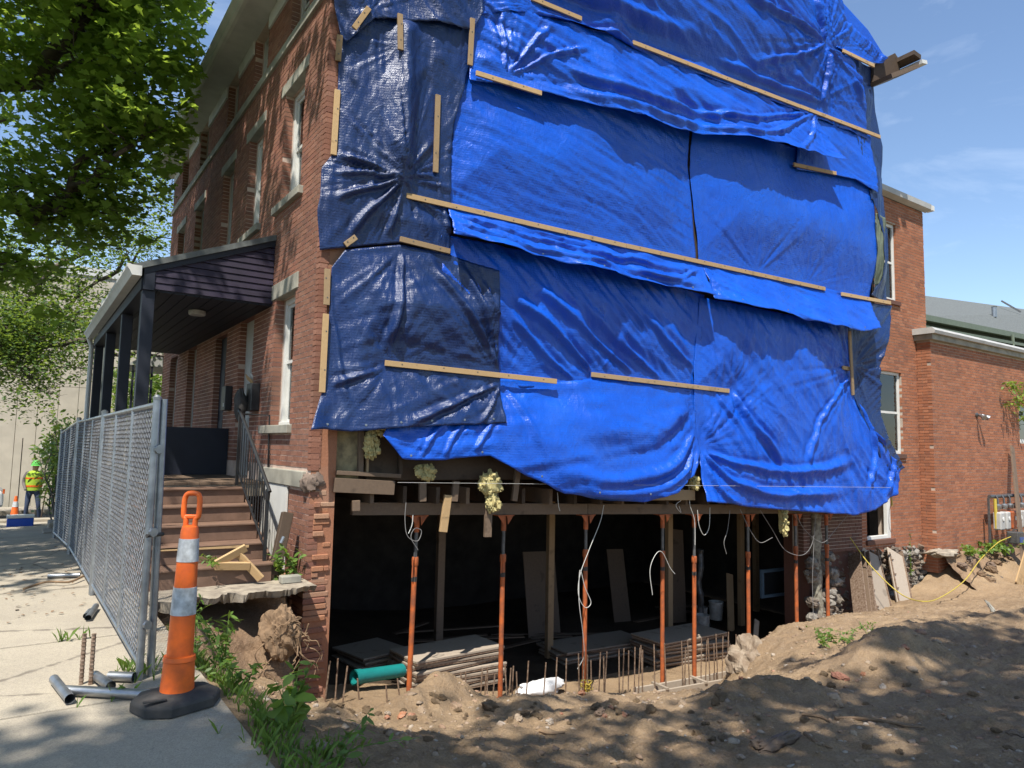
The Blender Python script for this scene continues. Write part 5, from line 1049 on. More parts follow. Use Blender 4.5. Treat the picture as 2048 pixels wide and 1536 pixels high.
# ================================================================== CHAIN LINK FENCE
def chain_panel(x0, y0, x1, y1, label, zb=.10, zt=1.80, base=0.):
    p0 = np.array([x0, y0, base]); p1 = np.array([x1, y1, base-.052*max(0, y1-12)]); t = thing('chain_link_fence', label, 'fence panel', p0, 'chain link fence panels'); L = np.linalg.norm(p1-p0); e = (p1-p0)/L
    z = np.array([0, 0, 1.0]); R = .021
    for s in (0, L): MB().tube([p0+e*s+z*.0, p0+e*s+z*(zt+.03)], R*1.15, 12).build('end_post', M['galv'], t, smooth=True); MB().lathe(p0+e*s+z*(zt+.03), [(.026, 0), (.028, .02), (.012, .035)], 12).build('post_cap', M['galv'], t, smooth=True)
    for f_ in (.34, .67): MB().tube([p0+e*L*f_+z*zb, p0+e*L*f_+z*zt], R*.85, 10).build('mid_post', M['galv'], t, smooth=True)
    for h in (zb, zt): MB().tube([p0+z*h, p1+z*h], R*.9, 10).build('rail', M['galv'], t, smooth=True)
    mb = MB(); cell = .070; vh = .036; n = int(L/cell); nz = int((zt-zb)/vh); nrm = np.cross(e, z); V = []; F = []
    wr = .0027
    for i in range(n):
        pts = []
        for j in range(nz+1):
            side = (j % 2); s = (i+(.5 if side else -.02)+(.0))*cell; s = i*cell+(cell*.53 if side else -cell*.03)
            q_ = p0+e*(s+cell*.25)+z*(zb+j*vh)+nrm*((.005 if side else -.005)+.02*math.sin(i*.21+j*.13)*math.sin(j*.11)*.1)+e*random.uniform(-.005, .005)+z*random.uniform(-.003, .003)
            pts.append(q_)
        mb.tube(pts, wr, 4, False, 0.)
    # the return half of each diamond
    for i in range(n):
        pts = []
        for j in range(nz+1):
            side = (j % 2); s = i*cell+(-cell*.47 if side else cell*.03)
            pts.append(p0+e*(s+cell*.25+.0)+z*(zb+j*vh)+nrm*((-.005 if side else .005)+.02*math.sin(i*.21+j*.13)*math.sin(j*.11)*.1)+e*random.uniform(-.005, .005)+z*random.uniform(-.003, .003))
        mb.tube(pts, wr, 4, False, 0.)
    tag(mb.build('wire_mesh', M['wire'], t), kind='stuff')
    for zc in (.35, .95, 1.5): MB().tube([p0+e*.03+z*zc, p0-e*.03+z*zc+nrm*.03], .030, 10).build('clamp', M['galv'], t)
    return t
chain_panel(.755, 5.31, .72, 8.40, 'nearest chain link fence panel, beside the orange cone')
chain_panel(.715, 8.46, .68, 11.5, 'middle chain link fence panel along the walk')
chain_panel(.675, 11.56, .62, 14.6, 'farthest chain link fence panel, near the black shrub')
# second post standing just behind the near end
t = thing('spare_post', 'second galvanised post tied to the near end of the fence', 'post', (.83, 5.36, 0)); MB().tube([(.83, 5.37, 0), (.80, 5.34, 1.84)], .026, 12).build('tube', M['galv'], t, smooth=True); MB().tube([(.74, 5.28, .93), (.85, 5.34, .93)], .012, 8).build('tie', M['rubber'], t)
# tubular fence feet lying on the walk
def foot(label, a, b, tp, r_=.030):
    t = thing('fence_stand', label, 'fence foot', a, 'tubular fence feet'); MB().tube([a, b], r_, 12, False).build('tube', M['galv'], t, smooth=True)
    for c, d in tp: MB().tube([c, d], r_*.95, 12, False).build('cross_tube', M['galv'], t, smooth=True)
z3 = .034
a = atZ(165, 1382, z3); b = atZ(345, 1392, z3); c1 = atZ(108, 1358, z3); c2 = atZ(140, 1398, z3)
foot('long tubular fence foot with a cross tube beside the orange cone', a, b, [(c1, c2), (atZ(126, 1380, z3), atZ(168, 1382, z3)), (atZ(190, 1350, z3), atZ(222, 1372, z3+.03))])
foot('short fence foot under the near fence post', atZ(218, 1352, z3), atZ(268, 1354, z3), [])
foot('fence foot poking onto the walk below the middle of the near panel', atZ(176, 1236, z3), atZ(192, 1212, z3), [(atZ(172, 1232, z3), atZ(180, 1222, z3))], .026)
foot('pale fence foot lying across the walk under the middle panel', atZ(96, 1152, z3), atZ(160, 1150, z3), [], .026)
for k, (px, lb) in enumerate(((162, 'left upright rebar stake in the fence foot'), (181, 'right upright rebar stake in the fence foot'))):
    p = atZ(px, 1368, 0); pts = [p+np.array([0, 0, h]) for h in np.arange(0, .32, .008)]
    tag(MB().tube(pts, [.013 if i % 3 else .0155 for i in range(len(pts))], 8).build('rebar_stake', M['rebar']), lb, 'rebar', 'rebar stakes on the walk')
# ================================================================== ORANGE CHANNELISER
c = atZ(352, 1410, 0); c[2] = .0
cn = thing('traffic_delineator', 'tall orange traffic delineator with two white bands and black rubber base', 'delineator', c)
bx = MB(); ang = math.radians(18); ca, sa = math.cos(ang), math.sin(ang); oc = [(.36, .12), (.20, .27), (-.20, .27), (-.36, .12), (-.36, -.12), (-.20, -.27), (.20, -.27), (.36, -.12)]
def tr_(x, y, z): return (c[0]+x*ca-y*sa, c[1]+x*sa+y*ca, z)
ring = []; prof_b = [(1.0, .002), (1.0, .05), (.96, .065), (.62, .088), (.45, .092)]
vs = [tr_(x*s*.64, y*s*.72, z) for s, z in prof_b for x, y in oc]; fs = [(i*8+k, i*8+(k+1) % 8, (i+1)*8+(k+1) % 8, (i+1)*8+k) for i in range(4) for k in range(8)]+[tuple(range(7, -1, -1)), tuple(range(32, 40))]
base_o = bx.add(vs, fs).build('rubber_base', M['rubber'], cn, bevel=.005)
MB().box((c[0]-.20, c[1]-.16, .087), (c[0]-.08, c[1]-.13, .094)).build('grip_ridge', M['rubber'], base_o)
lean = np.array([.022, .01, 1.0]); lean /= np.linalg.norm(lean); axx = np.cross([0, 1.0, 0], lean); axx /= np.linalg.norm(axx); ayy = np.cross(lean, axx)
body = [(q_*.88, h_) for q_, h_ in [(.108, .0), (.106, .03), (.098, .17), (.104, .175), (.100, .20), (.084, .205), (.079, .42), (.072, .60), (.066, .80), (.058, .93), (.052, .955), (.03, .965)]]
H0 = c+np.array([0, 0, .085])
MB().lathe(H0, [(r*1.0, h) for r, h in body], 28, axx, ayy, lean).build('stem', M['orange_plastic'], cn, smooth=True)
def rad_at(h): return float(np.interp(h, [q[1] for q in body], [q[0] for q in body]))
for (h0, h1) in ((.44, .60), (.75, .885)): MB().lathe(H0, [(rad_at(h0)+.003, h0), (rad_at(h1)+.003, h1)], 28, axx, ayy, lean).build('reflective_band', M['reflective'], cn, smooth=True)
# loop handle
hp = []
hc = H0+lean*.95
for (u_, v_) in [(-.028, 0), (-.030, .05), (-.045, .07), (-.047, .15), (-.040, .19), (-.02, .205), (.02, .205), (.040, .19), (.047, .15), (.045, .07), (.030, .05), (.028, 0)]: hp.append(hc+CR*u_+lean*v_)
mb = MB(); mb.tube(smooth(hp, 4), .016, 10); mb.tube([hc+CR*-.04+lean*.065, hc+CR*.04+lean*.065], .014, 8); mb.build('loop_handle', M['orange_plastic'], cn, smooth=True)
# ================================================================== BASEMENT CONTENTS
def fl(x, y): return float(base_z(np.array(x), np.array(y)))
# new footing with timber form boards
fo = thing('footing_form', 'pale timber form boards of the new footing along the pit', 'form', wp(5, -2, .1))
for off in (.16, -.10):
    for a, b in ((5.0, 6.55), (6.56, 8.1)):
        p, q_ = wp(a, 0, off), wp(b, 0, off); p[2] = fl(p[0], 8.3)+.06; q_[2] = fl(q_[0], 8.3)+.06; MB().bar(p, q_, .12, .04).build('form_board', M['board_grey'], fo, bevel=.003)
for a in (5.4, 6.2, 7.0, 7.7): p, q_ = wp(a, 0, .2), wp(a, 0, -.14); p[2] = q_[2] = fl(p[0], 8.3)+.135; MB().bar(p, q_, .03, .05).build('cross_tie', M['board_grey'], fo)
# rebar dowels standing in the footing
RB = [(653, 1310, 1375), (660, 1330, 1380), (676, 1325, 1384), (695, 1340, 1388), (715, 1365, 1398), (772, 1378, 1398), (795, 1365, 1386), (854, 1358, 1394), (863, 1360, 1396), (922, 1352, 1400), (965, 1345, 1400), (975, 1342, 1400), (990, 1355, 1402), (1010, 1338, 1400),
      (1027, 1340, 1400), (1057, 1330, 1396), (1092, 1333, 1392), (1114, 1323, 1390), (1133, 1325, 1394), (1157, 1315, 1398), (1175, 1318, 1404), (1201, 1312, 1400), (1214, 1311, 1395), (1238, 1306, 1392), (1248, 1305, 1398), (1270, 1302, 1392), (1280, 1304, 1395), (1308, 1297, 1390), (1329, 1295, 1390),
      (1363, 1291, 1378), (1375, 1289, 1376), (1403, 1285, 1370), (1416, 1285, 1366), (1432, 1276, 1366), (1446, 1280, 1362), (1457, 1272, 1358), (1472, 1277, 1352)]
RB = RB+[(px+random.uniform(5, 12), pt+random.uniform(-4, 14), pb) for px, pt, pb in RB[9:] if random.random() < .55]
for k, (px, pt, pb) in enumerate(RB):
    pt -= 8
    off = .04 if k % 2 else -.06; s, zt = wall(px, pt, off); p = wp(s, zt, off); zf = fl(p[0], 8.3)-.03; b = wp(s+random.uniform(-.05, .05), zf, off)
    tag(MB().tube([b, p], .010, 6).build('rebar_dowel', M['rebar']), 'thin rusty rebar dowel standing in the footing along the pit', 'rebar', 'rebar dowels in the footing')
# stacks of form panels
def stack(px0, py0, px1, py1, dd, nlay, th, seed, label, lw=1.0, gap=.006, rot=0.):
    c = np.array(atZ((px0+px1)/2, (py0+py1)/2, fl(6, 9)+.05)); s, z = wall((px0+px1)/2, (py0+py1)/2, -dd); c = wp(s, 0, -dd); c[2] = fl(c[0], c[1])
    wd = abs(wall(px1, py1, -dd)[0]-wall(px0, py0, -dd)[0]); r = random.Random(seed)
    for k in range(nlay):
        a = rot+r.uniform(-.10, .10); e1 = np.array([math.cos(a), math.sin(a), 0]); e2 = np.array([-math.sin(a), math.cos(a), 0]); cc = c+np.array([r.uniform(-.05, .05), r.uniform(-.04, .04), .03+k*(th+gap)])
        t = thing('concrete_form', f'{label}, {ORD[k]} panel up', 'form panel', cc, label)
        w2, l2 = wd/2*.95, lw/2
        mb = MB(); mb.hexa([cc-e1*w2-e2*l2, cc+e1*w2-e2*l2, cc+e1*w2+e2*l2, cc-e1*w2+e2*l2]+[q_+np.array([0, 0, th*.4]) for q_ in (cc-e1*w2-e2*l2, cc+e1*w2-e2*l2, cc+e1*w2+e2*l2, cc-e1*w2+e2*l2)]); mb.build('face_board', M['board_grey'], t)
        for sg in (-1, 1):
            MB().bar(cc-e1*w2+e2*sg*(l2-.02)+np.array([0, 0, -th*.2]), cc+e1*w2+e2*sg*(l2-.02)+np.array([0, 0, -th*.2]), th*.55, .03).build('edge_rail', M['rebar'], t)
            MB().bar(cc-e2*(l2-.04)+e1*sg*(w2-.02)+np.array([0, 0, -th*.2]), cc+e2*(l2-.04)+e1*sg*(w2-.02)+np.array([0, 0, -th*.2]), th*.55, .03).build('end_rail', M['rebar'], t)
stack(795, 1350, 990, 1350, 1.0, 7, .062, 3, 'form panel in the stack between the first two jack posts', .75, .010, .04)
stack(1290, 1290, 1430, 1290, 1.35, 7, .05, 4, 'form panel in the stack behind the fourth jack post', .8, .012, -.08)
stack(1100, 1310, 1270, 1290, 2.2, 4, .05, 5, 'form panel in the low dark stack at the middle of the basement', .8, .01, -.1)
stack(690, 1330, 800, 1320, 1.9, 4, .05, 6, 'form panel in the dim stack behind the teal pipe', .8, .012, .15)
# teal pipe and white sack
s0, _ = wall(706, 1368, -.45); s1, _ = wall(800, 1362, -.75); p = wp(s0, 0, -.42); q_ = wp(s1, 0, -.7); p[2] = fl(p[0], p[1])+.17; q_[2] = fl(q_[0], q_[1])+.22
t = thing('sewer_pipe', 'teal plastic sewer pipe lying behind the first jack post', 'pipe', p); mb = MB(); mb.tube([p, q_], .085, 20, False); mb.tube([q_, p], .077, 20, False); mb.build('barrel', M['teal'], t, smooth=True); MB().tube([p, p+(q_-p)*.12], .092, 20, False).build('socket', M['teal'], t, smooth=True)
s0, _ = wall(1075, 1366, -.55); p = wp(s0, 0, -.50); p[2] = fl(p[0], p[1])+.09; mb = MB(); lump(mb, p, (.40, .16, .11), 23, 16, .25); tag(mb.build('white_sack', M['bag'], smooth=True), 'crumpled white sack on the ground between the second and third jack posts', 'sack')
# buckets
for k, (px, py, dd, lb) in enumerate([(1404, 1230, 2.3, 'front white bucket behind the fifth jack post'), (1400, 1215, 2.9, 'rear left white bucket in the basement'), (1432, 1215, 2.7, 'rear right white bucket in the basement')]):
    s, _ = wall(px, py, -dd); c = wp(s, 0, -dd); c[2] = fl(c[0], c[1]); t = thing('bucket', lb, 'bucket', c, 'white plastic buckets')
    if k == 2: c = c+np.array([0, 0, .12])
    MB().lathe(c, [(.13, 0), (.15, .34), (.16, .345), (.16, .37), (.15, .375), (.14, .36), (.12, .02)], 20).build('pail', M['bucket'], t, smooth=True)
    for h in (.28, .31): MB().lathe(c+np.array([0, 0, h]), [(.150, 0), (.156, .006), (.150, .012)], 20).build('rim_rib', M['bucket'], t)
    MB().tube([c+np.array([.15*math.cos(a), -.15*abs(math.sin(a))*.9-.02, .30-.14*abs(math.sin(a))]) for a in np.linspace(0, math.pi, 12)], .004, 5).build('bail', M['galv'], t)
# leaning sheets, door and a vacuum hose at the back
for k, (pa, pb, wd, dd, mm, lb) in enumerate([((1090, 1235), (1085, 1105), .75, 3.6, 'timber_old', 'grey sheet of board leaning at the back of the basement'), ((1245, 1225), (1238, 1100), .45, 3.8, 'timber_old', 'narrow pale board leaning at the back of the basement'), ((1355, 1240), (1358, 1060), .5, 3.2, 'timber_old', 'tall brown board leaning behind the fourth timber post'), ((1462, 1240), (1470, 1150), .18, 2.2, 'pine_dull', 'thin strip leaning near the buckets')]):
    s, _ = wall(pa[0], pa[1], -dd); s2, z2 = wall(pb[0], pb[1], -dd-.2); a = wp(s, 0, -dd); a[2] = fl(a[0], a[1]); b = wp(s2, z2, -dd-.35); tag(MB().bar(a, b, wd, .02, WE).build('leaning_sheet', M[mm]), lb, 'board', 'boards leaning in the basement')  # darker timber on these boards stands in for the basement shade
s, _ = wall(1500, 1270, -1.0); a = wp(s, 0, -.9); a[2] = fl(a[0], a[1])+.02; b = a+np.array([.55, .35, .42]); tag(MB().bar(a, b, .1, .025, WE).build('leaning_strip', M['board_grey']), 'light board propped at a slant beside the sixth jack post', 'board')
s, z = wall(1548, 1165, -1.6); t = thing('old_window', 'blue framed window sash propped in the basement behind the sixth post', 'window sash', wp(s, z, -1.6))
for (u0, u1, v0, v1) in ((-.4, .4, -.28, -.22), (-.4, .4, .22, .28), (-.4, -.33, -.22, .22), (.33, .4, -.22, .22)): mb = MB(); wbox(mb, s+u0, s+u1, -1.62, -1.57, z+v0, z+v1); mb.build('frame_bar', plain('blue grey paint %d' % int(u0*100+v0*10), (.10, .16, .22), .6), t)
mb = MB(); wbox(mb, s-.33, s+.33, -1.60, -1.595, z-.22, z+.22); mb.build('pane', M['glass'], t)
s, _ = wall(1400, 1180, -2.6); pts = [wp(s+.03*math.sin(i*.5), -2.0+.09*i, -2.6+.02*math.cos(i)) for i in range(18)]; tag(MB().tube(pts, [.07 if i % 2 else .062 for i in range(18)], 12).build('flexible_duct', M['grey_steel']), 'grey flexible duct hanging behind the fifth jack post', 'duct')
# low debris planks on the floor
rr = random.Random(12)
for k in range(16):
    s = rr.uniform(1.5, 9.5); o_ = -rr.uniform(1.5, 4.5); a = wp(s, 0, o_); a[2] = fl(a[0], a[1])+.02+.03*rr.random(); th = rr.uniform(-.6, .6); ln = rr.uniform(.8, 2.4); b = a+np.array([math.cos(th)*ln, math.sin(th)*ln, rr.uniform(-.02, .06)])
    tag(MB().bar(a, b, rr.uniform(.08, .16), .02, (-math.sin(th), math.cos(th), 0)).build('loose_plank', M['timber_old']), 'loose plank lying on the dark basement floor', 'plank', 'loose planks in the basement')
# yellow rope knot by the third post
s, z = wall(1168, 1372, -.1); c = wp(s, z, -.05); rr = random.Random(2); pts = [c+np.array([rr.uniform(-.13, .13), rr.uniform(-.05, .05), rr.uniform(-.10, .10)]) for _ in range(22)]
tag(MB().tube(smooth(pts, 5), .007, 5).build('yellow_rope', M['yellow'], smooth=True), 'tangle of yellow rope beside the third jack post', 'rope')
# rubble stone patch inside right and trunk-like mouldering column
s, _ = wall(1632, 1100, -.45); c = wp(s, 0, -.45); pts = [c+np.array([.02*math.sin(h*4), 0, h]) for h in np.linspace(-2.1, .6, 14)]
tag(MB().tube(pts, [.10+.02*math.sin(i*2.1) for i in range(14)], 10).build('old_stack_pipe', plain('flaking pale pipe', (.34, .32, .25), .9, .6, 14, .6, 30, c2=(.10, .08, .06)), smooth=True), 'flaking pale soil stack between the last two jack posts', 'pipe')
mb = MB(); wbox(mb, wall(1676, 1100)[0], SL-.2, -1.2, -.62, -2.2, .5); tag(mb.build('inner_rubble_wall', M['brick_dark']), 'dim brick and rubble wall behind the last jack posts', 'wall')
r = random.Random(70); inner = thing('stone_pile', 'shadowed rubble stones of the return wall beside the last jack post', 'rubble', wp(SL-1.2, -1.6, -.4))
for k in range(60):
    s = r.uniform(wall(1660, 1150)[0], wall(1700, 1150)[0]+.2); z = r.uniform(-2.0, -.35); o_ = -.45; p = wp(s, z, o_); stone(p[0], p[2], r.uniform(.18, .32), r.uniform(.12, .2), p[1], inner)
s0 = wall(1655, 1100)[0]; brick_wall(inner, M['brick_dark'], wp(s0, 0, -.5), WE, WN, SL-.1-s0, -.33, .62, near=0, sd=33); mb = MB(); wbox(mb, s0, SL-.1, -.75, -.504, -.33, .62); mb.build('mortar_face', M['mortar'], inner)
# ---- hanging wires
def wire(pts, off, label, mat='wire_white', r_=.005):
    P = [wq(x, y, off) for x, y in pts]; return tag(MB().tube(smooth(P, 6), r_, 5).build('cable', M[mat], smooth=True), label, 'cable', 'loose cables hanging from the floor')
WR = [([(812, 1005), (810, 1040), (815, 1072), (835, 1082), (843, 1062), (830, 1057), (822, 1075), (836, 1100)], 'grey cable looping in front of the first jack post', 'wire_grey'),
      ([(826, 1030), (824, 1050), (817, 1067)], 'short thick white cable end at the first jack post', 'wire_white'),
      ([(1208, 1010), (1200, 1045), (1178, 1100), (1160, 1150), (1157, 1190), (1170, 1215), (1182, 1205), (1170, 1175), (1160, 1140), (1158, 1200), (1165, 1260), (1168, 1310), (1155, 1338)], 'long white cable tangled down the third jack post', 'wire_white'),
      ([(1115, 985), (1117, 1010), (1120, 1022)], 'short white cable end left of the third jack post', 'wire_white'),
      ([(1366, 978), (1368, 995), (1352, 1010), (1362, 1025), (1358, 1012)], 'curled white cable end at the slit between bottom tarps', 'wire_white'),
      ([(1378, 975), (1380, 1010), (1388, 1035), (1390, 1060), (1390, 1090)], 'white cable hanging straight at the fifth jack post', 'wire_white'),
      ([(1395, 1020), (1398, 1050), (1408, 1070), (1418, 1055), (1420, 1015)], 'white cable loop right of the fifth jack post', 'wire_white'),
      ([(1305, 1190), (1300, 1140), (1312, 1108), (1325, 1105), (1340, 1135), (1350, 1148)], 'thin cable arch around the fourth jack post', 'wire_white'),
      ([(1480, 1018), (1500, 1060), (1520, 1085), (1545, 1075)], 'sagging cable behind the sixth jack post', 'wire_grey'),
      ([(1520, 1020), (1545, 1060), (1570, 1100), (1605, 1110), (1625, 1085), (1632, 1030)], 'long sagging cable between the sixth and eighth jack posts', 'wire_grey'),
      ([(1460, 1020), (1455, 1060), (1448, 1085), (1453, 1108)], 'cable dangling left of the sixth jack post', 'wire_grey'),
      ([(1700, 1025), (1670, 1060), (1645, 1085), (1610, 1060), (1590, 1025)], 'thick dark cable swag at the right end of the opening', 'wire_grey'),
      ([(1628, 1085), (1625, 1160), (1627, 1240)], 'cable hanging by the flaking soil stack', 'wire_grey'),
      ([(1785, 990), (1778, 1030), (1780, 1060), (1790, 1072)], 'black cable over the open basement window', 'wire_grey')]
for pts, lb, mm in WR: wire(pts, .02 if 'window' not in lb else .1, lb, mm)
p, q_ = wq(795, 965, .26), wq(1782, 975, .26); tag(MB().tube([p, q_], .0025, 4).build('mason_line', M['wire_white']), 'taut pale mason line stretched across the opening', 'line')
tag(MB().tube(smooth([wq(1779, 988, .14), wq(1783, 1000, .14), wq(1784, 1012, .14)], 5), .014, 6).build('yellow_cable_end', M['yellow']), 'yellow and green cable end at the rear lower corner of the tarp', 'cable')
# ================================================================== DIRT LOT DETAILS
def tz(x, y): return float(terrain_z(np.array(x), np.array(y)))
def land(px, py):                         # a sight line's landing point on the dirt
    d = ray(px, py); t = np.arange(2., 30, .01); p = EYE+d*t[:, None]; i = np.argmax(p[:, 2] < terrain_z(p[:, 0], p[:, 1]))
    return p[i] if i else EYE+d*9
# big pale boulder at the pit edge
p = land(1530, 1310); mb = MB(); lump(mb, p+np.array([.10, .30, -.22]), (.33, .32, .34), 19, 30, .26); tag(mb.build('boulder', plain('whitewashed rubble', (.30, .24, .175), .95, .5, 6, .9, 22, c2=(.16, .11, .07)), smooth=False), 'pale rough boulder at the edge of the pit beside the sixth jack post', 'boulder')
DEB = [((1662, 1352), (1695, 1362), .05, 'brick', 'red brown brick fragment on the dirt mound', 'brick fragment'), ((1515, 1505), (1595, 1478), .05, 'timber_old', 'splintered wood chunk lying on the dirt in the foreground', 'wood chunk'), ((1500, 1490), (1545, 1500), .05, 'timber_old', 'flat pale splinter beside the wood chunk', 'splinter'), ((1970, 1215), (1998, 1220), .03, 'stone', 'pale flat chip on the sunny dirt at the right', 'chip'), ((2010, 1465), (2048, 1475), .03, 'timber_old', 'dark stick end at the lower right edge', 'stick')]
for (a, b, w_, mm, lb, cat) in DEB:
    A, B = land(*a), land(*b); up = np.array([0, 0, w_*.35]); mb = MB(); lump(mb, (A+B)/2+up, (np.linalg.norm(B-A)/2, w_*1.0, w_*.8), len(lb), 10, .45)
    o = mb.build('debris', M[mm]); th = math.atan2((B-A)[1], (B-A)[0]); tag(o, lb, cat)
    o.matrix_world = Matrix.Translation(Vector((A+B)/2)) @ Matrix.Rotation(th, 4, 'Z') @ Matrix.Translation(-Vector((A+B)/2))
for k, pl in enumerate([[(1605, 1432), (1640, 1437), (1660, 1446)], [(1670, 1440), (1720, 1440), (1780, 1448), (1810, 1455), (1850, 1458)], [(1610, 1470), (1630, 1485), (1665, 1500)], [(1080, 1465), (1100, 1470), (1130, 1468)]]):
    P = [land(*q_)+np.array([0, 0, .012]) for q_ in pl]; tag(MB().tube(smooth(P, 5), np.linspace(.016, .007, len(smooth(P, 5))), 6).build('twig', M['root']), ['short twig left of the long root on the dirt', 'long curving root lying on the dirt at lower right', 'forked twig below the long root', 'small twig in the shaded dirt at bottom centre'][k], 'twig')
# pebbles and clods: far too many to count, one mass
V = []; F = []; N = 9000
base = np.array([[math.cos(a)*r_2, math.sin(a)*r_2, z] for (r_2, z) in ((.9, -.3), (1, .15), (.55, .6)) for a in np.arange(6)*math.pi/3]+[[0, 0, .72]])
bf = [(i*6+k, i*6+(k+1) % 6, (i+1)*6+(k+1) % 6, (i+1)*6+k) for i in range(2) for k in range(6)]; bt = [(12+k, 12+(k+1) % 6, 18) for k in range(6)]
gx = rng.uniform(1.3, 14, N); gy = rng.uniform(1.2, 7.6, N); ok = (rng.random(N) < np.exp(-(gx-2)/9)); gx, gy = gx[ok], gy[ok]; gz = terrain_z(gx, gy); T3 = []
sz = .006+.026*rng.random(len(gx))**3.5+.05*(rng.random(len(gx)) > .985)*rng.random(len(gx))
for x, y, z, s in zip(gx, gy, gz, sz):
    b = len(V); a = random.random()*6.3; sc = np.array([random.uniform(.7, 1.4), random.uniform(.7, 1.2), random.uniform(.5, 1.0)])*s
    q_ = base*(1+.18*rng.standard_normal((19, 1)))*sc; V += list(np.stack([q_[:, 0]*math.cos(a)-q_[:, 1]*math.sin(a)+x, q_[:, 0]*math.sin(a)+q_[:, 1]*math.cos(a)+y, q_[:, 2]+z], -1)); F += [(b+f[0], b+f[1], b+f[2]) for f in bf]+[(b+f[0], b+f[2], b+f[3]) for f in bf]+[tuple(b+i for i in f) for f in bt]
o = obj('pebbles', np_mesh('pebbles', np.array(V), np.array(F), False, np.repeat(rng.random(len(gx)), 30)), M['pebble']); tag(o, 'small clods and pebbles strewn over the dirt lot', 'pebbles', kind='stuff')
rr = random.Random(99); cl_me = []
for k in range(6): q_ = MB(); lump(q_, (0, 0, 0), (1, 1, .7), 200+k, 8, .4); m2 = q_.mesh('clod'); m2.materials.append([M['soil'], M['soil'], M['pebble'], M['soil'], M['soil'], M['brick_raw']][k]); cl_me.append(m2)
for k in range(120):                      # bigger lumps one can pick out, heaped along the pit edge and the foreground
    px, py = (rr.uniform(600, 1480), rr.gauss(1415, 22)) if k < 75 else (rr.uniform(1300, 2040), rr.uniform(1290, 1520))
    p = land(px, min(py, 1530)); s_ = rr.uniform(.014, .042)*(1.5 if rr.random() > .9 else 1); o = bpy.data.objects.new('clod', rr.choice(cl_me)); COL.objects.link(o)
    o.location = p+np.array([0, 0, s_*.15]); o.rotation_euler = (rr.uniform(-.5, .5), rr.uniform(-.5, .5), rr.uniform(0, 6)); o.scale = (s_*rr.uniform(.8, 1.5), s_, s_*rr.uniform(.7, 1.1)); tag(o, 'loose clod of earth lying on the dug dirt lot', 'clod', 'loose clods on the dirt')
# ================================================================== PLANTS
def leaf_cloud(P, size, aspect=1.6, flat=.5, lobed=False, seed=0, N_=None, droop=0.):
    """one small leaf mesh at each point"""
    g = np.random.default_rng(seed); n = len(P); up = g.standard_normal((n, 3)); up[:, 2] = np.abs(up[:, 2])+flat*2; up /= np.linalg.norm(up, axis=1)[:, None]
    a = g.standard_normal((n, 3)); a[:, 2] -= droop; a -= up*(a*up).sum(1)[:, None]; a /= np.linalg.norm(a, axis=1)[:, None]; b = np.cross(up, a)
    s = size*(.6+.8*g.random(n))
    if lobed: shp = np.array([(0, 0), (.35, .25), (.75, .20), (.55, .52), (1.0, .55) , (.62, .75), (.0, 1.15)]); out = [(0, 0), (.30, -.05), (.62, .12), (.42, .30), (.62, .55), (.28, .60), (0, 1.05), (-.28, .60), (-.62, .55), (-.42, .30), (-.62, .12), (-.30, -.05)]
    else: out = [(0, 0), (.5/aspect, .35), (.42/aspect, .7), (0, 1.0), (-.42/aspect, .7), (-.5/aspect, .35)]
    k = len(out); O_ = np.array(out); cup = .18*np.abs(O_[:, 0])
    V = P[:, None, :]+s[:, None, None]*(b[:, None, :]*O_[None, :, 0:1]+a[:, None, :]*O_[None, :, 1:2]+up[:, None, :]*(cup-.12*O_[:, 1]**2)[None, :, None])
    F = (np.arange(n)[:, None]*k+np.arange(k)[None, :]); return V.reshape(-1, 3), F, g.random(n)
def weed(px, py, h, nst, label, seed, Z=None, spread=.14, leaf=.07, asp=3.2, name='weed', mat='weed', perst=26, base=None):
    p = base if base is not None else (land(px, py) if Z is None else atZ(px, py, Z)); t = thing(name, label, 'weed', p); g = np.random.default_rng(seed); P = []; sm = MB()
    for k in range(nst):
        q0 = p+np.array([g.uniform(-1, 1)*spread*.5, g.uniform(-1, 1)*spread*.5, -.02]); hh = h*g.uniform(.55, 1.05); bend = g.uniform(-1, 1, 2)*spread*1.2
        pts = [q0+np.array([bend[0]*f**2, bend[1]*f**2, hh*f]) for f in np.linspace(0, 1, 7)]; sm.tube(pts, np.linspace(.005, .0015, 7), 5)
        for f in g.uniform(.08, 1.0, perst): i = min(int(f*6), 5); w_ = f*6-i; P.append(pts[i]*(1-w_)+pts[i+1]*w_)
    sm.build('stem', M[mat], t); V, F, rn = leaf_cloud(np.array(P), leaf, asp, .3, seed=seed, droop=-.1); me = np_mesh('leaves', V, F, False, rn); obj('leaves', me, M[mat], t); return t
weed(470, 1265, .55, 1, 'tall upright leafy weed in front of the hollow under the slab', 3, None, .05, .11, 6, perst=60, base=np.array([1.55, 6.35, -.35]))
weed(430, 1320, .45, 8, 'bushy green weed clump directly behind the orange delineator', 4, 0, .24, .065, 3.2, perst=22, base=np.array([1.28, 5.75, -.12]))
weed(412, 1300, .62, 3, 'thin flowering weed stalks between delineator and steps', 5, 0, .14, .06, 3.5, perst=14, base=np.array([1.22, 6.1, -.10]))
weed(465, 1370, .26, 5, 'mid height weed clump at the edge of the walk right of the delineator', 6, 0, .18, .06, 2.6, base=np.array([1.34, 5.15, -.14]))
weed(540, 1440, .36, 5, 'broad leaved dock plant at the walk edge in the foreground', 7, None, .16, .13, 1.7, perst=6, base=np.array([1.42, 4.35, -.14]))
weed(560, 1440, .42, 3, 'slender upright weed above the broad leaved dock', 8, None, .08, .08, 3., perst=30, base=np.array([1.55, 4.55, -.16]))
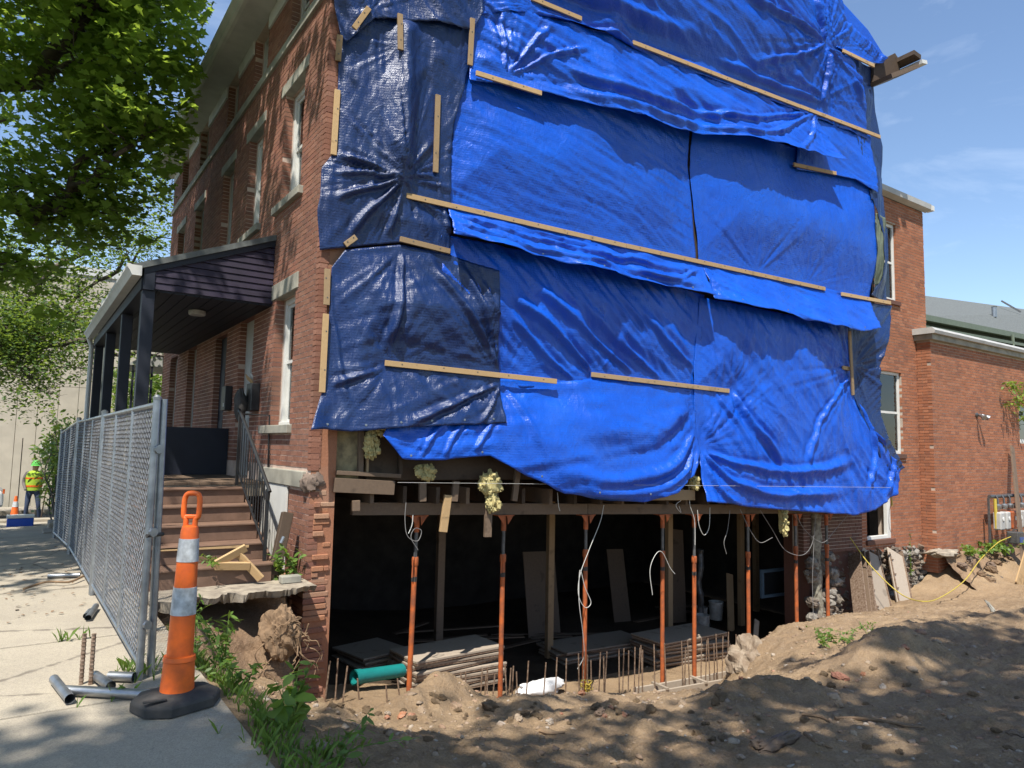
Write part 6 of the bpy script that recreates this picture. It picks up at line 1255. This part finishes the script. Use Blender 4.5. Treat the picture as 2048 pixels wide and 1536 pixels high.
weed(590, 1490, .16, 7, 'low grassy weed tuft at the corner of the walk, bottom edge', 9, None, .30, .07, 3., perst=14, base=np.array([1.40, 3.75, -.12]))
weed(548, 1120, .42, 6, 'leafy green plant growing by the dark rotten timber', 10, 0, .20, .08, 2., base=np.array([2.62, 8.25, -.0]))
weed(1945, 1092, .22, 9, 'low green weeds on the bank left of the gas meters', 11, 0, .50, .09, 1.8, base=atY(1945, 1108, YA-.25))
weed(1998, 1080, .30, 9, 'bright green weed clump below the gas meters', 12, 0, .45, .10, 1.6, base=atY(1998, 1100, YA-.35))
weed(1620, 1268, .16, 8, 'small green sprouts on the crest of the dirt, left patch', 13, None, .4, .05, 2.5, base=land(1655, 1285))
weed(1700, 1270, .16, 8, 'small green sprouts on the crest of the dirt, right patch', 14, None, .5, .05, 2.5, base=land(1715, 1278))
weed(410, 1110, .16, 5, 'weeds sprouting on the bottom step left of the timber frame', 15, 0, .3, .05, 3, base=np.array([1.85, 8.44, .20]))
weed(1812, 1000, .9, 2, 'thin climbing stem on the brick wing right of the basement window', 16, 0, .08, .05, 2, base=atY(1822, 1150, YW-.06), perst=30)
weed(2010, 800, .2, 3, 'fringe weed', 17, 0, .1, .03, 2, base=np.array([.3, 30, -1.])) if False else None
# grass tufts along walk edge and joints (uncountable)
P = []; V = []; F = []; g = np.random.default_rng(8)
spots = [(1.20+abs(g.normal(0, .10)), g.uniform(3.2, 7.4)) for _ in range(230)]+[(g.uniform(.35, 1.0), 4.98+g.normal(0, .01)) for _ in range(6)]+[(g.uniform(.35, .6), 6.62+g.normal(0, .012)) for _ in range(9)]+[(.80+g.normal(0, .1), 5.45+g.normal(0, .12)) for _ in range(30)]+[(1.35+g.normal(0, .13), 3.9+g.normal(0, .3)) for _ in range(90)]
_sp = np.array(spots); _sz = np.where(_sp[:, 0] > 1.16, terrain_z(_sp[:, 0], _sp[:, 1]), 0.)
for (x, y), z in zip(spots, _sz):
    for j in range(3):
        h = g.uniform(.03, .12); a = g.uniform(0, 6.3); b = g.uniform(.2, .9)*h; w_ = .0035; d = np.array([math.cos(a), math.sin(a), 0]); n_ = np.array([-d[1], d[0], 0]); q0 = np.array([x, y, z-.01]); i = len(V)
        V += [q0-n_*w_, q0+n_*w_, q0+d*b*.4+np.array([0, 0, h*.7])+n_*w_*.7, q0+d*b+np.array([0, 0, h])]; F += [(i, i+1, i+2), (i, i+2, i+3)]
tag(obj('grass_tufts', np_mesh('grass_tufts', np.array(V), np.array(F), False, g.random(len(F))), M['weed']), 'grass blades sprouting along the edge of the concrete walk', 'grass', kind='stuff')
# vine at the right edge
t = thing('vine', 'yellow green vine hanging on the annex wall at the right edge', 'vine', atY(2040, 780, YA-.1)); g = np.random.default_rng(3); P = []; sm = MB()
for k in range(9):
    a = atY(2075, 745+k*13, YA-.08); b = atY(2008+g.uniform(0, 25), 765+g.uniform(-10, 60), YA-.16); pts = [a+(b-a)*f+np.array([0, 0, -.12*math.sin(f*3)]) for f in np.linspace(0, 1, 6)]; sm.tube(pts, .005, 4); P += [pts[i]+g.normal(0, .05, 3) for i in g.integers(0, 6, 40)]
sm.build('stem', M['vine'], t); V, F, rn = leaf_cloud(np.array(P)+np.array([0, -.08, 0]), .10, 2.2, .1, seed=4, droop=1.); obj('leaves', np_mesh('leaves', V, F, False, rn), M['vine'], t)
# ================================================================== TREES
def limb(mb, a, b, r0, r1, g, n=7, wob=.10):
    a = np.array(a, float); b = np.array(b, float); L = np.linalg.norm(b-a); pts = [a]
    for f in np.linspace(0, 1, n)[1:]: pts.append(a+(b-a)*f+g.normal(0, wob*L*.18, 3)*(f*(1-f)*4 if f < 1 else 0))
    P = smooth(pts, 3); mb.tube(P, np.linspace(r0, r1, len(P)), 9, False); return P
def tree(name, label, trunk, top, r0, limbs, nleaf, leaf, mat, seed, lobed=True, cl=.55, per=26, group=None, twigs=5, sub=6, sublen=1.6, flat=.7, lean=None, clip=None, fill=None):
    g = np.random.default_rng(seed); t = thing(name, label, 'tree', trunk, group); mb = MB(); tips = []
    base = limb(mb, trunk, top, r0, r0*.55, g, 6, .05)
    for (a, b, ra) in limbs:
        P = limb(mb, a, b, ra, ra*.30, g, 7, .35)
        for k in range(sub):
            i = g.integers(len(P)//4, len(P)-1); d = g.standard_normal(3); d[2] = abs(d[2])*.5+.05; d /= np.linalg.norm(d); q = P[i]+d*sublen*g.uniform(.5, 1.2)
            Q = limb(mb, P[i], q, ra*.28, ra*.06, g, 5, .4); tips += [Q[j] for j in range(2, len(Q), 2)]
        tips += [P[j] for j in range(len(P)//2, len(P))]
    mb.build('trunk', M['bark'], t, smooth=True)
    T = np.array(tips)
    if fill is not None: T = np.vstack([T, fill(g)])
    ncl = max(1, nleaf//per); C = T[g.integers(0, len(T), ncl)]+g.normal(0, cl*.7, (ncl, 3))
    P = (C[:, None, :]+g.normal(0, 1, (ncl, per, 3))*np.array([.34, .34, .18])*cl).reshape(-1, 3)
    if clip is not None: P = P[clip(P)]
    V, F, rn = leaf_cloud(P, leaf, 2.0, flat, lobed, seed, droop=.6); obj('crown', np_mesh('crown', V, F, False, rn), M[mat], t); return t
def P2(px, py, dep): d = ray(px, py); return EYE+d*dep
def in_view(P):
    d = P-EYE; z = d@CF; x = 1024+FPX*(d@CR)/np.maximum(z, .01); y = 768-FPX*(d@CV)/np.maximum(z, .01); return (z > 0), x, y
# the big street maple at upper left
tk = np.array([-3.6, 13.0, -.1]); tp = np.array([-3.2, 12.6, 5.4])
LM = [(tp, P2(70, 170, 12.5), .26), (P2(70, 170, 12.5), P2(190, 10, 12.0), .16), (P2(72, 172, 12.5), P2(150, 118, 12.2), .08), (tp*.98, P2(60, 440, 13.5), .26), (P2(60, 440, 13.5), P2(140, 370, 12.5), .16), (P2(140, 370, 12.5), P2(330, 250, 11.5), .06), (P2(60, 440, 13.5), P2(250, 420, 13.0), .07),
      (tp, P2(-120, 100, 11), .16), (tp, (-1.5, 9.8, 10.2), .14), (tp, (.6, 11.5, 11.5), .13), (tp, (-4, 15.5, 11.), .14), (tp, (-6, 11, 10.), .14), (P2(190, 10, 12.0), P2(300, -120, 11.5), .06), (P2(140, 370, 12.5), P2(270, 120, 12), .06), (P2(190, 10, 12), P2(330, 80, 13), .05), (tp, (1.0, 14.5, 11.8), .12), ((.6, 11.5, 11.5), (2.2, 9.6, 11.8), .06), (tp, P2(60, 560, 12.5), .07)]
def mclip(P):
    ok, x, y = in_view(P); lim = np.interp(y, [-400, -50, 60, 150, 250, 330, 420, 520, 640], [700, 470, 405, 415, 400, 372, 352, 340, 150]); z = (P-EYE)@CF; dl = np.full(len(P), 999.)
    for pl in ([(-40, 270), (70, 170), (110, 95), (190, 10)], [(70, 170), (150, 118)], [(-30, 440), (60, 440), (140, 370)]):
        for (ax_, ay_), (bx_, by_) in zip(pl[:-1], pl[1:]):
            t_ = np.clip(((x-ax_)*(bx_-ax_)+(y-ay_)*(by_-ay_))/((bx_-ax_)**2+(by_-ay_)**2), 0, 1); dl = np.minimum(dl, np.hypot(x-ax_-t_*(bx_-ax_), y-ay_-t_*(by_-ay_)))
    hide = ok & (dl < 20) & (z < 12.9) & (rng.random(len(P)) < .85)
    return (~(ok & (x > lim-25*rng.random(len(P)))) | (ok & (y < -60))) & ~hide
def mfill(g):
    n = 240; px = g.uniform(-60, 420, n); py = g.uniform(-60, 560, n); dp = g.uniform(11, 15, n); q = np.array([P2(a, b, c) for a, b, c in zip(px, py, dp)]); q = q[(px < np.interp(py, [0, 100, 300, 400, 560], [400, 410, 370, 300, 120]))]
    m_ = 620; yy = g.uniform(7.2, 18, m_); over = np.stack([g.uniform(-1.3, 1.6, m_), yy, g.uniform(9.2, 12., m_)], -1); return np.vstack([q, over[g.random(m_) < np.interp(yy, [7.2, 8.4, 10.5, 12], [.35, .2, .55, 1])], np.stack([g.uniform(-5.2, -2.4, 330), g.uniform(6.2, 16, 330), g.uniform(8.6, 11.6, 330)], -1)])
tree('maple_tree', 'large leafy maple filling the upper left corner beside the brick front', tk, tp, .36, LM, 42000, .12, 'maple_leaf', 31, True, .60, 24, sub=7, sublen=1.3, clip=mclip, fill=mfill)
# locust further down the street with airy dark branches
tk2 = np.array([-1.4, 24.5, -.8]); tp2 = tk2+np.array([.3, 0, 4.6])
LL = [(tp2, P2(200, 560, 22), .12), (tp2, P2(260, 420, 22), .10), (P2(200, 560, 22), P2(330, 470, 21), .06), (tp2, P2(120, 480, 23), .10), (tp2, P2(330, 560, 23), .08), (P2(120, 690, 20), P2(345, 702, 20), .08), (tp2, P2(120, 690, 20), .09), (tp2, P2(60, 600, 22), .08), (P2(260, 420, 22), P2(340, 380, 22), .05), (tp2, P2(300, 640, 22), .07), (tp2, P2(40, 720, 20), .07), (tp2, P2(90, 760, 20), .06), (tp2, P2(150, 640, 21), .07), (tp2, P2(10, 660, 20), .07), (P2(40, 720, 20), P2(100, 800, 19), .03), (tp2, P2(20, 480, 22), .1)]
def lclip(P): ok, x, y = in_view(P); return ~(ok & (y > 850)) & ~(ok & (x > 352)) & ~(ok & (y > 770) & (x > 115))
tree('locust_tree', 'airy locust tree with dark thin branches behind the porch', tk2, tp2, .22, LL, 30000, .11, 'locust_leaf', 41, False, .8, 20, sub=9, sublen=1.5, clip=lclip)
# trees behind and beside the camera that throw the dappled shade on the lot and the walk
def shade_clip(P):
    ok, x, y = in_view(P); return ~(ok & (y > -90) & (x > -100) & (x < 2150))
def crown_tree(label, trunk, c, rad, n, seed, leaf=.15):
    g = np.random.default_rng(seed); trunk = np.array(trunk, float); tp_ = trunk+np.array([.3, .3, 7.6]); L = []
    for k in range(11):
        d = g.standard_normal(3); d[2] = abs(d[2])*.6; d /= np.linalg.norm(d); L.append((tp_, np.array(c)+d*np.array(rad)*g.uniform(.6, 1.0), .10))
    tree('street_tree', label, trunk, tp_, .28, L, n, leaf, 'maple_leaf', seed, True, .75, 24, sub=6, sublen=1.8, clip=shade_clip)
crown_tree('broad maple overhanging the walk from just outside the frame', (-6.4, -2.8, 0), (-5.2, -2.9, 13), (3.2, 2.4, 2.2), 7500, 51)
crown_tree('maple overhanging the dirt lot from behind the viewer', (-1.8, -5.0, -.1), (-.9, -1.6, 13.4), (3.4, 2.4, 2.2), 6800, 52)
crown_tree('maple overhanging the right part of the dirt lot, outside the frame', (6.2, -4.6, -.4), (5.2, -1.4, 13.4), (4.4, 2.5, 2.2), 8000, 53)
# black leaved shrub past the fence
g = np.random.default_rng(6); t = thing('shrub', 'dark glossy shrub at the far end of the fence', 'shrub', (1.0, 17.8, -.3)); sm = MB(); P = []
for k in range(24):
    a = np.array([.95, 17.9, -.3])+g.normal(0, .1, 3)*[1, 1, 0]; b = P2(g.uniform(100, 172), g.uniform(835, 950), g.uniform(16, 18)); pts = limb(sm, a, b, .02, .006, g, 5, .3); P += pts[4:]
sm.build('stem', M['bark'], t); P = np.array(P); P = P[g.integers(0, len(P), 2200)]+g.normal(0, .13, (2200, 3)); ok, x, y = in_view(P); P = P[(x < 190)]
V, F, rn = leaf_cloud(P, .13, 2.6, .2, seed=9, droop=.8); obj('leaves', np_mesh('leaves', V, F, False, rn), M['locust_leaf'], t)
# ================================================================== FAR LEFT STREET
Yb = 31.0
bb = thing('beige_building', 'tall beige building with vertical board siding across the street', 'building', (-2, Yb, -1))
x0 = atY(-60, 900, Yb)[0]; x1 = atY(345, 900, Yb)[0]; xs = x0; r = random.Random(1)
xc = atY(17, 900, Yb)[0]
while xs < x1:
    w_ = .62; zt = atY(100, 540, Yb)[2]+(0 if xs < atY(190, 700, Yb)[0] else 0)
    MB().box((xs, Yb+r.uniform(-.01, .01), -1.2), (xs+w_-.015, Yb+.1, zt)).build('siding_board', M['beige'], bb); xs += w_
MB().box((x0, Yb+.06, -1.2), (x1, Yb+6, zt-.02)).build('wall_core', M['timber_old'], bb)
MB().box((x0, Yb-.05, zt-.02), (x1, Yb+6, zt+.3)).build('eave', M['white'], bb)
p, q_ = atY(82, 882, Yb-.12), atY(100, 915, Yb-.12); tag(MB().box((p[0], Yb-.10, q_[2]), (q_[0], Yb-.06, p[2])).build('wall_notice', M['white']), 'small white notice on the beige siding', 'sign')
nh = thing('neighbour_porch', 'pale neighbouring porch roof on thin posts behind the dark porch posts', 'porch', (1.2, 22, 0))
a, b = atY(255, 712, 22.5), atY(338, 735, 22.5); MB().prism([(a[0], 22.5, b[2]), (b[0]+1.2, 22.5, b[2]), (b[0]+1.2, 22.5, a[2]+.15), (a[0]+.5, 22.5, a[2]+.1)], (0, 2.5, 0)).build('roof', M['grey_paint'], nh, recalc=True)
for px in (262, 300, 335): c = atY(px, 800, 22.55); MB().box((c[0]-.03, 22.52, -1), (c[0]+.03, 22.58, b[2])).build('post', M['dark_paint'], nh)
g = np.random.default_rng(14); P = np.array([P2(g.uniform(225, 345), g.uniform(740, 860), g.uniform(24, 27)) for _ in range(2600)]); V, F, rn = leaf_cloud(P, .16, 2., .3, seed=3); t = thing('hedge_bush', 'bright green bush seen between the porch posts', 'bush', P2(280, 860, 25)); obj('leaves', np_mesh('leaves', V, F, False, rn), M['weed'], t)
MB().tube([P2(280, 870, 25)-np.array([0, 0, 1.5]), P2(280, 800, 25)], .05, 6).build('stem', M['bark'], t)
# utility pole behind the downspout
a = atY(183, 860, 21); tag(MB().tube([(a[0], 21, -1), (a[0]+.15, 21, 5.2)], [.17, .14], 12).build('utility_pole', plain('grey green pole', (.22, .25, .24), .8), smooth=True), 'grey utility pole just left of the porch downspout', 'pole')
# road worker, seen from behind, holding a sign paddle
def ground_far(y): return -.12-.052*min(max(y-12, 0), 22)
Yw_ = 22.5; wp_ = atY(66, 990, Yw_); wx = wp_[0]; gz_ = -.62
def person(x, y, z0, H=1.72):
    t = thing('person', 'road worker in a lime vest and green helmet holding a sign paddle', 'person', (x, y, z0)); s = H/1.75
    J = {'pel': (0, 0, .95), 'ch': (0, .02, 1.28), 'nk': (0, .02, 1.48), 'hd': (.02, -.01, 1.60), 'ht': (.02, -.01, 1.70), 'hl': (-.10, 0, .90), 'kl': (-.13, -.03, .50), 'al': (-.15, .03, .09), 'tl': (-.16, -.12, .04), 'hr': (.10, 0, .90), 'kr': (.14, -.05, .50), 'ar': (.20, .05, .09), 'tr': (.22, -.09, .04),
         'sl': (-.19, .02, 1.42), 'el': (-.25, .02, 1.14), 'wl': (-.20, -.14, .98), 'fl': (-.19, -.19, .93), 'sr': (.19, .02, 1.42), 'er': (.27, -.04, 1.16), 'wr': (.24, -.22, 1.22), 'fr': (.23, -.27, 1.24)}
    R = {'pel': .15, 'ch': .165, 'nk': .06, 'hd': .095, 'ht': .08, 'hl': .095, 'kl': .06, 'al': .045, 'tl': .04, 'hr': .095, 'kr': .06, 'ar': .045, 'tr': .04, 'sl': .07, 'el': .048, 'wl': .034, 'fl': .04, 'sr': .07, 'er': .048, 'wr': .034, 'fr': .04}
    E_ = [('pel', 'ch'), ('ch', 'nk'), ('nk', 'hd'), ('hd', 'ht'), ('pel', 'hl'), ('hl', 'kl'), ('kl', 'al'), ('al', 'tl'), ('pel', 'hr'), ('hr', 'kr'), ('kr', 'ar'), ('ar', 'tr'), ('ch', 'sl'), ('sl', 'el'), ('el', 'wl'), ('wl', 'fl'), ('ch', 'sr'), ('sr', 'er'), ('er', 'wr'), ('wr', 'fr')]
    ks = list(J); me = bpy.data.meshes.new('body'); me.from_pydata([(x+J[k][0]*s, y+J[k][1]*s, z0+J[k][2]*s) for k in ks], [(ks.index(a), ks.index(b)) for a, b in E_], [])
    mt = NT('worker clothes and skin'); sx_ = mt.n('ShaderNodeSeparateXYZ'); mt.l(mt.co, sx_.inputs[0]); zf = mt.math('SUBTRACT', sx_.outputs[2], z0)
    mt.set(base=mt.mix(mt.math('GREATER_THAN', zf, .92*s), (.035, .05, .09), mt.mix(mt.math('GREATER_THAN', zf, 1.47*s), (.12, .10, .09), (.36, .20, .13))), rough=.8)
    o = obj('body', me, mt.m, t); sk_ = o.modifiers.new('skin', 'SKIN'); sb = o.modifiers.new('sub', 'SUBSURF'); sb.levels = sb.render_levels = 2
    for i, k in enumerate(ks): me.skin_vertices[0].data[i].radius = (R[k]*s, R[k]*s*(.8 if k in ('ch', 'pel') else 1)); me.skin_vertices[0].data[i].use_root = (k == 'pel')
    sm_ = M.setdefault('vest', plain('lime vest', (.30, .44, .03), .7, .1, 6, 0)); c = np.array([x, y, z0])
    mb = MB(); mb.lathe(c+np.array([0, .01, 0]), [(.20*s, .92*s), (.205*s, 1.10*s), (.215*s, 1.30*s), (.19*s, 1.42*s), (.09*s, 1.48*s)], 20, (1, 0, 0), (0, .78, 0)); v = mb.build('vest', sm_, t, smooth=True)
    for h in (1.02, 1.24): MB().lathe(c+np.array([0, .01, h*s]), [(.212*s, 0), (.22*s, .05*s)], 20, (1, 0, 0), (0, .78, 0)).build('orange_stripe', M['orange_plastic'], v)
    MB().lathe(c+np.array([.02, -.01, 1.62])*np.array([1, 1, s]), [(.15*s, 0), (.125*s, .015), (.12*s, .07), (.09*s, .125), (.03*s, .145)], 18).build('helmet', plain('green helmet', (.10, .42, .08), .4, .1, 5, 0), t, smooth=True)
    return c+np.array([.23, -.27, 1.24])*np.array([1, 1, s])
hand = person(wx, Yw_, gz_, 1.60)
t = thing('sign_paddle', 'dark traffic sign paddle on a pole held by the road worker', 'sign', hand); MB().tube([hand-np.array([.03, 0, 1.1]), hand+np.array([.10, 0, .55])], .016, 8).build('pole', M['timber_dark'], t)
c = hand+np.array([.14, 0, .72]); MB().lathe(c, [(.30, -.008), (.30, .008)], 8, np.array([.30, .95, 0]), (0.05, 0, 1), np.array([.95, -.30, 0])).build('octagon', M['rubber'], t)
# cooler, cones, car and bits
c = atY(43, 1000, 19.5); c[2] = c[2]; t = thing('cooler', 'blue cooler box with a white lid by the road worker', 'cooler', c)
gz = ground_far(19.5)+.0; MB().box((c[0]-.24, 19.4, gz), (c[0]+.26, 19.75, gz+.30)).build('box', plain('cooler blue', (.01, .07, .42), .4, .1, 5, 0), t, bevel=.02); MB().box((c[0]-.25, 19.39, gz+.302), (c[0]+.27, 19.76, gz+.36)).build('lid', M['white'], t, bevel=.01)
mb = MB(); lump(mb, (c[0]+.5, 19.3, gz+.06), (.7, .3, .06), 3, 10, .5); tag(mb.build('debris_sheet', plain('pale crumpled sheet', (.45, .45, .42), .8)), 'pale crumpled sheeting on the ground before the cooler', 'sheet')
for k, (px, py, Y, lb) in enumerate([(33, 985, 23.0, 'small orange and white cone left of the cooler'), (133, 992, 20.5, 'orange and white cone at the neighbour steps')]):
    c = atY(px, py, Y); gz = ground_far(Y); t = thing('traffic_cone', lb, 'cone', (c[0], Y, gz), 'street cones'); MB().box((c[0]-.18, Y-.18, gz), (c[0]+.18, Y+.18, gz+.04)).build('base', M['rubber'], t)
    MB().lathe((c[0], Y, gz+.04), [(.13, 0), (.03, .70)], 16).build('cone', M['orange_plastic'], t, smooth=True); MB().lathe((c[0], Y, gz+.04), [(.075, .42), (.055, .56)], 16).build('band', M['reflective'], t)
# white parked car, only its tail in frame
def car(cx, cy, gz):
    t = thing('parked_car', 'white parked car cut off by the left edge of the frame', 'car', (cx, cy, gz)); L = 4.4; W = 1.75
    prof = [(0, .35), (.02, .75), (.25, .92), (.95, .98), (1.55, 1.42), (2.9, 1.45), (3.6, 1.0), (4.3, .92), (4.4, .6), (4.38, .35)]
    mb = MB(); mb.prism([(cx+2.2-x, cy-W/2, gz+z) for x, z in prof], (0, W, 0)); mb.build('body', plain('white car paint', (.62, .62, .6), .25, .05, 3, 0, spec=.6), t, bevel=.06, recalc=True)
    for x in (.85, 3.5):
        for sy in (-1, 1):
            w_ = MB().lathe((cx+2.2-x, cy+sy*(W/2-.08), gz+.32), [(.32, -.1), (.33, -.05), (.33, .05), (.32, .1)], 20, (1, 0, 0), (0, 0, 1), (0, 1, 0)).build('wheel', M['rubber'], t, smooth=True); MB().lathe((cx+2.2-x, cy+sy*(W/2+.02), gz+.32), [(.19, -.01), (.19, .01)], 14, (1, 0, 0), (0, 0, 1), (0, 1, 0)).build('rim', M['galv'], w_)
    MB().prism([(cx+2.2-x, cy-W/2-.004, gz+z) for x, z in [(1.1, 1.02), (1.6, 1.37), (2.85, 1.39), (3.35, 1.02)]], (0, W+.008, 0)).build('side_window', M['glass'], t, recalc=True)
    MB().box((cx+2.17, cy-W/2+.1, gz+.72), (cx+2.22, cy-W/2+.35, gz+.84)).build('tail_light', M['orange_plastic'], t)
c = atY(13, 950, 28.0); car(c[0]-2.2, 25.6, -.72)
# neighbour's low steps with iron rail
t = thing('neighbour_steps', 'low concrete steps and retaining kerb past the fence', 'steps', (1.1, 17.5, -.3))
for k, (px, py, Y, w_, h) in enumerate([(118, 1028, 16.5, .6, .16), (128, 1012, 17.2, .5, .30), (140, 1000, 17.8, .5, .42)]): c = atY(px, py, Y); MB().box((c[0]-.25, Y-.3, ground_far(Y)), (c[0]+w_, Y+.4, ground_far(Y)+h)).build('step', M['concrete_old'], t, bevel=.02)
t = thing('iron_handrail', 'thin black iron handrail at the neighbour steps', 'railing', (.9, 17, -.3))
for px, Y in ((112, 16.6), (120, 17.4)): a = atY(px, 1020, Y); b = atY(px, 950, Y); MB().tube([a, b], .014, 6).build('upright', M['black_metal'], t)
MB().tube([atY(111, 955, 16.6), atY(138, 935, 18.4)], .016, 6).build('rail', M['black_metal'], t)
a = atY(37, 985, 24.0); tag(MB().tube([a-np.array([0, 0, .4]), a+np.array([0, 0, 1.5])], .012, 5).build('survey_rod', M['timber_dark']), 'thin dark rod standing beside the small cone', 'rod')
# leaf litter on the walk (uncountable)
g = np.random.default_rng(77); n = 130; P = np.stack([g.uniform(-.2, .75, n), 7.2+g.gamma(2., 1.4, n), np.full(n, .012)], -1); P[:, 2] -= .052*np.clip(P[:, 1]-12, 0, 30); V, F, rn = leaf_cloud(P, .04, 1.6, 3., seed=5); tag(obj('leaf_litter', np_mesh('leaf_litter', V, F, False, rn), M['root']), 'brown leaf litter scattered on the far walk', 'leaf litter', kind='stuff')
tag(MB().tube(smooth([(.15, 8.9, .03), (.35, 9.1, .05), (.55, 9.05, .04), (.7, 9.3, .05)], 5), .012, 6).build('fallen_branch', M['root']), 'fallen twig on the walk beside the fence', 'branch')
# power lines across the far street
for k, (z, dz) in enumerate(((4.4, .2), (5.3, .1))):
    a = atY(-30, 715-k*90, 26); b = atY(345, 725-k*70, 26); pts = [a+(b-a)*f-np.array([0, 0, .25*math.sin(math.pi*f)]) for f in np.linspace(0, 1, 14)]; tag(MB().tube(pts, .02, 5).build('power_line', M['rubber']), ['lower dark power line across the far street', 'upper dark power line across the far street'][k], 'power line')
